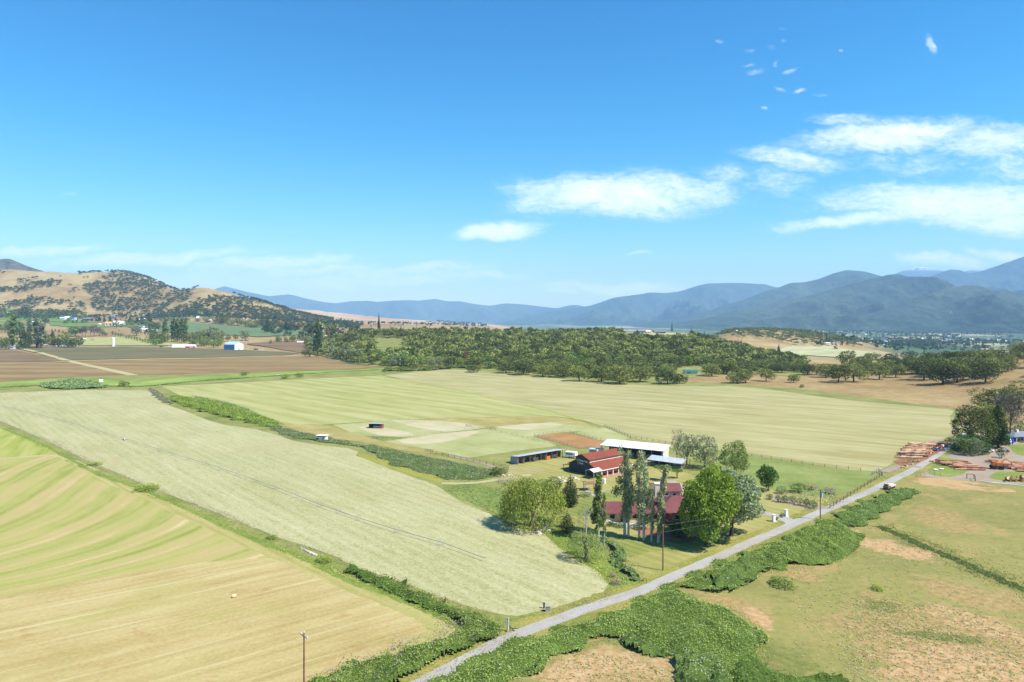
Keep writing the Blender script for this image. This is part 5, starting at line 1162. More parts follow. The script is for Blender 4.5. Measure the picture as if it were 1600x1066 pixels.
thicket('reed_bed', strip_px([(945,842),(958,858),(970,876),(980,893),(990,910)], 3.4), 1.9, 22, .38, L['reed'], 'tall dark green reeds in the ditch between hay field and lawn', 'reeds', 18, 3, hang=.75)
thicket('ditch_growth', [(842,828),(875,826),(905,842),(932,856),(948,876),(966,900),(975,916),(955,914),(935,892),(905,874),(870,850)], .7, 7, .34, L['bramble'], 'bright uncut grass in the ditch corner', 'grass', 19, 3, hang=.5, base=False)
thicket('ditch_hedge', [(262,622),(280,620),(320,626),(360,634),(400,648),(432,660),(425,668),(402,664),(360,655),(320,645),(290,635),(268,628)], 1.7, 7, .55, L['bramble'], 'thick dark hedge along the ditch at the left end', 'hedge', 20, 8)
thicket('ditch_hedge', [(300,618),(340,626),(380,636),(410,650),(440,662),(425,662),(390,650),(350,638),(310,628)], .8, 5, .5, L['weed'], 'lighter green growth behind the thick ditch hedge', 'hedge', 21, 6)
thicket('ditch_reeds', [(420,664),(460,672),(510,684),(560,694),(600,700),(650,710),(700,720),(745,730),(785,735),(780,745),(740,750),(690,748),(640,735),(600,722),(562,700),(510,693),(460,685),(425,672)], .75, 6, .42, L['reed'], 'grey-green reeds filling the ditch below the paddocks', 'reeds', 22, 5, hang=.6, tips=L['dead_cane'], tipfrac=.45)
thicket('ditch_weeds', [(228,606),(245,610),(262,622),(270,632),(255,628),(240,618)], .9, 5, .5, L['dead_cane'], 'grey dry weeds at the far left end of the ditch', 'weeds', 23, 4)
thicket('lush_grass_clump', [(695,760),(740,758),(790,768),(825,780),(822,812),(790,806),(740,786)], .6, 5, .45, L['reed'], 'rank green grass between the hay field and the willow', 'grass', 24, 5, hang=.6, base=False)
thicket('back_hedge', strip_px([(-60,608),(0,606),(60,603),(120,600),(180,604),(225,604),(300,597),(380,591),(460,586),(540,581),(600,578)], 7), 1.1, 1.0, .9, L['weed'], 'light green reeds along the far side of the mown fields', 'hedge', 25, 26, smooth=0, tips=BR, tipfrac=.5)
thicket('mound_weeds', [(60,602),(90,595),(125,594),(155,599),(170,606),(120,609),(70,608)], 2.6, 1.2, 1.1, L['weed'], 'bright green mound of weeds at the far left behind the pale field', 'weeds', 26, 26)
thicket('back_thicket', strip_px([(600,580),(640,580),(680,578),(715,575),(745,577)], 14), 4.5, 1.5, 1.3, L['oak'], 'dark bushy thicket where the back hedge meets the wood', 'hedge', 27, 14, smooth=0)
thicket('pasture_ditch', strip_px([(1372,822),(1410,838),(1450,856),(1500,878),(1550,900),(1600,922),(1650,945)], 6), 1.0, 10, .30, L['oak_dark'], 'dark weedy ditch running across the right pasture', 'weeds', 28, 2.5, base=False, smooth=0)
thicket('pasture_ditch', strip_px([(1376,822),(1420,838),(1470,856),(1520,882),(1600,918)], 11), .5, 2.2, .3, L['bramble'], 'green fringe of the weedy ditch', 'weeds', 29, 2.5, base=False, smooth=0)
thicket('fence_weeds', strip_px([(1290,795),(1330,772),(1370,748),(1385,742)], 2.5), .8, 6, .35, L['weed'], 'weeds under the fence beside the road', 'weeds', 30, 3, base=False)
thicket('yard_weeds', strip_px([(1415,724),(1440,712),(1460,700),(1475,690)], 1.5), .9, 8, .4, L['gloss'], 'green weeds between the big log stack and the road', 'weeds', 31, 3, base=False)
thicket('garden_scrub', [(770,745),(800,742),(830,748),(850,760),(820,764),(790,756)], 1.0, 5, .45, L['round'], 'low garden growth behind the weeping willow', 'shrubs', 32, 4, base=False, tips=L['dead_pink'], tipfrac=.3)
thicket('garden_scrub', [(1215,770),(1250,764),(1290,770),(1310,778),(1295,788),(1240,778)], 1.0, 5, .45, L['reed'], 'untidy scrub behind the shrub row', 'shrubs', 33, 4, base=False, tips=L['tuft'], tipfrac=.3)
for q, lb, m_ in [([(1360,950),(1400,930),(1425,950),(1400,975),(1370,975)], 'green rank grass patch at the head of the dry hollow', 'bramble'), ([(1380,970),(1440,985),(1520,1005),(1500,1015),(1420,1000),(1380,985)], 'green damp strip along the dry hollow', 'oak')]:
    thicket('pasture_tuft', q, .35, 5, .26, L[m_], lb, 'grass', 34, 3, base=False)
# loose tufts over the dry ground, bottom right
tf = []
for q, n in (([(1340,930),(1500,950),(1640,1000),(1660,1090),(1330,1090),(1310,1000)], 2200), ([(820,1080),(900,1018),(1000,1028),(1060,1060),(1050,1100)], 500), ([(1240,840),(1640,860),(1640,1080),(1240,1080)], 1500)):
    pts = [tuple(G(*a))[:2] for a in q]; A = np.array(pts); rng = np.random.RandomState(n)
    X = rng.uniform(A[:, 0].min(), A[:, 0].max(), n * 2); Y = rng.uniform(A[:, 1].min(), A[:, 1].max(), n * 2); k = inpoly(X, Y, pts); tf.append(np.stack([X[k], Y[k]], 1)[:n])
tf = np.concatenate(tf); rng = np.random.RandomState(9)
c5 = np.repeat(tf, 5, 0) + rng.normal(0, .16, (len(tf) * 5, 2)); Pp = np.stack([c5[:, 0], c5[:, 1], rng.uniform(.03, .17, len(c5))], 1)
V, F = leafquads(Pp, np.tile([0., 0, 1], (len(Pp), 1)), .28, rng, .3, .5, .3)
T(obj('grass_tufts', npmesh('grass_tufts', V, F, [L['tuft'], L['weed'], L['bramble']], np.repeat(rng.choice([0, 0, 0, 1, 2], len(tf)), 5))), 'dry tufts of grass strewn over the right pasture', 'grass', kind='stuff')
# ------------------------------------------------------------------ building materials
RED = solid('red_metal_roof', (0.205,0.058,0.036), 0.9, .1, .8, .06, stripe=(0, .9, .35))
MAROON = solid('wine_red_shingle', (0.155,0.058,0.056), 0.92, .16, 1.2, .05)
CHAR = solid('charcoal_siding', (0.045,0.047,0.056), 0.8, .2, 1.2, stripe=(1, .35, .5))
WHITE = solid('white_paint', (0.78,0.77,0.74), 0.6, .05); CREAM = solid('cream_wall', (0.68,0.56,0.41), 0.8, .08)
BEIGE = solid('beige_metal', (0.60,0.53,0.45), 0.6, .08, stripe=(0, .6, .25)); ROOFW = solid('pale_metal_roof', (0.72,0.70,0.70), 0.4, .06, .5, .4, stripe=(0, 1.2, .2))
ROOFG = solid('grey_blue_metal_roof', (0.40,0.42,0.45), 0.4, .12, .6, .4, stripe=(1, .9, .3)); GREY = solid('weathered_wood', (0.30,0.27,0.24), 0.9, .25, 2)
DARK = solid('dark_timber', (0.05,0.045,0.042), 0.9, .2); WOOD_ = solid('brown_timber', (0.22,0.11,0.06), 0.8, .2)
ORW = solid('stained_door_wood', (0.33,0.12,0.05), 0.6, .2); TEAL = solid('teal_metal_roof', (0.03,0.14,0.105), 0.5, .1, stripe=(0, .8, .3))
SLATE = solid('slate_grey_roof', (0.17,0.18,0.21), 0.7, .12); BLUE = solid('blue_metal', (0.07,0.13,0.34), 0.5, .1, stripe=(0, .9, .2)); SKYB = solid('light_blue_roof', (0.30,0.52,0.66), 0.5, .06)
GLASS = pane_mat('window_glass', (0.02,0.025,0.03)); ORANGE = solid('orange_paint', (0.62,0.16,0.03), 0.5, .12); REDP = solid('red_paint', (0.58,0.05,0.05), 0.5, .1)
ORROOF = solid('orange_roof', (0.75,0.34,0.12), 0.7, .1); POLE = solid('brown_pole', (0.22,0.105,0.06), 0.85, .2, 1.2); STEEL = solid('galvanised_steel', (0.27,0.275,0.285), 0.45, .1, spec=.5, metal=.4)
LOGB = leafmat('log_bark', (0.15,0.08,0.05), (0.31,0.18,0.11), (0.52,0.34,0.21), 0, 1.0, .9); LOGD = leafmat('red_brown_bark', (0.13,0.055,0.035), (0.28,0.12,0.075), (0.46,0.24,0.15), 0, 1.0, .9); LOGC = solid('fresh_log_end', (0.66,0.43,0.22), 0.85, .15); BLACK = solid('black_rubber', (0.02,0.02,0.022), 0.8, .1)
ROCK = solid('pale_rock', (0.50,0.43,0.37), 0.9, .2); BRICK = solid('red_paving', (0.38,0.17,0.12), 0.9, .15); WIRE = solid('power_line', (0.22,0.22,0.23), 0.5, 0); STRAWB = solid('hay', (0.62,0.47,0.25), 0.95, .2)
PALEB = solid('pale_blue_paint', (0.42,0.52,0.62), 0.5, .06); YEL = solid('yellow_paint', (0.70,0.42,0.05), 0.5, .1)

def window(parent, mbx, mat=WHITE):      # frame with a pane
    (x, y, z), (wx, wy, wz) = mbx
    f = MB(); th = .1; along_x = wx > wy
    for s in (-1, 1):
        f.box(x, y, z + s * (wz / 2 - th / 2), wx, wy, th)
        if along_x: f.box(x + s * (wx / 2 - th / 2), y, z, th, wy, wz - 2 * th)
        else: f.box(x, y + s * (wy / 2 - th / 2), z, wx, th, wz - 2 * th)
    w_ = f.build('window', mat, parent)
    MB().box(x, y, z, (wx - 2 * th) if along_x else wx * .5, wy * .5 if along_x else wy - 2 * th, wz - 2 * th).build('pane', GLASS, w_)
def gable(parent, L_, W, eave, ridge, wall, roof, over=.4, th=.14, axis='x', x0=0, y0=0, walln='wall', roofn='roof', z0=-.2):
    """box with a pitched roof, ridge along local x"""
    m = MB(); hx, hy = L_ / 2, W / 2
    V = [(-hx, -hy, z0), (hx, -hy, z0), (hx, hy, z0), (-hx, hy, z0), (-hx, -hy, eave), (hx, -hy, eave), (hx, hy, eave), (-hx, hy, eave), (-hx, 0, ridge), (hx, 0, ridge)]
    m.add([(x0 + v[0], y0 + v[1], v[2]) for v in V] if axis == 'x' else [(x0 - v[1], y0 + v[0], v[2]) for v in V],
          [(0, 1, 5, 4), (2, 3, 7, 6), (0, 4, 8, 7, 3), (1, 2, 6, 9, 5), (4, 5, 9, 8), (6, 7, 8, 9)])
    wl = m.build(walln, wall, parent)
    r = MB(); sl = (ridge - eave) / hy; e = eave - sl * over + .03 + th; rg = ridge + .03 + th
    A = [[(-hx - over, -hy - over, e), (hx + over, -hy - over, e), (hx + over, 0, rg), (-hx - over, 0, rg)], [(-hx - over, hy + over, e), (hx + over, hy + over, e), (hx + over, .002, rg), (-hx - over, .002, rg)]]
    for q in A: r.slab([(x0 + v[0], y0 + v[1], v[2]) for v in q] if axis == 'x' else [(x0 - v[1], y0 + v[0], v[2]) for v in q], th)
    return wl, r.build(roofn, roof, parent)
def hip(parent, x0, y0, L_, W, eave, ridge, roof, over=.5, rl=None):
    hx, hy = L_ / 2 + over, W / 2 + over; k = (L_ / 2 - W / 2) if rl is None else rl; k = max(k, .05)
    m = MB(); e = eave
    V = [(-hx, -hy, e), (hx, -hy, e), (hx, hy, e), (-hx, hy, e), (-k, 0, ridge), (k, 0, ridge), (-hx, -hy, e - .16), (hx, -hy, e - .16), (hx, hy, e - .16), (-hx, hy, e - .16)]
    m.add([(x0 + a, y0 + b, c) for a, b, c in V], [(0, 1, 5, 4), (1, 2, 5), (2, 3, 4, 5), (3, 0, 4), (6, 7, 1, 0), (7, 8, 2, 1), (8, 9, 3, 2), (9, 6, 0, 3), (9, 8, 7, 6)])
    return m.build('roof', roof, parent)

# ------------------------------------------------------------------ the dark barn (origin: corner between gable wall and arcade front)
bx, by = G(931, 746)[:2]
B = empty('barn', (bx, by, 0), R(39), 'charcoal barn with a red two-level roof and a sunflower sign on its gable', 'barn')
BL = 17.5
m = MB(); Wc0, Wc1 = 3.2, 10.2
prof_ = [(0, -.2), (13.4, -.2), (13.4, 2.9), (Wc1, 4.4), (Wc1, 5.6), ((Wc0 + Wc1) / 2, 7.0), (Wc0, 5.6), (Wc0, 4.4), (0, 2.9)]
V = [(0, a, b) for a, b in prof_] + [(BL, a, b) for a, b in prof_]; n = len(prof_)
m.add(V, [tuple(range(n)), tuple(n + i for i in reversed(range(n)))] + [(i, n + i, n + (i + 1) % n, (i + 1) % n) for i in range(n)]); m.build('wall', CHAR, B)
mid = (Wc0 + Wc1) / 2
r = MB().slab([(-.6, Wc0 - .6, 5.62), (BL + .5, Wc0 - .6, 5.62), (BL + .5, mid, 7.24), (-.6, mid, 7.24)], .16).slab([(-.6, Wc1 + .6, 5.62), (BL + .5, Wc1 + .6, 5.62), (BL + .5, mid + .002, 7.24), (-.6, mid + .002, 7.24)], .16)
r.build('roof', RED, B)
MB().slab([(-.4, -1.6, 2.5), (BL + .4, -1.6, 2.5), (BL + .4, Wc0 + .01, 4.62), (-.4, Wc0 + .01, 4.62)], .16).build('roof', RED, B)
MB().slab([(-.4, 14.0, 2.78), (BL + .4, 14.0, 2.78), (BL + .4, Wc1 - .01, 4.62), (-.4, Wc1 - .01, 4.62)], .16).build('roof', RED, B)
MB().box(BL / 2, Wc0 - .07, 4.76, BL, .12, .16).box(BL / 2, Wc0 - .07, 5.42, BL, .12, .14).build('clerestory_trim', WHITE, B)
MB().box(BL / 2, -1.68, 2.42, BL + .8, .1, .2).build('fascia', WHITE, B)
for i in range(6): window(B, ((1.7 + i * 2.8, Wc0 - .08, 5.09), (2.3, .14, .50)))
for i in range(6): MB().box(1.6 + i * 2.9, -1.35, 1.13, .22, .22, 2.46).build('post', WHITE, B)
for i in range(5):
    d_ = MB().box(3.0 + i * 2.9, -.06, 1.2, 1.9, .12, 2.3).build('stall_door', ORW, B)
    MB().box(3.0 + i * 2.9, -.14, 1.75, 1.0, .05, .8).build('upper_dark_panel', DARK, d_)  # dark panel on the door, painted shade of the stall inside
for i in range(5): window(B, ((1.55 + i * 2.9, -.05, 1.5), (.7, .12, 1.0)))
MB().box(BL / 2 + .3, -1.1, .06, BL, 2.6, .14).build('walkway', BRICK, B)
# white gable porch at the arcade's near end, red open shed at the far side
pr = MB().slab([(-3.4, -2.3, 2.6), (1.2, -2.3, 2.6), (1.2, -.2, 3.35), (-3.4, -.2, 3.35)], .12).slab([(-3.4, 1.9, 2.6), (-.05, 1.9, 2.6), (-.05, -.198, 3.35), (-3.4, -.198, 3.35)], .12).build('porch_roof', ROOFW, B)
MB().box(-3.2, -2.1, 1.2, .2, .2, 2.6).box(-3.2, 1.7, 1.2, .2, .2, 2.6).build('porch_posts', GREY, B)
MB().slab([(-.2, 13.9, 2.2), (6, 13.9, 2.2), (6, 16.9, 1.75), (-.2, 16.9, 1.75)], .12).build('side_roof', RED, B)
for a in (0, 3, 5.8): MB().box(a, 16.6, .8, .18, .18, 1.9).build('post', GREY, B)
MB().box(-.06, 8.1, 1.2, .1, 2.0, 2.4).build('end_door', DARK, B)
# sunflower and lettering on the gable wall (faces -x)
em = MB()
for k in range(12):
    a = k * math.pi / 6; c, s = math.cos(a), math.sin(a)
    em.slab([(-.05, 9.15 + c * .26 - s * .12, 4.75 + s * .26 + c * .12), (-.05, 9.15 + c * .26 + s * .12, 4.75 + s * .26 - c * .12), (-.05, 9.15 + c * .66, 4.75 + s * .66)], .03)
fl = em.build('sunflower_petals', solid('petal_yellow', (.62, .40, .06), .7, .1), B)
cp = MB().tube((-.1, 9.15, 4.75), (-.02, 9.15, 4.75), .3, .3, 14).build('sunflower_heart', WOOD_, B)
MB().slab([(-.05, 8.55, 3.1), (-.05, 8.36, 3.1), (-.05, 8.3, 5.2), (-.05, 8.5, 5.2)], .03).slab([(-.05, 8.9, 3.3), (-.05, 9.3, 3.6), (-.05, 9.1, 3.9)], .03).build('flower_stem', solid('pale_green_paint', (.30, .42, .36), .7, .1), B)
LET = solid('pale_letter_paint', (.62, .68, .68), .7, .04)
def lettering(body, y0_, z0_, size, parent):
    cu = bpy.data.curves.new('text', 'FONT'); cu.body = body; cu.size = size; cu.extrude = .015; cu.offset = .012; cu.shear = .25
    tmp = bpy.data.objects.new('text', cu); col.objects.link(tmp)
    bpy.context.view_layer.update()
    me = bpy.data.meshes.new_from_object(tmp.evaluated_get(bpy.context.evaluated_depsgraph_get())); bpy.data.objects.remove(tmp)
    me.materials.clear(); me.materials.append(LET)
    o = obj('lettering', me, parent); o.matrix_local = Matrix(((0, 0, -1, -.07), (-1, 0, 0, y0_), (0, 1, 0, z0_), (0, 0, 0, 1)))
    return o
lettering('Shady Tails', 8.15, 4.45, .92, B); lettering('Farm', 8.1, 3.45, .92, B)

# ------------------------------------------------------------------ long open hay shed with the pale roof
px_, py_ = G(1036, 722)[:2]
S1 = empty('hay_shed', (px_, py_, 0), math.atan2(.49, -.87), 'long open-fronted shed with a pale metal roof and a beige end wall', 'shed')
SL, SW, SH = 25.5, 8.2, 4.4   # local x runs to the far left end; y points away (negative = behind)
MB().slab([(-.5, .8, SH), (SL + .6, .8, SH), (SL + .6, -SW - .4, SH + 1.0), (-.5, -SW - .4, SH + 1.0)], .18).build('roof', ROOFW, S1)
MB().add([(0, 0, -.2), (0, -SW, -.2), (0, -SW, SH + .75), (0, 0, SH - .1), (.15, 0, -.2), (.15, -SW, -.2), (.15, -SW, SH + .75), (.15, 0, SH - .1)], [(0, 3, 2, 1), (4, 5, 6, 7), (0, 4, 7, 3), (1, 2, 6, 5), (3, 7, 6, 2)]).build('end_wall', BEIGE, S1)
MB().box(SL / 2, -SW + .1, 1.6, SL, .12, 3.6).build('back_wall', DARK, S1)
for i in range(7): MB().box(.4 + i * (SL - .5) / 6, .2, SH / 2 - .15, .22, .22, SH + .1).build('post', GREY, S1)
MB().box(SL / 2, .2, SH - .22, SL, .16, .3).build('beam', DARK, S1)
k_ = 0
for (a, b, c, lb) in [(6, -4, 1.2, 'left'), (10.5, -5, 1.6, 'middle'), (15, -4.2, 1.3, 'right')]:
    wp_ = S1.matrix_basis @ Vector((a, b, 0)); bs = empty('bale_stack', wp_, S1.rotation_euler.z, 'stack of hay bales in the %s part of the long open shed' % {'left': 'near', 'middle': 'middle', 'right': 'far'}[lb], 'hay bales')
    for i in range(3):
        for j in range(int(c * 2)): MB().box(i * 1.1 - 1.1, 0, .36 + j * .72, 1.05, 2.2, .68).build('bale', STRAWB, bs)
# low blue-grey shelter
q = G(1049, 734)
S2 = empty('open_shelter', (q.x + .5, q.y + 6.0, 0), R(-36), 'low open shelter with a blue-grey metal roof right of the barn', 'shelter')
MB().slab([(-7, -4.6, 2.5), (7, -4.6, 2.5), (7, 0, 3.5), (-7, 0, 3.5)], .12).slab([(-7, 4.6, 2.5), (7, 4.6, 2.5), (7, .002, 3.5), (-7, .002, 3.5)], .12).build('roof', ROOFG, S2)
for a in (-6.6, -2.2, 2.2, 6.6):
    for b in (-4.2, 4.2): MB().box(a, b, 1.15, .16, .16, 2.6).build('post', GREY, S2)
MB().box(0, -4.2, .55, 13, .08, .14).box(0, -4.2, 1.1, 13, .08, .14).box(6.6, 0, .55, .08, 8, .14).box(6.6, 0, 1.1, .08, 8, .14).build('rails', GREY, S2)
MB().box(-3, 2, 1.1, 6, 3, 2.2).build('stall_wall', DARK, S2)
# run-in horse shed
q = G(808, 726)
S3 = empty('run_in_shed', (q.x, q.y, 0), R(38), 'long low open-fronted horse shed with a blue-grey roof', 'shed')
MB().slab([(-.5, -1.0, 3.3), (23.5, -1.0, 3.3), (23.5, 4.6, 2.5), (-.5, 4.6, 2.5)], .14).build('roof', ROOFG, S3)
MB().box(.06, 1.8, 1.3, .12, 4.4, 3.1).build('end_wall', solid('grey_siding', (.34, .33, .33), .8, .1, stripe=(1, .5, .3)), S3)
MB().box(11.5, 4.1, 1.1, 23, .12, 2.7).build('back_wall', GREY, S3); MB().box(22.9, 2.2, 1.1, .12, 3.6, 2.7).build('end_wall', GREY, S3)
for i in range(9): MB().box(.3 + i * 2.83, -.5, 1.5, .18, .18, 3.3).build('post', WOOD_, S3)
for i in range(4): MB().box(2.8 + i * 5.7, 1.8, .9, .1, 4.2, 1.9).build('partition', GREY, S3)
MB().box(15.4, -.3, .75, 2.4, .1, 1.3).build('gate', ORANGE, S3)
MB().box(9.2, -.3, .6, 2.4, .08, .1).box(9.2, -.3, 1.0, 2.4, .08, .1).box(9.2, -.3, 1.4, 2.4, .08, .1).box(19, -.3, .6, 2.4, .08, .1).box(19, -.3, 1.0, 2.4, .08, .1).box(19, -.3, 1.4, 2.4, .08, .1).build('gates', STEEL, S3)
# paddock sheds
q = G(588, 669); S4 = empty('paddock_shed', q, R(-6), 'small dark field shelter with a flat blue roof alone in the pale paddock', 'shed')
MB().slab([(-3.8, -1.9, 2.55), (3.8, -1.9, 2.55), (3.8, 1.9, 2.3), (-3.8, 1.9, 2.3)], .12).build('roof', ROOFG, S4)
MB().box(0, 1.6, 1.05, 7, .1, 2.5).box(-3.4, 0, 1.05, .1, 3.1, 2.5).build('wall', DARK, S4); MB().box(2.9, -1.5, 1.05, 1.4, .1, 2.5).box(3.5, 0, 1.05, .1, 3.0, 2.5).build('wall', solid('rusty_wall', (.24, .09, .06), .8, .1), S4)
MB().box(.2, -.6, .6, 3.2, .1, 1.2).build('panel', STEEL, S4)
q = G(504, 688); S5 = empty('pump_house', q, R(-8), 'small white hut with a flat white roof and an orange-brown band in the ditch reeds', 'hut')
MB().box(.3, 0, .8, 3.4, 2.6, 1.9).build('wall', WHITE, S5); MB().box(0, 0, 1.95, 4.0, 2.8, .38).build('band', ORW, S5); MB().slab([(-2.6, -1.8, 2.4), (2.4, -1.8, 2.4), (2.4, 1.8, 2.25), (-2.6, 1.8, 2.25)], .12).build('roof', WHITE, S5)
MB().box(.8, -1.33, .75, .8, .05, 1.5).build('door', GREY, S5)
for (x, y, lb, mm) in [(158, 597, 'tiny white hut with a dark side at the mound of weeds', WHITE), (434, 587, 'tiny white hut with a red-brown roof in the back hedge', WHITE)]:
    q = G(x, y); s_ = empty('small_hut', q, .3, lb, 'hut'); s_.scale = (.8, .8, .8); gable(s_, 3.2, 2.8, 2.0, 2.7, mm, WOOD_ if x > 300 else WHITE, .15, .1); MB().box(-1.62, 0, 1, .06, 1.2, 1.7).build('door', DARK, s_)

# ------------------------------------------------------------------ the house
q = G(1000, 817)
H = empty('house', (q.x, q.y, 0), R(0), 'sprawling cream house with wine red roofs behind the poplars', 'house')
ox, oy = q.x, q.y
def hp_(px, py, z): # local position of a point at height z seen at a pixel
    D = (CAMH - z) * FPX / (py - HOR); return ((px - 800) / FPX * D - ox, D - oy)
gable(H, 15.5, 7.6, 2.6, 4.5, CREAM, MAROON, .6, x0=-1.8, y0=4.4)
MB().box(11.0, 6.5, 1.2, 11.0, 12.0, 2.9).build('wall', CREAM, H)
hip(H, 11.2, 6.2, 11.6, 12.6, 2.8, 5.9, MAROON, .8, rl=.8)
gable(H, 8.6, 7.0, 4.9, 6.3, CREAM, MAROON, .5, x0=10.6, y0=18.5)
hip(H, 16.3, 12.5, 6.0, 9.0, 2.8, 4.4, MAROON, .5, rl=.3); MB().box(16.3, 12.5, 1.2, 6, 9, 2.9).build('wall', CREAM, H)
c_ = MB().box(7.6, 13.7, 3.6, 1.3, 1.2, 7.6).build('chimney', CREAM, H); MB().box(7.6, 13.7, 7.5, 1.6, 1.5, .24).build('chimney_cap', WHITE, c_)
c_ = MB().box(6.4, 3.0, 3.0, 1.2, 1.1, 6.0).build('chimney', CREAM, H); MB().box(6.4, 3.0, 6.1, 1.5, 1.4, .2).build('chimney_cap', WHITE, c_)
MB().tube((13.8, 9.8, 4), (13.8, 9.8, 5.7), .12, .12, 8).tube((14.3, 9.4, 4), (14.3, 9.4, 5.4), .1, .1, 8).build('roof_vents', DARK, H)
MB().box(-4.1, .52, 1.1, 2.2, .12, 2.3).build('door', solid('dark_red_door', (.12, .03, .03), .6, .1), H)
for xx in (-7.5, -1.2, 1.6, 4.2): window(H, ((xx, .56, 1.5), (1.5, .12, 1.3)), solid('window_trim', (.5, .42, .32), .7, .05))
for xx in (7.5, 10.5, 14): window(H, ((xx, .46, 1.4), (1.7, .12, 1.4)))
for xx in (8, 10.6, 13): window(H, ((xx, 14.96, 3.9), (1.2, .12, .9)))
MB().box(-4.2, -.35, 2.35, 5, 1.7, .1).build('porch_roof', MAROON, H)
gw = MB(); pts = [(-8.6, -1.4), (-8.0, -2.6), (-6.8, -3.3), (-5.0, -3.7), (-3.0, -3.9), (-1.2, -3.9)]
for a, b in zip(pts, pts[1:]):
    d = math.atan2(b[1] - a[1], b[0] - a[0]); gw.box((a[0] + b[0]) / 2, (a[1] + b[1]) / 2, .45, math.dist(a, b) + .12, .25, 1.1, d)
wl = gw.build('garden_wall', WHITE); wl.location = (ox, oy, 0); T(wl, 'low curved white garden wall in front of the wine red house', 'wall')
gt = empty('garden_gate', (ox - .1, oy - 3.4, 0), R(18), 'white garden gate panel with two small openings at the end of the curved wall', 'gate')
MB().box(0, 0, .15, 2.2, .18, .5).box(0, 0, 1.05, 2.2, .18, .3).box(-.95, 0, .65, .3, .18, .5).box(0, 0, .65, .3, .18, .5).box(.95, 0, .65, .3, .18, .5).build('panel', WHITE, gt); MB().box(1.25, 0, .6, .3, .3, 1.4).box(-1.25, 0, .6, .3, .3, 1.4).build('posts', WHITE, gt)
# pergola, path, statue
q = G(921, 766); pg = empty('pergola', q, R(5), 'open brown timber pergola on the lawn in front of the barn', 'pergola')
for a in (-1.7, 1.7):
    for b in (-1.3, 1.3): MB().box(a, b, 1.15, .16, .16, 2.5).build('post', WOOD_, pg)
gable_r = MB().slab([(-2.3, -1.8, 2.35), (2.3, -1.8, 2.35), (1.2, 0, 2.95), (-1.2, 0, 2.95)], .1).slab([(-2.3, 1.8, 2.35), (2.3, 1.8, 2.35), (1.2, .002, 2.95), (-1.2, .002, 2.95)], .1).build('roof', WOOD_, pg)
ribbon('garden_path', [(919, 766), (919, 770), (924, 773), (929, 776)], 1.3, M['road'], wob=.05)
ribbon('garden_path', [(938, 768), (946, 770), (952, 770)], .8, M['road'], wob=.05)
q = G(944.5, 756); ps = empty('propane_tank', q, 0, 'white upright tank standing on the lawn right of the pergola', 'tank'); MB().tube((0, 0, .1), (0, 0, 1.6), .45, .45, 12).build('tank', WHITE, ps); MB().tube((0, 0, 1.6), (0, 0, 1.85), .45, .15, 12).build('lid', WHITE, ps)
# rock garden
rr = random.Random(4)
RK = []
for i, (x, y) in enumerate([(868,750),(873,748),(879,746),(884,748),(888,750),(876,752),(871,755),(881,752),(892,747),(898,748),(903,750),(787,744),(795,743),(800,745),(865,757),(838,826),(846,830),(852,826),(858,831),(842,834)]):
    q = G(x, y); mb = MB(); k = rr.uniform(.5, 1.0); n = 7
    ring = [(math.cos(j * 6.28 / n) * k * rr.uniform(.7, 1.1), math.sin(j * 6.28 / n) * k * rr.uniform(.6, 1), -.1) for j in range(n)]
    ring2 = [(a * .75, b * .75, k * rr.uniform(.4, .7)) for a, b, _ in ring]
    mb.add(ring + ring2, [(j, (j + 1) % n, n + (j + 1) % n, n + j) for j in range(n)] + [tuple(n + j for j in range(n))])
    o = mb.build('rock', ROCK); o.location = q
    T(o, 'pale rock of the heap in front of the dark barn' if x < 910 and y < 800 and x > 820 else 'pale rock below the weeping willow' if y > 800 else 'pale rock at the end of the reed strip', 'rock', 'rocks in front of the barn' if x < 910 and y < 800 and x > 820 else 'rocks below the willow' if y > 800 else 'rocks at the reeds')
# trailers
def trailer(x, y, l, rz, mat, label, dark=None):
    q = G(x, y); o = empty('trailer', q, rz, label, 'trailer')
    body = MB().prism([(-l / 2, -1.1), (l / 2 - .4, -1.1), (l / 2, -.6), (l / 2, .6), (l / 2 - .4, 1.1), (-l / 2, 1.1)], .5, 2.6).build('body', mat, o)
    MB().box(-l * .1, -1.13, 1.8, l * .6, .05, .5).build('window_band', GLASS, o)
    MB().box(l / 2 + .6, 0, .6, 1.4, .15, .12).build('drawbar', STEEL, o)
    for s in (-1, 1):
        for a in (-.5, .5): MB().tube((a, s * .85, .38), (a, s * 1.12, .38), .38, .38, 12).build('wheel', BLACK, o)
trailer(893, 716, 4.8, R(-30), WHITE, 'white box trailer parked behind the barn by the run-in shed')
trailer(929, 711, 4.2, R(-20), PALEB, 'blue and white trailer parked behind the red barn roof')
trailer(937, 711, 3.6, R(20), WHITE, 'white trailer at the right behind the red barn roof')
# drive pillars
for (x, y, lb) in [(1209, 815.5, 'left white pillar of the driveway entrance'), (1228.5, 807.5, 'right white pillar of the driveway entrance')]:
    q = G(x, y); o = empty('gate_pillar', q, R(20), lb, 'pillar'); MB().box(0, 0, .9, .7, .7, 1.9).build('shaft', WHITE, o); MB().box(0, 0, 1.93, .9, .9, .16).build('cap', CREAM, o); MB().box(0, 0, .1, 1.15, 1.15, .3).build('base', ROCK, o)

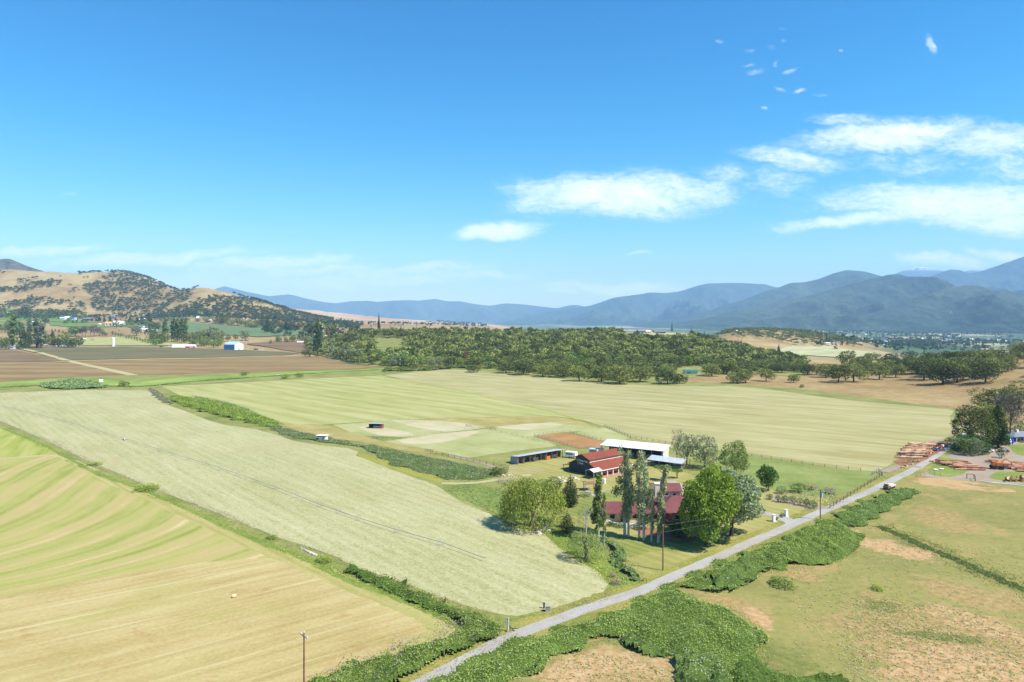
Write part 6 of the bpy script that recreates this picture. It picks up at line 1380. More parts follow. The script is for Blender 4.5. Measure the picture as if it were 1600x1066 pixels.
# ------------------------------------------------------------------ utility poles and wires
def pole(x, y, h, label, arm=True, tf=False, mat=POLE, world=None):
    q = world or G(x, y); o = empty('utility_pole', q, R(-45), label, 'utility pole')
    MB().tube((0, 0, -.5), (0, 0, h), .17, .11, 10).build('pole', mat, o)
    if arm: MB().box(0, 0, h - .5, 2.0, .12, .14).build('crossarm', GREY, o)
    for a in ((-.9, .9, 0) if arm else (0,)): MB().tube((a, 0, h - (.43 if a else 0)), (a, 0, h - (.2 if a else -.2)), .06, .05, 6).build('insulator', WHITE, o)
    if tf:
        t_ = MB().tube((.42, 0, h - 2.2), (.42, 0, h - 1.2), .3, .3, 12).build('transformer', PALEB, o); MB().tube((.42, 0, h - 1.2), (.42, 0, h - 1.05), .3, .12, 12).build('lid', STEEL, t_)
    return q
P1 = pole(1036, 892, 10.0, 'brown wooden utility pole on the lawn corner beside the road', arm=False)
P2 = pole(1282, 813, 8.7, 'wooden utility pole with a pale transformer beside the driveway entrance', tf=True)
P3 = pole(0, 0, 10.2, 'wooden utility pole with a small crossarm in the mown field at the bottom', arm=True, world=Vector(((475 - 800) / FPX * 99.6, 99.6, 0)))
PW = (Vector((P2.x + 85, P2.y + 80, 0)))
def wire(a, b, sag, label, r_=.014):
    mb = MB(); pts = [a.lerp(b, i / 24) - Vector((0, 0, sag * 4 * (i / 24) * (1 - i / 24))) for i in range(25)]
    mb.path([tuple(p) for p in pts], r_, 4); T(mb.build('power_line', WIRE), label, 'power line')
wire(P1 + Vector((0, 0, 10.05)), P2 + Vector((.3, 0, 8.3)), .9, 'upper wire running from the lawn pole to the transformer pole', .014)
wire(P1 + Vector((.1, 0, 8.6)), P2 + Vector((-.3, 0, 6.6)), .8, 'lower wire running from the lawn pole to the transformer pole', .014)
# ------------------------------------------------------------------ fences
def fence(px, h, rails, sp, label, mat=GREY, pr=.06, rr_=.02, world=False, name='fence'):
    c = [G(*q) for q in px]; o = empty(name, c[0], 0, label, 'fence')
    posts = []; 
    for a, b in zip(c, c[1:]):
        n = max(1, round((b - a).length / sp))
        for i in range(n): posts.append(a.lerp(b, i / n))
    posts.append(c[-1])
    for p in posts: p.z = h1(p.x, p.y)
    me = MB().tube((0, 0, -.3), (0, 0, h), pr, pr, 6).mesh('post', mat)
    for p in posts[:100]:
        q_ = obj('post', me, o); q_.location = p - c[0]
    mb = MB()
    for a, b in zip(posts, posts[1:]):
        for z in rails: mb.tube(a - c[0] + Vector((0, 0, z)), b - c[0] + Vector((0, 0, z)), rr_, rr_, 4)
    mb.build('rails', mat, o)
    return o
fence([(1103,706),(1175,712.5),(1270,728),(1345,736)], 1.2, (.4, .75, 1.1), 4.5, 'wire fence between the big pale field and the meadow', DARK, .07, .03)
fence([(1363,743),(1373,738),(1379,744)], 1.5, (.5, .95, 1.4), 2.2, 'short timber rail fence with thick posts where the track meets the road', GREY, .13, .05)
fence([(1297,795),(1318,782),(1340,768),(1356,758),(1366,752),(1378,744)], 1.4, (.5, .9, 1.3), 3.4, 'post and rail fence running beside the road verge', WOOD_, .1, .03)
fence([(945,667),(985,684),(1020,690),(1060,697)], 1.3, (.4, .8, 1.2), 3.4, 'dark rail fence behind the long white-roofed shed', DARK, .08, .035)
fence([(835,682),(870,676.5),(890,677),(945,690.5),(940,701),(905,702),(870,691.5),(835,682)], 1.4, (.5, .9, 1.3), 3.0, 'grey rail fence enclosing the brown riding arena', GREY, .07, .04)
fence([(522,664.5),(565,660),(610,656.5),(700,655)], 1.2, (.5, 1.0), 5, 'thin fence at the back of the pale paddock', GREY, .06, .02)
fence([(600,690.5),(640,684),(700,675.5),(762,668)], 1.2, (.5, 1.0), 5, 'thin fence between the two paddocks', GREY, .06, .02)
fence([(664,706),(720,718),(760,726),(795,733)], 1.3, (.4, .8, 1.2), 4, 'dark rail fence beside the track to the run-in shed', DARK, .07, .03)
fence([(730,667),(760,671),(800,680),(860,694),(880,703)], 1.2, (.5, 1.0), 4, 'fence from the paddocks to the run-in shed', GREY, .06, .025)
fence([(1180,606),(1250,616),(1330,626),(1400,632),(1480,638),(1500,641)], 1.2, (.5, 1.0), 6, 'fence between the big pale field and the dry slope', GREY, .06, .02)
fence([(1432,746),(1452,741),(1470,745)], 1.2, (.5, 1.0), 2.6, 'short fence at the yard corner beside the road', GREY, .07, .03)
fence([(1511,748),(1522,748.5),(1524,752)], 1.7, (1.6,), 3, 'bent dark gate frame by the white pipe', DARK, .12, .09)
fence([(779,757),(785,757.5),(791,758),(797,758.5)], 1.5, (.4, .9, 1.4), 1.6, 'short grey corral panel left of the weeping willow', GREY, .09, .05)
# brace posts at the bottom hedge end
q = G(793, 988); o = empty('corner_post', q, 0, 'weathered leaning corner post with diagonal brace beside the road hedge', 'fence post')
MB().tube((0, 0, -.3), (.15, .1, 2.5), .2, .17, 9).build('post', solid('silver_wood', (.42, .39, .35), .9, .2, 3), o); MB().tube((1.3, .2, 0), (.2, .1, 1.2), .09, .07, 6).tube((.3, 0, .7), (1.9, .3, .5), .06, .05, 6).build('brace', DARK, o)
for (x, y, lb) in [(850, 951, 'small dark field post beside the road'), (856, 955.5, 'grey irrigation valve box beside the road')]:
    q = G(x, y); o = MB().box(0, 0, .45, .3 if x == 850 else .9, .3 if x == 850 else .7, 1.1).box(0, 0, 1.03, .42 if x == 850 else 1.02, .4 if x == 850 else .8, .1).build('field_post' if x == 850 else 'valve_box', DARK if x == 850 else GREY); o.location = q; T(o, lb, 'post' if x == 850 else 'box')
for (x, y, lb) in [(586, 686, 'first grey metal gate panel beside the ditch, left of the others'), (672, 707, 'grey metal gate panel in the middle of the ditch fence'), (732, 667, 'grey metal gate panel by the paddock corner'), (770, 672, 'grey metal gate panel at the right end of the paddocks')]:
    q = G(x, y); o = empty('field_gate', q, R(-30), lb, 'gate'); mb = MB()
    for z in (.3, .6, .9, 1.2): mb.box(0, 0, z, 3.0, .05, .07)
    mb.build('bars', STEEL, o)
    for a in (-1.6, 1.6): MB().box(a, 0, .65, .16, .16, 1.5).build('post', GREY, o)
# ------------------------------------------------------------------ irrigation wheel line
wl_ = [(-60, 626), (20, 640), (100, 660), (193, 688), (270, 712), (345, 735), (430, 765), (500, 793), (560, 814), (620, 833), (690, 853), (758, 878)]
c = [G(*q) for q in wl_]
a0, a1 = c[3], c[-1]
WLo = empty('wheel_line', a0, 0, 'long irrigation pipe on thin wheels lying across the pale hay field', 'irrigation line')
MB().path([tuple(p - a0 + Vector((0, 0, .85))) for p in c], .075, 6).build('pipe', STEEL, WLo)
wm = MB()
for i in range(14):
    a = i * 2 * math.pi / 14; b = (i + 1) * 2 * math.pi / 14
    wm.tube((0, math.cos(a) * .85, .85 + math.sin(a) * .85), (0, math.cos(b) * .85, .85 + math.sin(b) * .85), .035, .035, 4)
    if i % 2: wm.tube((0, 0, .85), (0, math.cos(a) * .85, .85 + math.sin(a) * .85), .015, .015, 3)
wme = wm.mesh('wheel', STEEL)
for p, q in zip(c, c[1:]):
    n = max(1, round((q - p).length / 12.0))
    for i in range(n):
        w_ = obj('wheel', wme, WLo); d = (q - p).normalized(); w_.location = p.lerp(q, i / n) - a0; w_.rotation_euler.z = math.atan2(d.y, d.x)
q = G(194, 688); mv = empty('wheel_line_mover', q, R(-40), 'white drive unit in the middle of the irrigation pipe', 'irrigation mover')
mv.scale = (.6, .6, .6); MB().prism([(-1.2, -.5), (1.2, -.5), (.8, .5), (-.8, .5)], .5, 1.5).build('hood', WHITE, mv)
for a in (-.9, .9):
    for b in (-.7, .7): MB().tube((a, b - .08, .4), (a, b + .08, .4), .4, .4, 12).build('wheel', BLACK, mv)
q = G(366, 934); o = empty('hay_bale', q, .4, 'single small dark-ended hay bale lying in the straw-coloured field', 'hay bale'); o.scale = (.65, .65, .65); MB().tube((-.55, 0, .5), (.55, 0, .5), .5, .5, 16).build('bale', STRAWB, o); MB().tube((-.58, 0, .5), (-.551, 0, .5), .42, .42, 16).build('bale_end', WOOD_, o)
# rubble on the field line
for i in range(9):
    x = 470 + i * 2.9; q = G(x, 857.5 + i * 1.35); o = MB().box(0, 0, .15, rr.uniform(.4, .9), rr.uniform(.3, .6), .3, rr.uniform(0, 3), M=Matrix.Rotation(rr.uniform(-.3, .3), 3, 'X')).build('rubble', ROCK); o.location = q
    T(o, 'chunk of pale concrete rubble on the line between the mown fields', 'rubble', 'concrete rubble on the field line')
# ------------------------------------------------------------------ logs
LOGM = []
for i in range(5):
    mb = MB(); l = 10.0; r0 = .33; pts = [(-l / 2 + l * k / 5, math.sin(k * 1.3 + i) * .12, math.cos(k * 1.1 + i) * .05) for k in range(6)]
    rads = [r0 * (1 - .06 * k) for k in range(6)]
    for k in range(5): mb.tube(pts[k], pts[k + 1], rads[k], rads[k + 1], 8, 0, 1)
    LOGM.append((mb.mesh('log', [LOGB, LOGC]), mb.mesh('log', [LOGD, LOGC])))
def log_pile(cx, cy, axis, n, layers, sp, ang, kind, label, group, seed, lsc=1.0, jitr=.06):
    rg = random.Random(seed); c0 = G(cx, cy); ax = Vector(axis).normalized()
    for ly in range(layers):
        m_ = n - ly * 3
        for i in range(m_):
            s = (i - (m_ - 1) / 2) * sp + rg.uniform(-.2, .2)
            th = ang + rg.uniform(-jitr, jitr); z = .36 + ly * .62 + rg.uniform(-.03, .16); sh = rg.uniform(-1.1, 1.1)
            o = obj('log', LOGM[rg.randrange(5)][0 if rg.random() < kind else 1])
            o.location = (c0.x + ax.x * s + math.cos(ang) * sh, c0.y + ax.y * s + math.sin(ang) * sh, z); o.rotation_euler = (rg.uniform(0, 6), rg.uniform(-.03, .03), th + (math.pi if rg.random() < .5 else 0))
            r_ = rg.uniform(.85, 1.6); o.scale = (lsc * rg.uniform(.8, 1.12), r_, r_)
            T(o, label, 'log', group)
log_pile(1433, 706, (25, 31), 27, 3, 1.35, R(-6), .92, 'straight orange-brown log of the largest stack, between field and road', 'logs of the largest stack', 1, 1.0, .07)
log_pile(1498, 729, (-.1, 1), 12, 2, 1.25, R(-17), .35, 'red-brown log of the curved stack in the middle of the yard', 'logs of the middle stack', 2, 1.0, .16)
log_pile(1594, 731, (0, 1), 14, 2, 1.25, R(-14), .4, 'red-brown log of the long stack at the right picture edge', 'logs of the right stack', 3, 1.2, .14)
rg = random.Random(12)
for i in range(16):     # short butt pieces along the road
    u = i / 15; x = 1412 + u * 66; y = 732 - u * 36 + rg.uniform(-2, 2); q = G(x, y)
    o = obj('log_round', LOGM[i % 5][0]); o.scale = (rg.uniform(.09, .2), rg.uniform(.9, 1.5), rg.uniform(.9, 1.5)); o.location = q + Vector((0, 0, .38)); o.rotation_euler = (0, 0, rg.uniform(0, 3))
    T(o, 'short sawn log piece lying in the bark beside the road', 'log', 'short log pieces beside the road')
q = G(1584, 752)
for i in range(14):
    o = obj('root_stump', LOGM[i % 5][1]); o.scale = (rg.uniform(.12, .3), 1.2, 1.2); o.location = q + Vector((rg.uniform(-3.4, 3.4), rg.uniform(-1.2, 1.2), rg.uniform(.3, 1.2))); o.rotation_euler = (rg.uniform(0, 3), rg.uniform(-.6, .6), rg.uniform(0, 3))
    T(o, 'root or log end of the tangled brown heap below the right log stack', 'log', 'log ends of the tangled heap')
o = T(MB().path([tuple(G(x, y) + Vector((0, 0, .15))) for x, y in [(1532, 752), (1550, 755), (1570, 756.5), (1592, 759), (1612, 762)]], .12, 6).build('white_pipe', WHITE), 'long white irrigation pipe lying below the yard', 'pipe')
# log loader
q = G(1558, 733); LD = empty('log_loader', q, R(165), 'orange log loader standing at the left end of the right log stack', 'loader')
MB().box(0, 0, 1.0, 3.6, 2.2, .7).build('chassis', DARK, LD); MB().prism([(-1.6, -.9), (.4, -.9), (.4, .9), (-1.6, .9)], 1.35, 2.5).build('engine_hood', ORANGE, LD)
cb = MB().box(.3 + .75, 0, 2.1, 1.3, 1.6, 1.6).build('cab', ORANGE, LD); MB().box(1.72, 0, 2.35, .06, 1.3, .8).build('windscreen', GLASS, cb)
for a in (-1.2, 1.3):
    for b in (-1.25, 1.25): MB().tube((a, b - .28, .72), (a, b + .28, .72), .72, .72, 16).build('wheel', BLACK, LD)
MB().tube((-1.2, 0, 2.4), (-2.9, 0, 4.0), .2, .16, 8).tube((-2.9, 0, 4.0), (-4.6, 0, 2.6), .16, .13, 8).build('boom', ORANGE, LD); MB().tube((-4.6, 0, 2.6), (-4.9, .3, 1.6), .1, .06, 6).tube((-4.6, 0, 2.6), (-4.9, -.3, 1.6), .1, .06, 6).build('grapple', DARK, LD)
# second small machine at the road-side log pieces
q = G(1471, 701); LS = empty('log_splitter', q, R(30), 'small red and white log splitter among the short log pieces', 'machine')
MB().box(0, 0, .7, 2.6, .35, .35).build('beam', REDP, LS); MB().box(1.0, 0, 1.2, .9, .8, .7).build('engine', WHITE, LS); MB().box(-.8, 0, 1.05, .25, .5, .5).build('wedge', STEEL, LS)
for b in (-.6, .6): MB().tube((.4, b - .08, .35), (.4, b + .08, .35), .35, .35, 12).build('wheel', BLACK, LS)
# cars and junk
def car(x, y, rz, mat, label, kind='car', s=1.0):
    q = G(x, y); o = empty('parked_' + kind, q, rz, label, kind); o.scale = (s, s, s)
    MB().add([(-2.2, -.88, .35), (2.2, -.88, .35), (2.2, .88, .35), (-2.2, .88, .35), (-2.25, -.85, .95), (2.15, -.82, .85), (2.15, .82, .85), (-2.25, .85, .95)], [(0, 1, 5, 4), (2, 3, 7, 6), (1, 2, 6, 5), (3, 0, 4, 7), (4, 5, 6, 7), (3, 2, 1, 0)]).build('body', mat, o)
    MB().add([(-1.7, -.8, .93), (1.1, -.8, .88), (1.1, .8, .88), (-1.7, .8, .93), (-1.2, -.65, 1.45), (.3, -.65, 1.45), (.3, .65, 1.45), (-1.2, .65, 1.45)], [(0, 1, 5, 4), (2, 3, 7, 6), (1, 2, 6, 5), (3, 0, 4, 7)]).build('windows', GLASS, o)
    MB().slab([(-1.2, -.66, 1.49), (.3, -.66, 1.49), (.3, .66, 1.49), (-1.2, .66, 1.49)], .05).build('car_roof', mat, o)
    for a in (-1.35, 1.35):
        for b in (-.8, .8): MB().tube((a, b - .1, .33), (a, b + .1, .33), .33, .33, 12).build('wheel', BLACK, o)
car(1544, 706.5, R(8), WHITE, 'white car parked between the yard shrubs and the junk heap'); car(1464, 704.5, R(40), BLUE, 'small blue vehicle behind the short log pieces', s=.8)
q = G(1551, 706); 
for i in range(12):
    o = MB().box(0, 0, .4, rg.uniform(.5, 1.4), rg.uniform(.5, 1.2), rg.uniform(.5, 1.1)).box(.2, .1, .95, .5, .4, .3).build('junk_crate', [DARK, CREAM, PALEB, WOOD_, WHITE, REDP][i % 6]); o.location = q + Vector((rg.uniform(0, 7), rg.uniform(-2, 2), 0)); o.rotation_euler.z = rg.uniform(0, 3)
    T(o, ['dark', 'cream', 'pale blue', 'brown', 'white', 'red'][i % 6] + ' crate in the junk heap below the green-roofed house', 'crate', 'crates of the junk heap: ' + ['dark', 'cream', 'pale blue', 'brown', 'white', 'red'][i % 6])
q = G(1577, 693); o = empty('water_tank', q, 0, 'white round tank beside the green-roofed house', 'tank'); MB().tube((0, 0, 0), (0, 0, 1.7), .9, .9, 16).build('tank', WHITE, o); MB().tube((0, 0, 1.7), (0, 0, 2.0), .9, .3, 16).build('lid', WHITE, o)
q = G(1581.5, 693); o = empty('barrel', q, 0, 'bright blue barrel tank next to the white round tank', 'tank'); MB().tube((0, 0, 0), (0, 0, 1.9), .6, .6, 14).build('drum', solid('bright_blue', (.02, .06, .6), .4, .05), o); MB().tube((0, 0, 1.9), (0, 0, 2.0), .5, .5, 14).build('lid', BLUE, o)
q = G(1600, 691); HR = empty('green_roofed_house', q, R(4), 'low house with a teal roof at the right picture edge behind the yard', 'house')
MB().box(2, 3.5, 1.2, 13, 7, 2.8).build('wall', solid('dark_green_wall', (.06, .11, .09), .8, .1), HR); hip(HR, 2, 3.5, 13, 7, 2.6, 4.4, SLATE, .8); MB().slab([(-7.5, -1.2, 2.4), (-4, -1.2, 2.4), (-4, 6, 3.2), (-7.5, 6, 2.6)], .12).build('porch_roof', TEAL, HR)
c_ = MB().box(-.6, 3.0, 4.4, .9, .9, 1.6).build('chimney', WHITE, HR)
for xx in (-2.5, .5, 3.5): window(HR, ((xx, -.06, 1.5), (1.5, .12, 1.2)))
MB().box(-7.2, -1, 1.1, .15, .15, 2.5).box(-4.3, -1, 1.1, .15, .15, 2.5).build('posts', WHITE, HR); MB().box(1, -2, .5, 9, .12, 1.0).build('porch_rail', WOOD_, HR)
for (x, y, lb) in [(1462, 735, 'left flat white sheet lying on the grass in front of the middle log stack'), (1471, 734, 'right flat white sheet lying on the grass in front of the middle log stack')]:
    q = G(x, y); o = MB().box(0, 0, .35, 1.5, .9, .12, .2).box(-.5, 0, .14, .1, .7, .3, .2).box(.5, 0, .14, .1, .7, .3, .2).build('white_board', WHITE); o.location = q; T(o, lb, 'board')
# flatbed truck on the road
q = G(1390, 764); TK = empty('flatbed_truck', q, R(38), 'flatbed truck loaded with pale sawn lumber driving on the road', 'truck')
TK.scale = (.78, .78, .78); MB().box(0, 0, .75, 6.4, 1.6, .3).build('chassis', DARK, TK)
MB().prism([(-3.6, -1.0), (-1.7, -1.0), (-1.7, 1.0), (-3.6, 1.0)], .7, 1.7).build('cab', WOOD_, TK).name = 'cab'
MB().prism([(-3.0, -.9), (-1.75, -.9), (-1.75, .9), (-3.0, .9)], 1.7, 2.5).build('cab_top', solid('beige_cab', (.5, .36, .28), .5, .08), TK); MB().box(-3.03, 0, 2.05, .06, 1.5, .55).build('windscreen', GLASS, TK)
MB().box(1.1, 0, 1.0, 5.2, 2.3, .14).build('flatbed', STEEL, TK)
for i in range(4): MB().box(1.1, -.85 + i * .57, 1.4, 4.8, .5, .6).build('lumber_bundle', [solid('fresh_lumber', (.62, .45, .36), .7, .1), CREAM][i % 2], TK)
for a in (-2.6, 1.2, 2.3):
    for b in (-.95, .95): MB().tube((a, b - .15, .5), (a, b + .15, .5), .5, .5, 14).build('wheel', BLACK, TK)
# ------------------------------------------------------------------ far farms and houses
def farm(x, y, wpx, hpx, wall, roof, label, cat='house', rz=0.0, deep=.7, name='farmhouse', nw=3, dpx=None):
    q = G(x, y); mpp = q.y / FPX; L_ = wpx * mpp; Hh = hpx * mpp; W = max(5, L_ * deep)
    o = empty(name, q, R(rz), label, cat)
    gable(o, L_, W, Hh * .62, Hh, wall, roof, L_ * .03, .2, z0=-2)
    if nw:
        for i in range(nw): MB().box(-L_ / 2 + L_ * (i + .5) / nw, -W / 2 - .04, Hh * .34, L_ / nw * .42, .08, Hh * .24).build('window', GLASS, o)
    MB().box(L_ * .06, -W / 2 - .06, Hh * .2, L_ * .1, .12, Hh * .4).build('door', DARK, o)
    return o
FR = [(58,506.5,14,4.5,WHITE,WHITE,'long white house between the vineyards',-3),(98,499.5,9,4,WHITE,PALEB,'white house left part of the farm below the bench',5),(105,499.5,7,5,WHITE,CREAM,'pale gabled house beside the blue-roofed barn',40),
 (113,500,10,5,PALEB,solid('navy_roof',(.04,.09,.15),.5,.1),'barn with a dark blue roof in the vineyards',2),(139.5,501,15,4.5,solid('brick_red_wall',(.34,.13,.10),.7,.1),SLATE,'long red-walled stable with a grey roof',0),
 (174,509,15,6,CREAM,ORROOF,'house with a bright orange roof',10),(183,509.5,11,8,WHITE,WHITE,'large white gabled barn right of the orange roof',50),(191,508.5,9,6,WHITE,WHITE,'white barn behind the gabled white one',-20),
 (156,508,3.5,2.5,WHITE,WHITE,'tiny white cabin left of the orange roof',0),(225,502.5,12,5,WHITE,WHITE,'white house with a light roof on the rise above the orchard',12),(175,497.5,10,4.5,SLATE,SLATE,'grey hilltop house behind the conifer belt',0),
 (230,514.5,11,4.5,WHITE,PALEB,'white barn with a pale blue roof left of the round fresh green tree',8),(226,518,11,5,WHITE,CREAM,'white shed in front of the pale blue roof',4),(214,511.5,9,3.5,GREY,WOOD_,'low brown house near the pale blue roofed barn',0),
 (7,538.5,10,5,WHITE,SLATE,'white farmhouse at the left picture edge',15),(26,541.5,10,6,CREAM,WHITE,'pale house behind the left thin poplars',20),(17,545,12,4,PALEB,SLATE,'low blue-grey cottage at the left picture edge',3),
 (92,541,13,9,WHITE,solid('pale_teal_roof',(.22,.40,.40),.5,.06),'building with a pale teal roof behind the left farm trees',-12),(76,541,10,3.5,WHITE,WHITE,'short white shed at the end of the left farm trees',0),(106,541.8,34,1.8,WHITE,WHITE,'long low white shed along the brown field',0),
 (132,532,4,3,WHITE,WHITE,'tiny white hut below the half-bare trees',0),(107,536.5,9,5,WHITE,GREY,'small white house at the right of the left farm trees',20),
 (20,491,14,2.6,WHITE,WHITE,'long pale building in the uppermost vineyards',0),(52,494,6,5,WHITE,SLATE,'pale gabled house beside the big dark vineyard tree',30),(309,502,4,8,GREY,WHITE,'tall narrow white barn above the orchard',0),(327,503.5,7,4,GREY,WHITE,'grey house at the top of the orchard',0),
 (383,499,5,2,WHITE,WHITE,'small white shed at the foot of the hills',0),(397,499,9,2.4,WHITE,WHITE,'long white shed at the foot of the hills',0),(486,535.5,10,7,WHITE,BLUE,'blue and white house left of the wood',5),(470,536.5,10,3,WHITE,WHITE,'white pickup-sized shed left of the blue and white house',0),
 (242,517.5,6,3,WHITE,WHITE,'small white shed right of the pale blue roofed barn',-10),(120,499.5,3,3,DARK,DARK,'small dark shed right of the blue-roofed barn',0)]
for a in FR: farm(a[0], a[1], a[2], a[3], a[4], a[5], a[6], 'house' if 'house' in a[6] or 'cottage' in a[6] or 'cabin' in a[6] else 'barn', a[7], name='farmhouse' if 'house' in a[6] else 'barn' if 'barn' in a[6] or 'stable' in a[6] else 'shed')
# big metal building, greenhouse tunnel, silo, container
q = G(365, 547); mpp = q.y / FPX; o = empty('metal_barn', q, R(-17), 'blue-walled metal barn with a pale blue roof and a white front', 'barn')
L_, W_ = 20 * mpp, 20 * mpp
wl2, _ = gable(o, W_, L_, 9 * mpp, 12.5 * mpp, WHITE, SKYB, .3, .2, z0=-1); MB().box(0, -L_ / 2 - .06, 4 * mpp, W_ * .98, .1, 8.4 * mpp).build('side_wall', BLUE, o); MB().box(W_ / 2 + .08, 0, 3 * mpp, .1, 5, 6 * mpp).build('door', PALEB, o)
q = G(177, 541); mpp = q.y / FPX; o = empty('silo', q, 0, 'tall white silo standing at the edge of the green-brown field', 'silo'); MB().tube((0, 0, -.5), (0, 0, 12.4 * mpp), 2.0 * mpp, 2.0 * mpp, 20).build('cylinder', WHITE, o); MB().tube((0, 0, 12.4 * mpp), (0, 0, 13.6 * mpp), 2.0 * mpp, .5 * mpp, 20).build('dome', WHITE, o)
q = G(288, 543); mpp = q.y / FPX; o = empty('greenhouse', q, R(2), 'long white tunnel greenhouse at the far edge of the brown field', 'greenhouse'); mb = MB(); l = 36 * mpp; n = 10
for i in range(n): 
    a, b = math.pi * i / n, math.pi * (i + 1) / n
    mb.slab([(-l / 2, math.cos(a) * 4.5, math.sin(a) * 5.2), (l / 2, math.cos(a) * 4.5, math.sin(a) * 5.2), (l / 2, math.cos(b) * 4.5, math.sin(b) * 5.2), (-l / 2, math.cos(b) * 4.5, math.sin(b) * 5.2)], .05)
mb.build('cover', WHITE, o); MB().prism([(-l / 2 + .1, -4), (l / 2 - .1, -4), (l / 2 - .1, 4), (-l / 2 + .1, 4)], 0, 3.4).build('end_walls', PALEB, o)
q = G(297, 544.2); mpp = q.y / FPX; o = empty('trailer', q, R(1), 'bright red box trailer with a white panel in front of the white greenhouse', 'trailer'); MB().box(0, 0, 1.9, 15 * mpp, 2.5, 2.6).build('body', REDP, o); MB().box(2 * mpp, -1.3, 2.0, 5 * mpp, .06, 1.0).build('panel', WHITE, o); 
for a in (-5 * mpp, -3.5 * mpp, 5 * mpp): MB().tube((a, -1, .5), (a, 1, .5), .5, .5, 10).build('wheels', BLACK, o)
for (x, y, mm, lb, s) in [(353, 541.5, BLUE, 'blue vehicle between the greenhouse and the white and blue building', 1.6), (264, 542, WHITE, 'white vehicle at the left end of the greenhouse', 1.6), (386, 545, WHITE, 'white vehicle right of the white and blue building', 1.6), (379, 545.5, WHITE, 'white pickup at the corner of the white and blue building', 1.4),
        (400, 547, DARK, 'dark machine right of the white vehicle', 1.8), (408, 547.6, WHITE, 'white vehicle at the tip of the green-brown field', 1.2), (378, 533, BLUE, 'blue vehicle behind the white and blue building', 1.5), (386, 533, DARK, 'dark vehicle behind the white and blue building', 1.5), (307, 542, REDP, 'red and blue machine right of the red trailer', 1.5), (186, 516.5, ORANGE, 'orange vehicle on the straw slope above the planted row', 1.5), (252, 542.5, DARK, 'dark vehicle left of the greenhouse', 1.5)]:
    car(x, y, .1, mm, lb, 'vehicle', s)
q = G(144.5, 532.5); o = T(MB().box(0, 0, 1, 9, 3, 2.0).box(0, 0, 2.2, 7, 2.4, .6).build('hay_stack', WOOD_), 'small red-brown stack in the light pasture', 'stack'); o.location = q
# houses of the hill and the knoll
for a in [(995,521,8,4,ORW,WOOD_,'small reddish house on the wooded hilltop',0,'house'),(1002,521,12,6,SLATE,SLATE,'long dark house with a grey roof on the wooded hilltop',8,'house'),(1013,521,8,4.5,CREAM,CREAM,'cream gabled house end on the wooded hilltop',-10,'house'),(1030,521,17,4,DARK,SLATE,'low dark barn on the hilltop right of the cream gable',0,'barn'),
          (1155,517,7,4,ORW,CREAM,'reddish house on the left shoulder of the dry knoll',0,'house'),(1149,519,6,3,WHITE,WHITE,'white shed on the left shoulder of the dry knoll',0,'shed'),(1220,514.5,9,3.5,WHITE,SLATE,'pale house on top of the dry knoll',0,'house'),(1228,514.5,6,3,CREAM,CREAM,'cream house on top of the dry knoll, right of the pale one',0,'house'),
          (1293,538,7,3,WHITE,WHITE,'white house at the right foot of the dry knoll',0,'house'),(1305,539,9,3.5,CREAM,GREY,'tan house at the right foot of the dry knoll',10,'house')]:
    farm(*a[:7], cat=a[8], rz=a[7], name='house' if a[8] == 'house' else a[8])
q = G(1079, 584); S8 = empty('teal_roofed_shed', q, R(-5), 'low shed with a teal green roof at the right front of the wood', 'shed'); gable(S8, 13, 7, 2.4, 4.0, CREAM, TEAL, .7, .15); MB().box(-2, -3.56, 1.1, 3, .1, 2.1).build('door', GREY, S8)
farm(1144, 552, 7, 3.5, PALEB, PALEB, 'pale blue roof half hidden in the wood', rz=0, cat='house', name='house'); farm(1127, 573, 8, 4, PALEB, PALEB, 'pale blue cottage half hidden at the front of the wood', rz=10, cat='house', name='house')
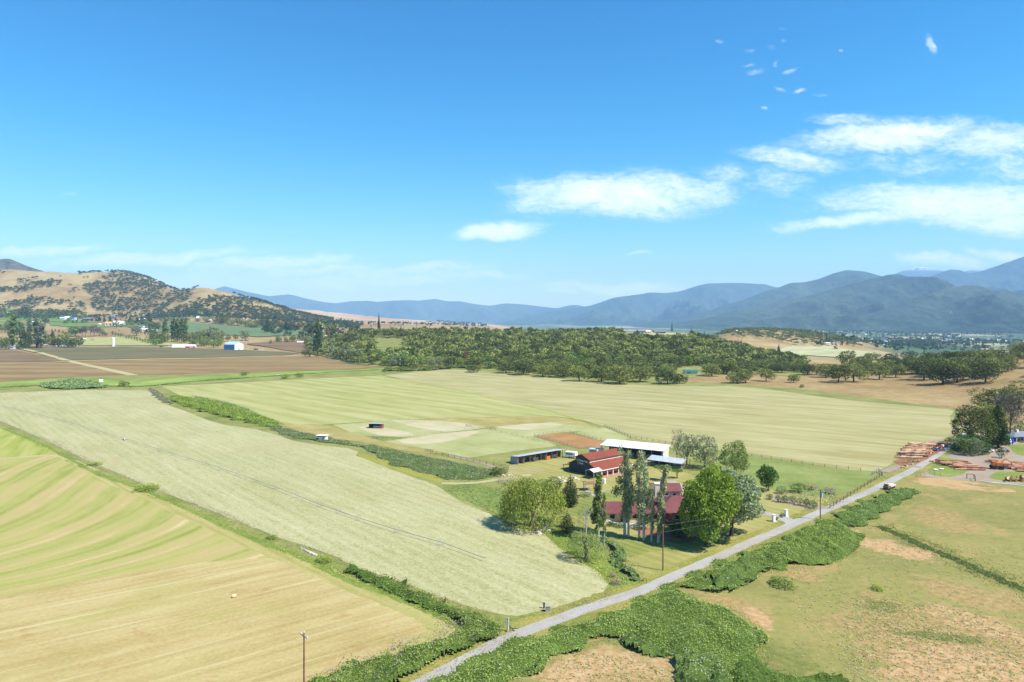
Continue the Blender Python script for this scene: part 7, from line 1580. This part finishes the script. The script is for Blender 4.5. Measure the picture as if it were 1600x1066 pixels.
# town houses far behind the right hill
rg = random.Random(99); tw = scatter([(1330,541.5),(1420,541.5),(1430,534),(1600,536),(1600,532),(1350,532)], 110, 26, 55) + scatter([(1290,530),(1600,531),(1700,531),(1700,522),(1320,521)], 70, 60, 56)
protos = []
for i, (wm_, rm_) in enumerate([(CREAM, SLATE), (CREAM, GREY), (WHITE, PALEB), (BEIGE, SLATE), (WHITE, WHITE)]):
    mb = MB(); Lh, Wh = 16, 11; hx, hy = Lh / 2, Wh / 2
    mb.add([(-hx, -hy, -2), (hx, -hy, -2), (hx, hy, -2), (-hx, hy, -2), (-hx, -hy, 4), (hx, -hy, 4), (hx, hy, 4), (-hx, hy, 4), (-hx, 0, 7), (hx, 0, 7)], [(0, 1, 5, 4), (2, 3, 7, 6), (0, 4, 8, 7, 3), (1, 2, 6, 9, 5)])
    mb.slab([(-hx - .6, -hy - .6, 4.0), (hx + .6, -hy - .6, 4.0), (hx + .6, 0, 7.3), (-hx - .6, 0, 7.3)], .2, 1).slab([(-hx - .6, hy + .6, 4.0), (hx + .6, hy + .6, 4.0), (hx + .6, 0.002, 7.3), (-hx - .6, 0.002, 7.3)], .2, 1)
    protos.append(mb.mesh('town_house', [wm_, rm_]))
for (X, Y) in tw:
    k = rg.randrange(5); o = obj('town_house', protos[k]); o.location = (X, Y, h1(X, Y)); o.rotation_euler.z = rg.uniform(0, 3); s = rg.uniform(.55, 1.15); o.scale = (s * rg.uniform(1, 1.8), s, s)
    T(o, 'small pale house with a %s roof in the far town beyond the right hill' % ['dark grey', 'brown-grey', 'pale blue', 'grey', 'white'][k], 'house', 'houses of the far town with a %s roof' % ['dark grey', 'brown-grey', 'pale blue', 'grey', 'white'][k])
# birds
bm_ = MB().slab([(0, .12, 0), (-.9, .05, .25), (-.8, -.1, .25), (0, -.12, 0)], .03).slab([(0, .12, 0), (.9, .05, .25), (.8, -.1, .25), (0, -.12, 0)], .03).tube((0, -.35, 0), (0, .3, .02), .07, .09, 6).mesh('bird', BLACK)
for i, (x, y) in enumerate([(192, 295), (204, 272), (174, 290)]):
    o = obj('bird', bm_); D = 520; o.location = ((x - 800) / FPX * D, D, CAMH + (HOR - y) / FPX * D); o.rotation_euler.z = i
    T(o, ['lowest and darkest of the three birds in the left sky', 'highest of the three birds in the left sky', 'leftmost of the three birds in the left sky'][i], 'bird', 'birds in the left sky')
# ------------------------------------------------------------------ air
HZ = bpy.data.materials.new('haze'); HZ.use_nodes = True; nt = HZ.node_tree; nt.nodes.clear()
pv = nt.nodes.new('ShaderNodeVolumePrincipled'); pv.inputs['Color'].default_value = (0.42, 0.68, 1.0, 1); pv.inputs['Density'].default_value = 5.2e-5; pv.inputs['Anisotropy'].default_value = 0.0
no = nt.nodes.new('ShaderNodeOutputMaterial'); nt.links.new(pv.outputs[0], no.inputs['Volume'])
hb = MB().box(0, 0, 0, 50000, 50000, 1); o = hb.build('haze', HZ)
o.scale.z = 1720 + 52; o.location.z = (1720 - 52) / 2
T(o, 'thin bluish summer haze filling the whole valley', 'haze', kind='stuff')
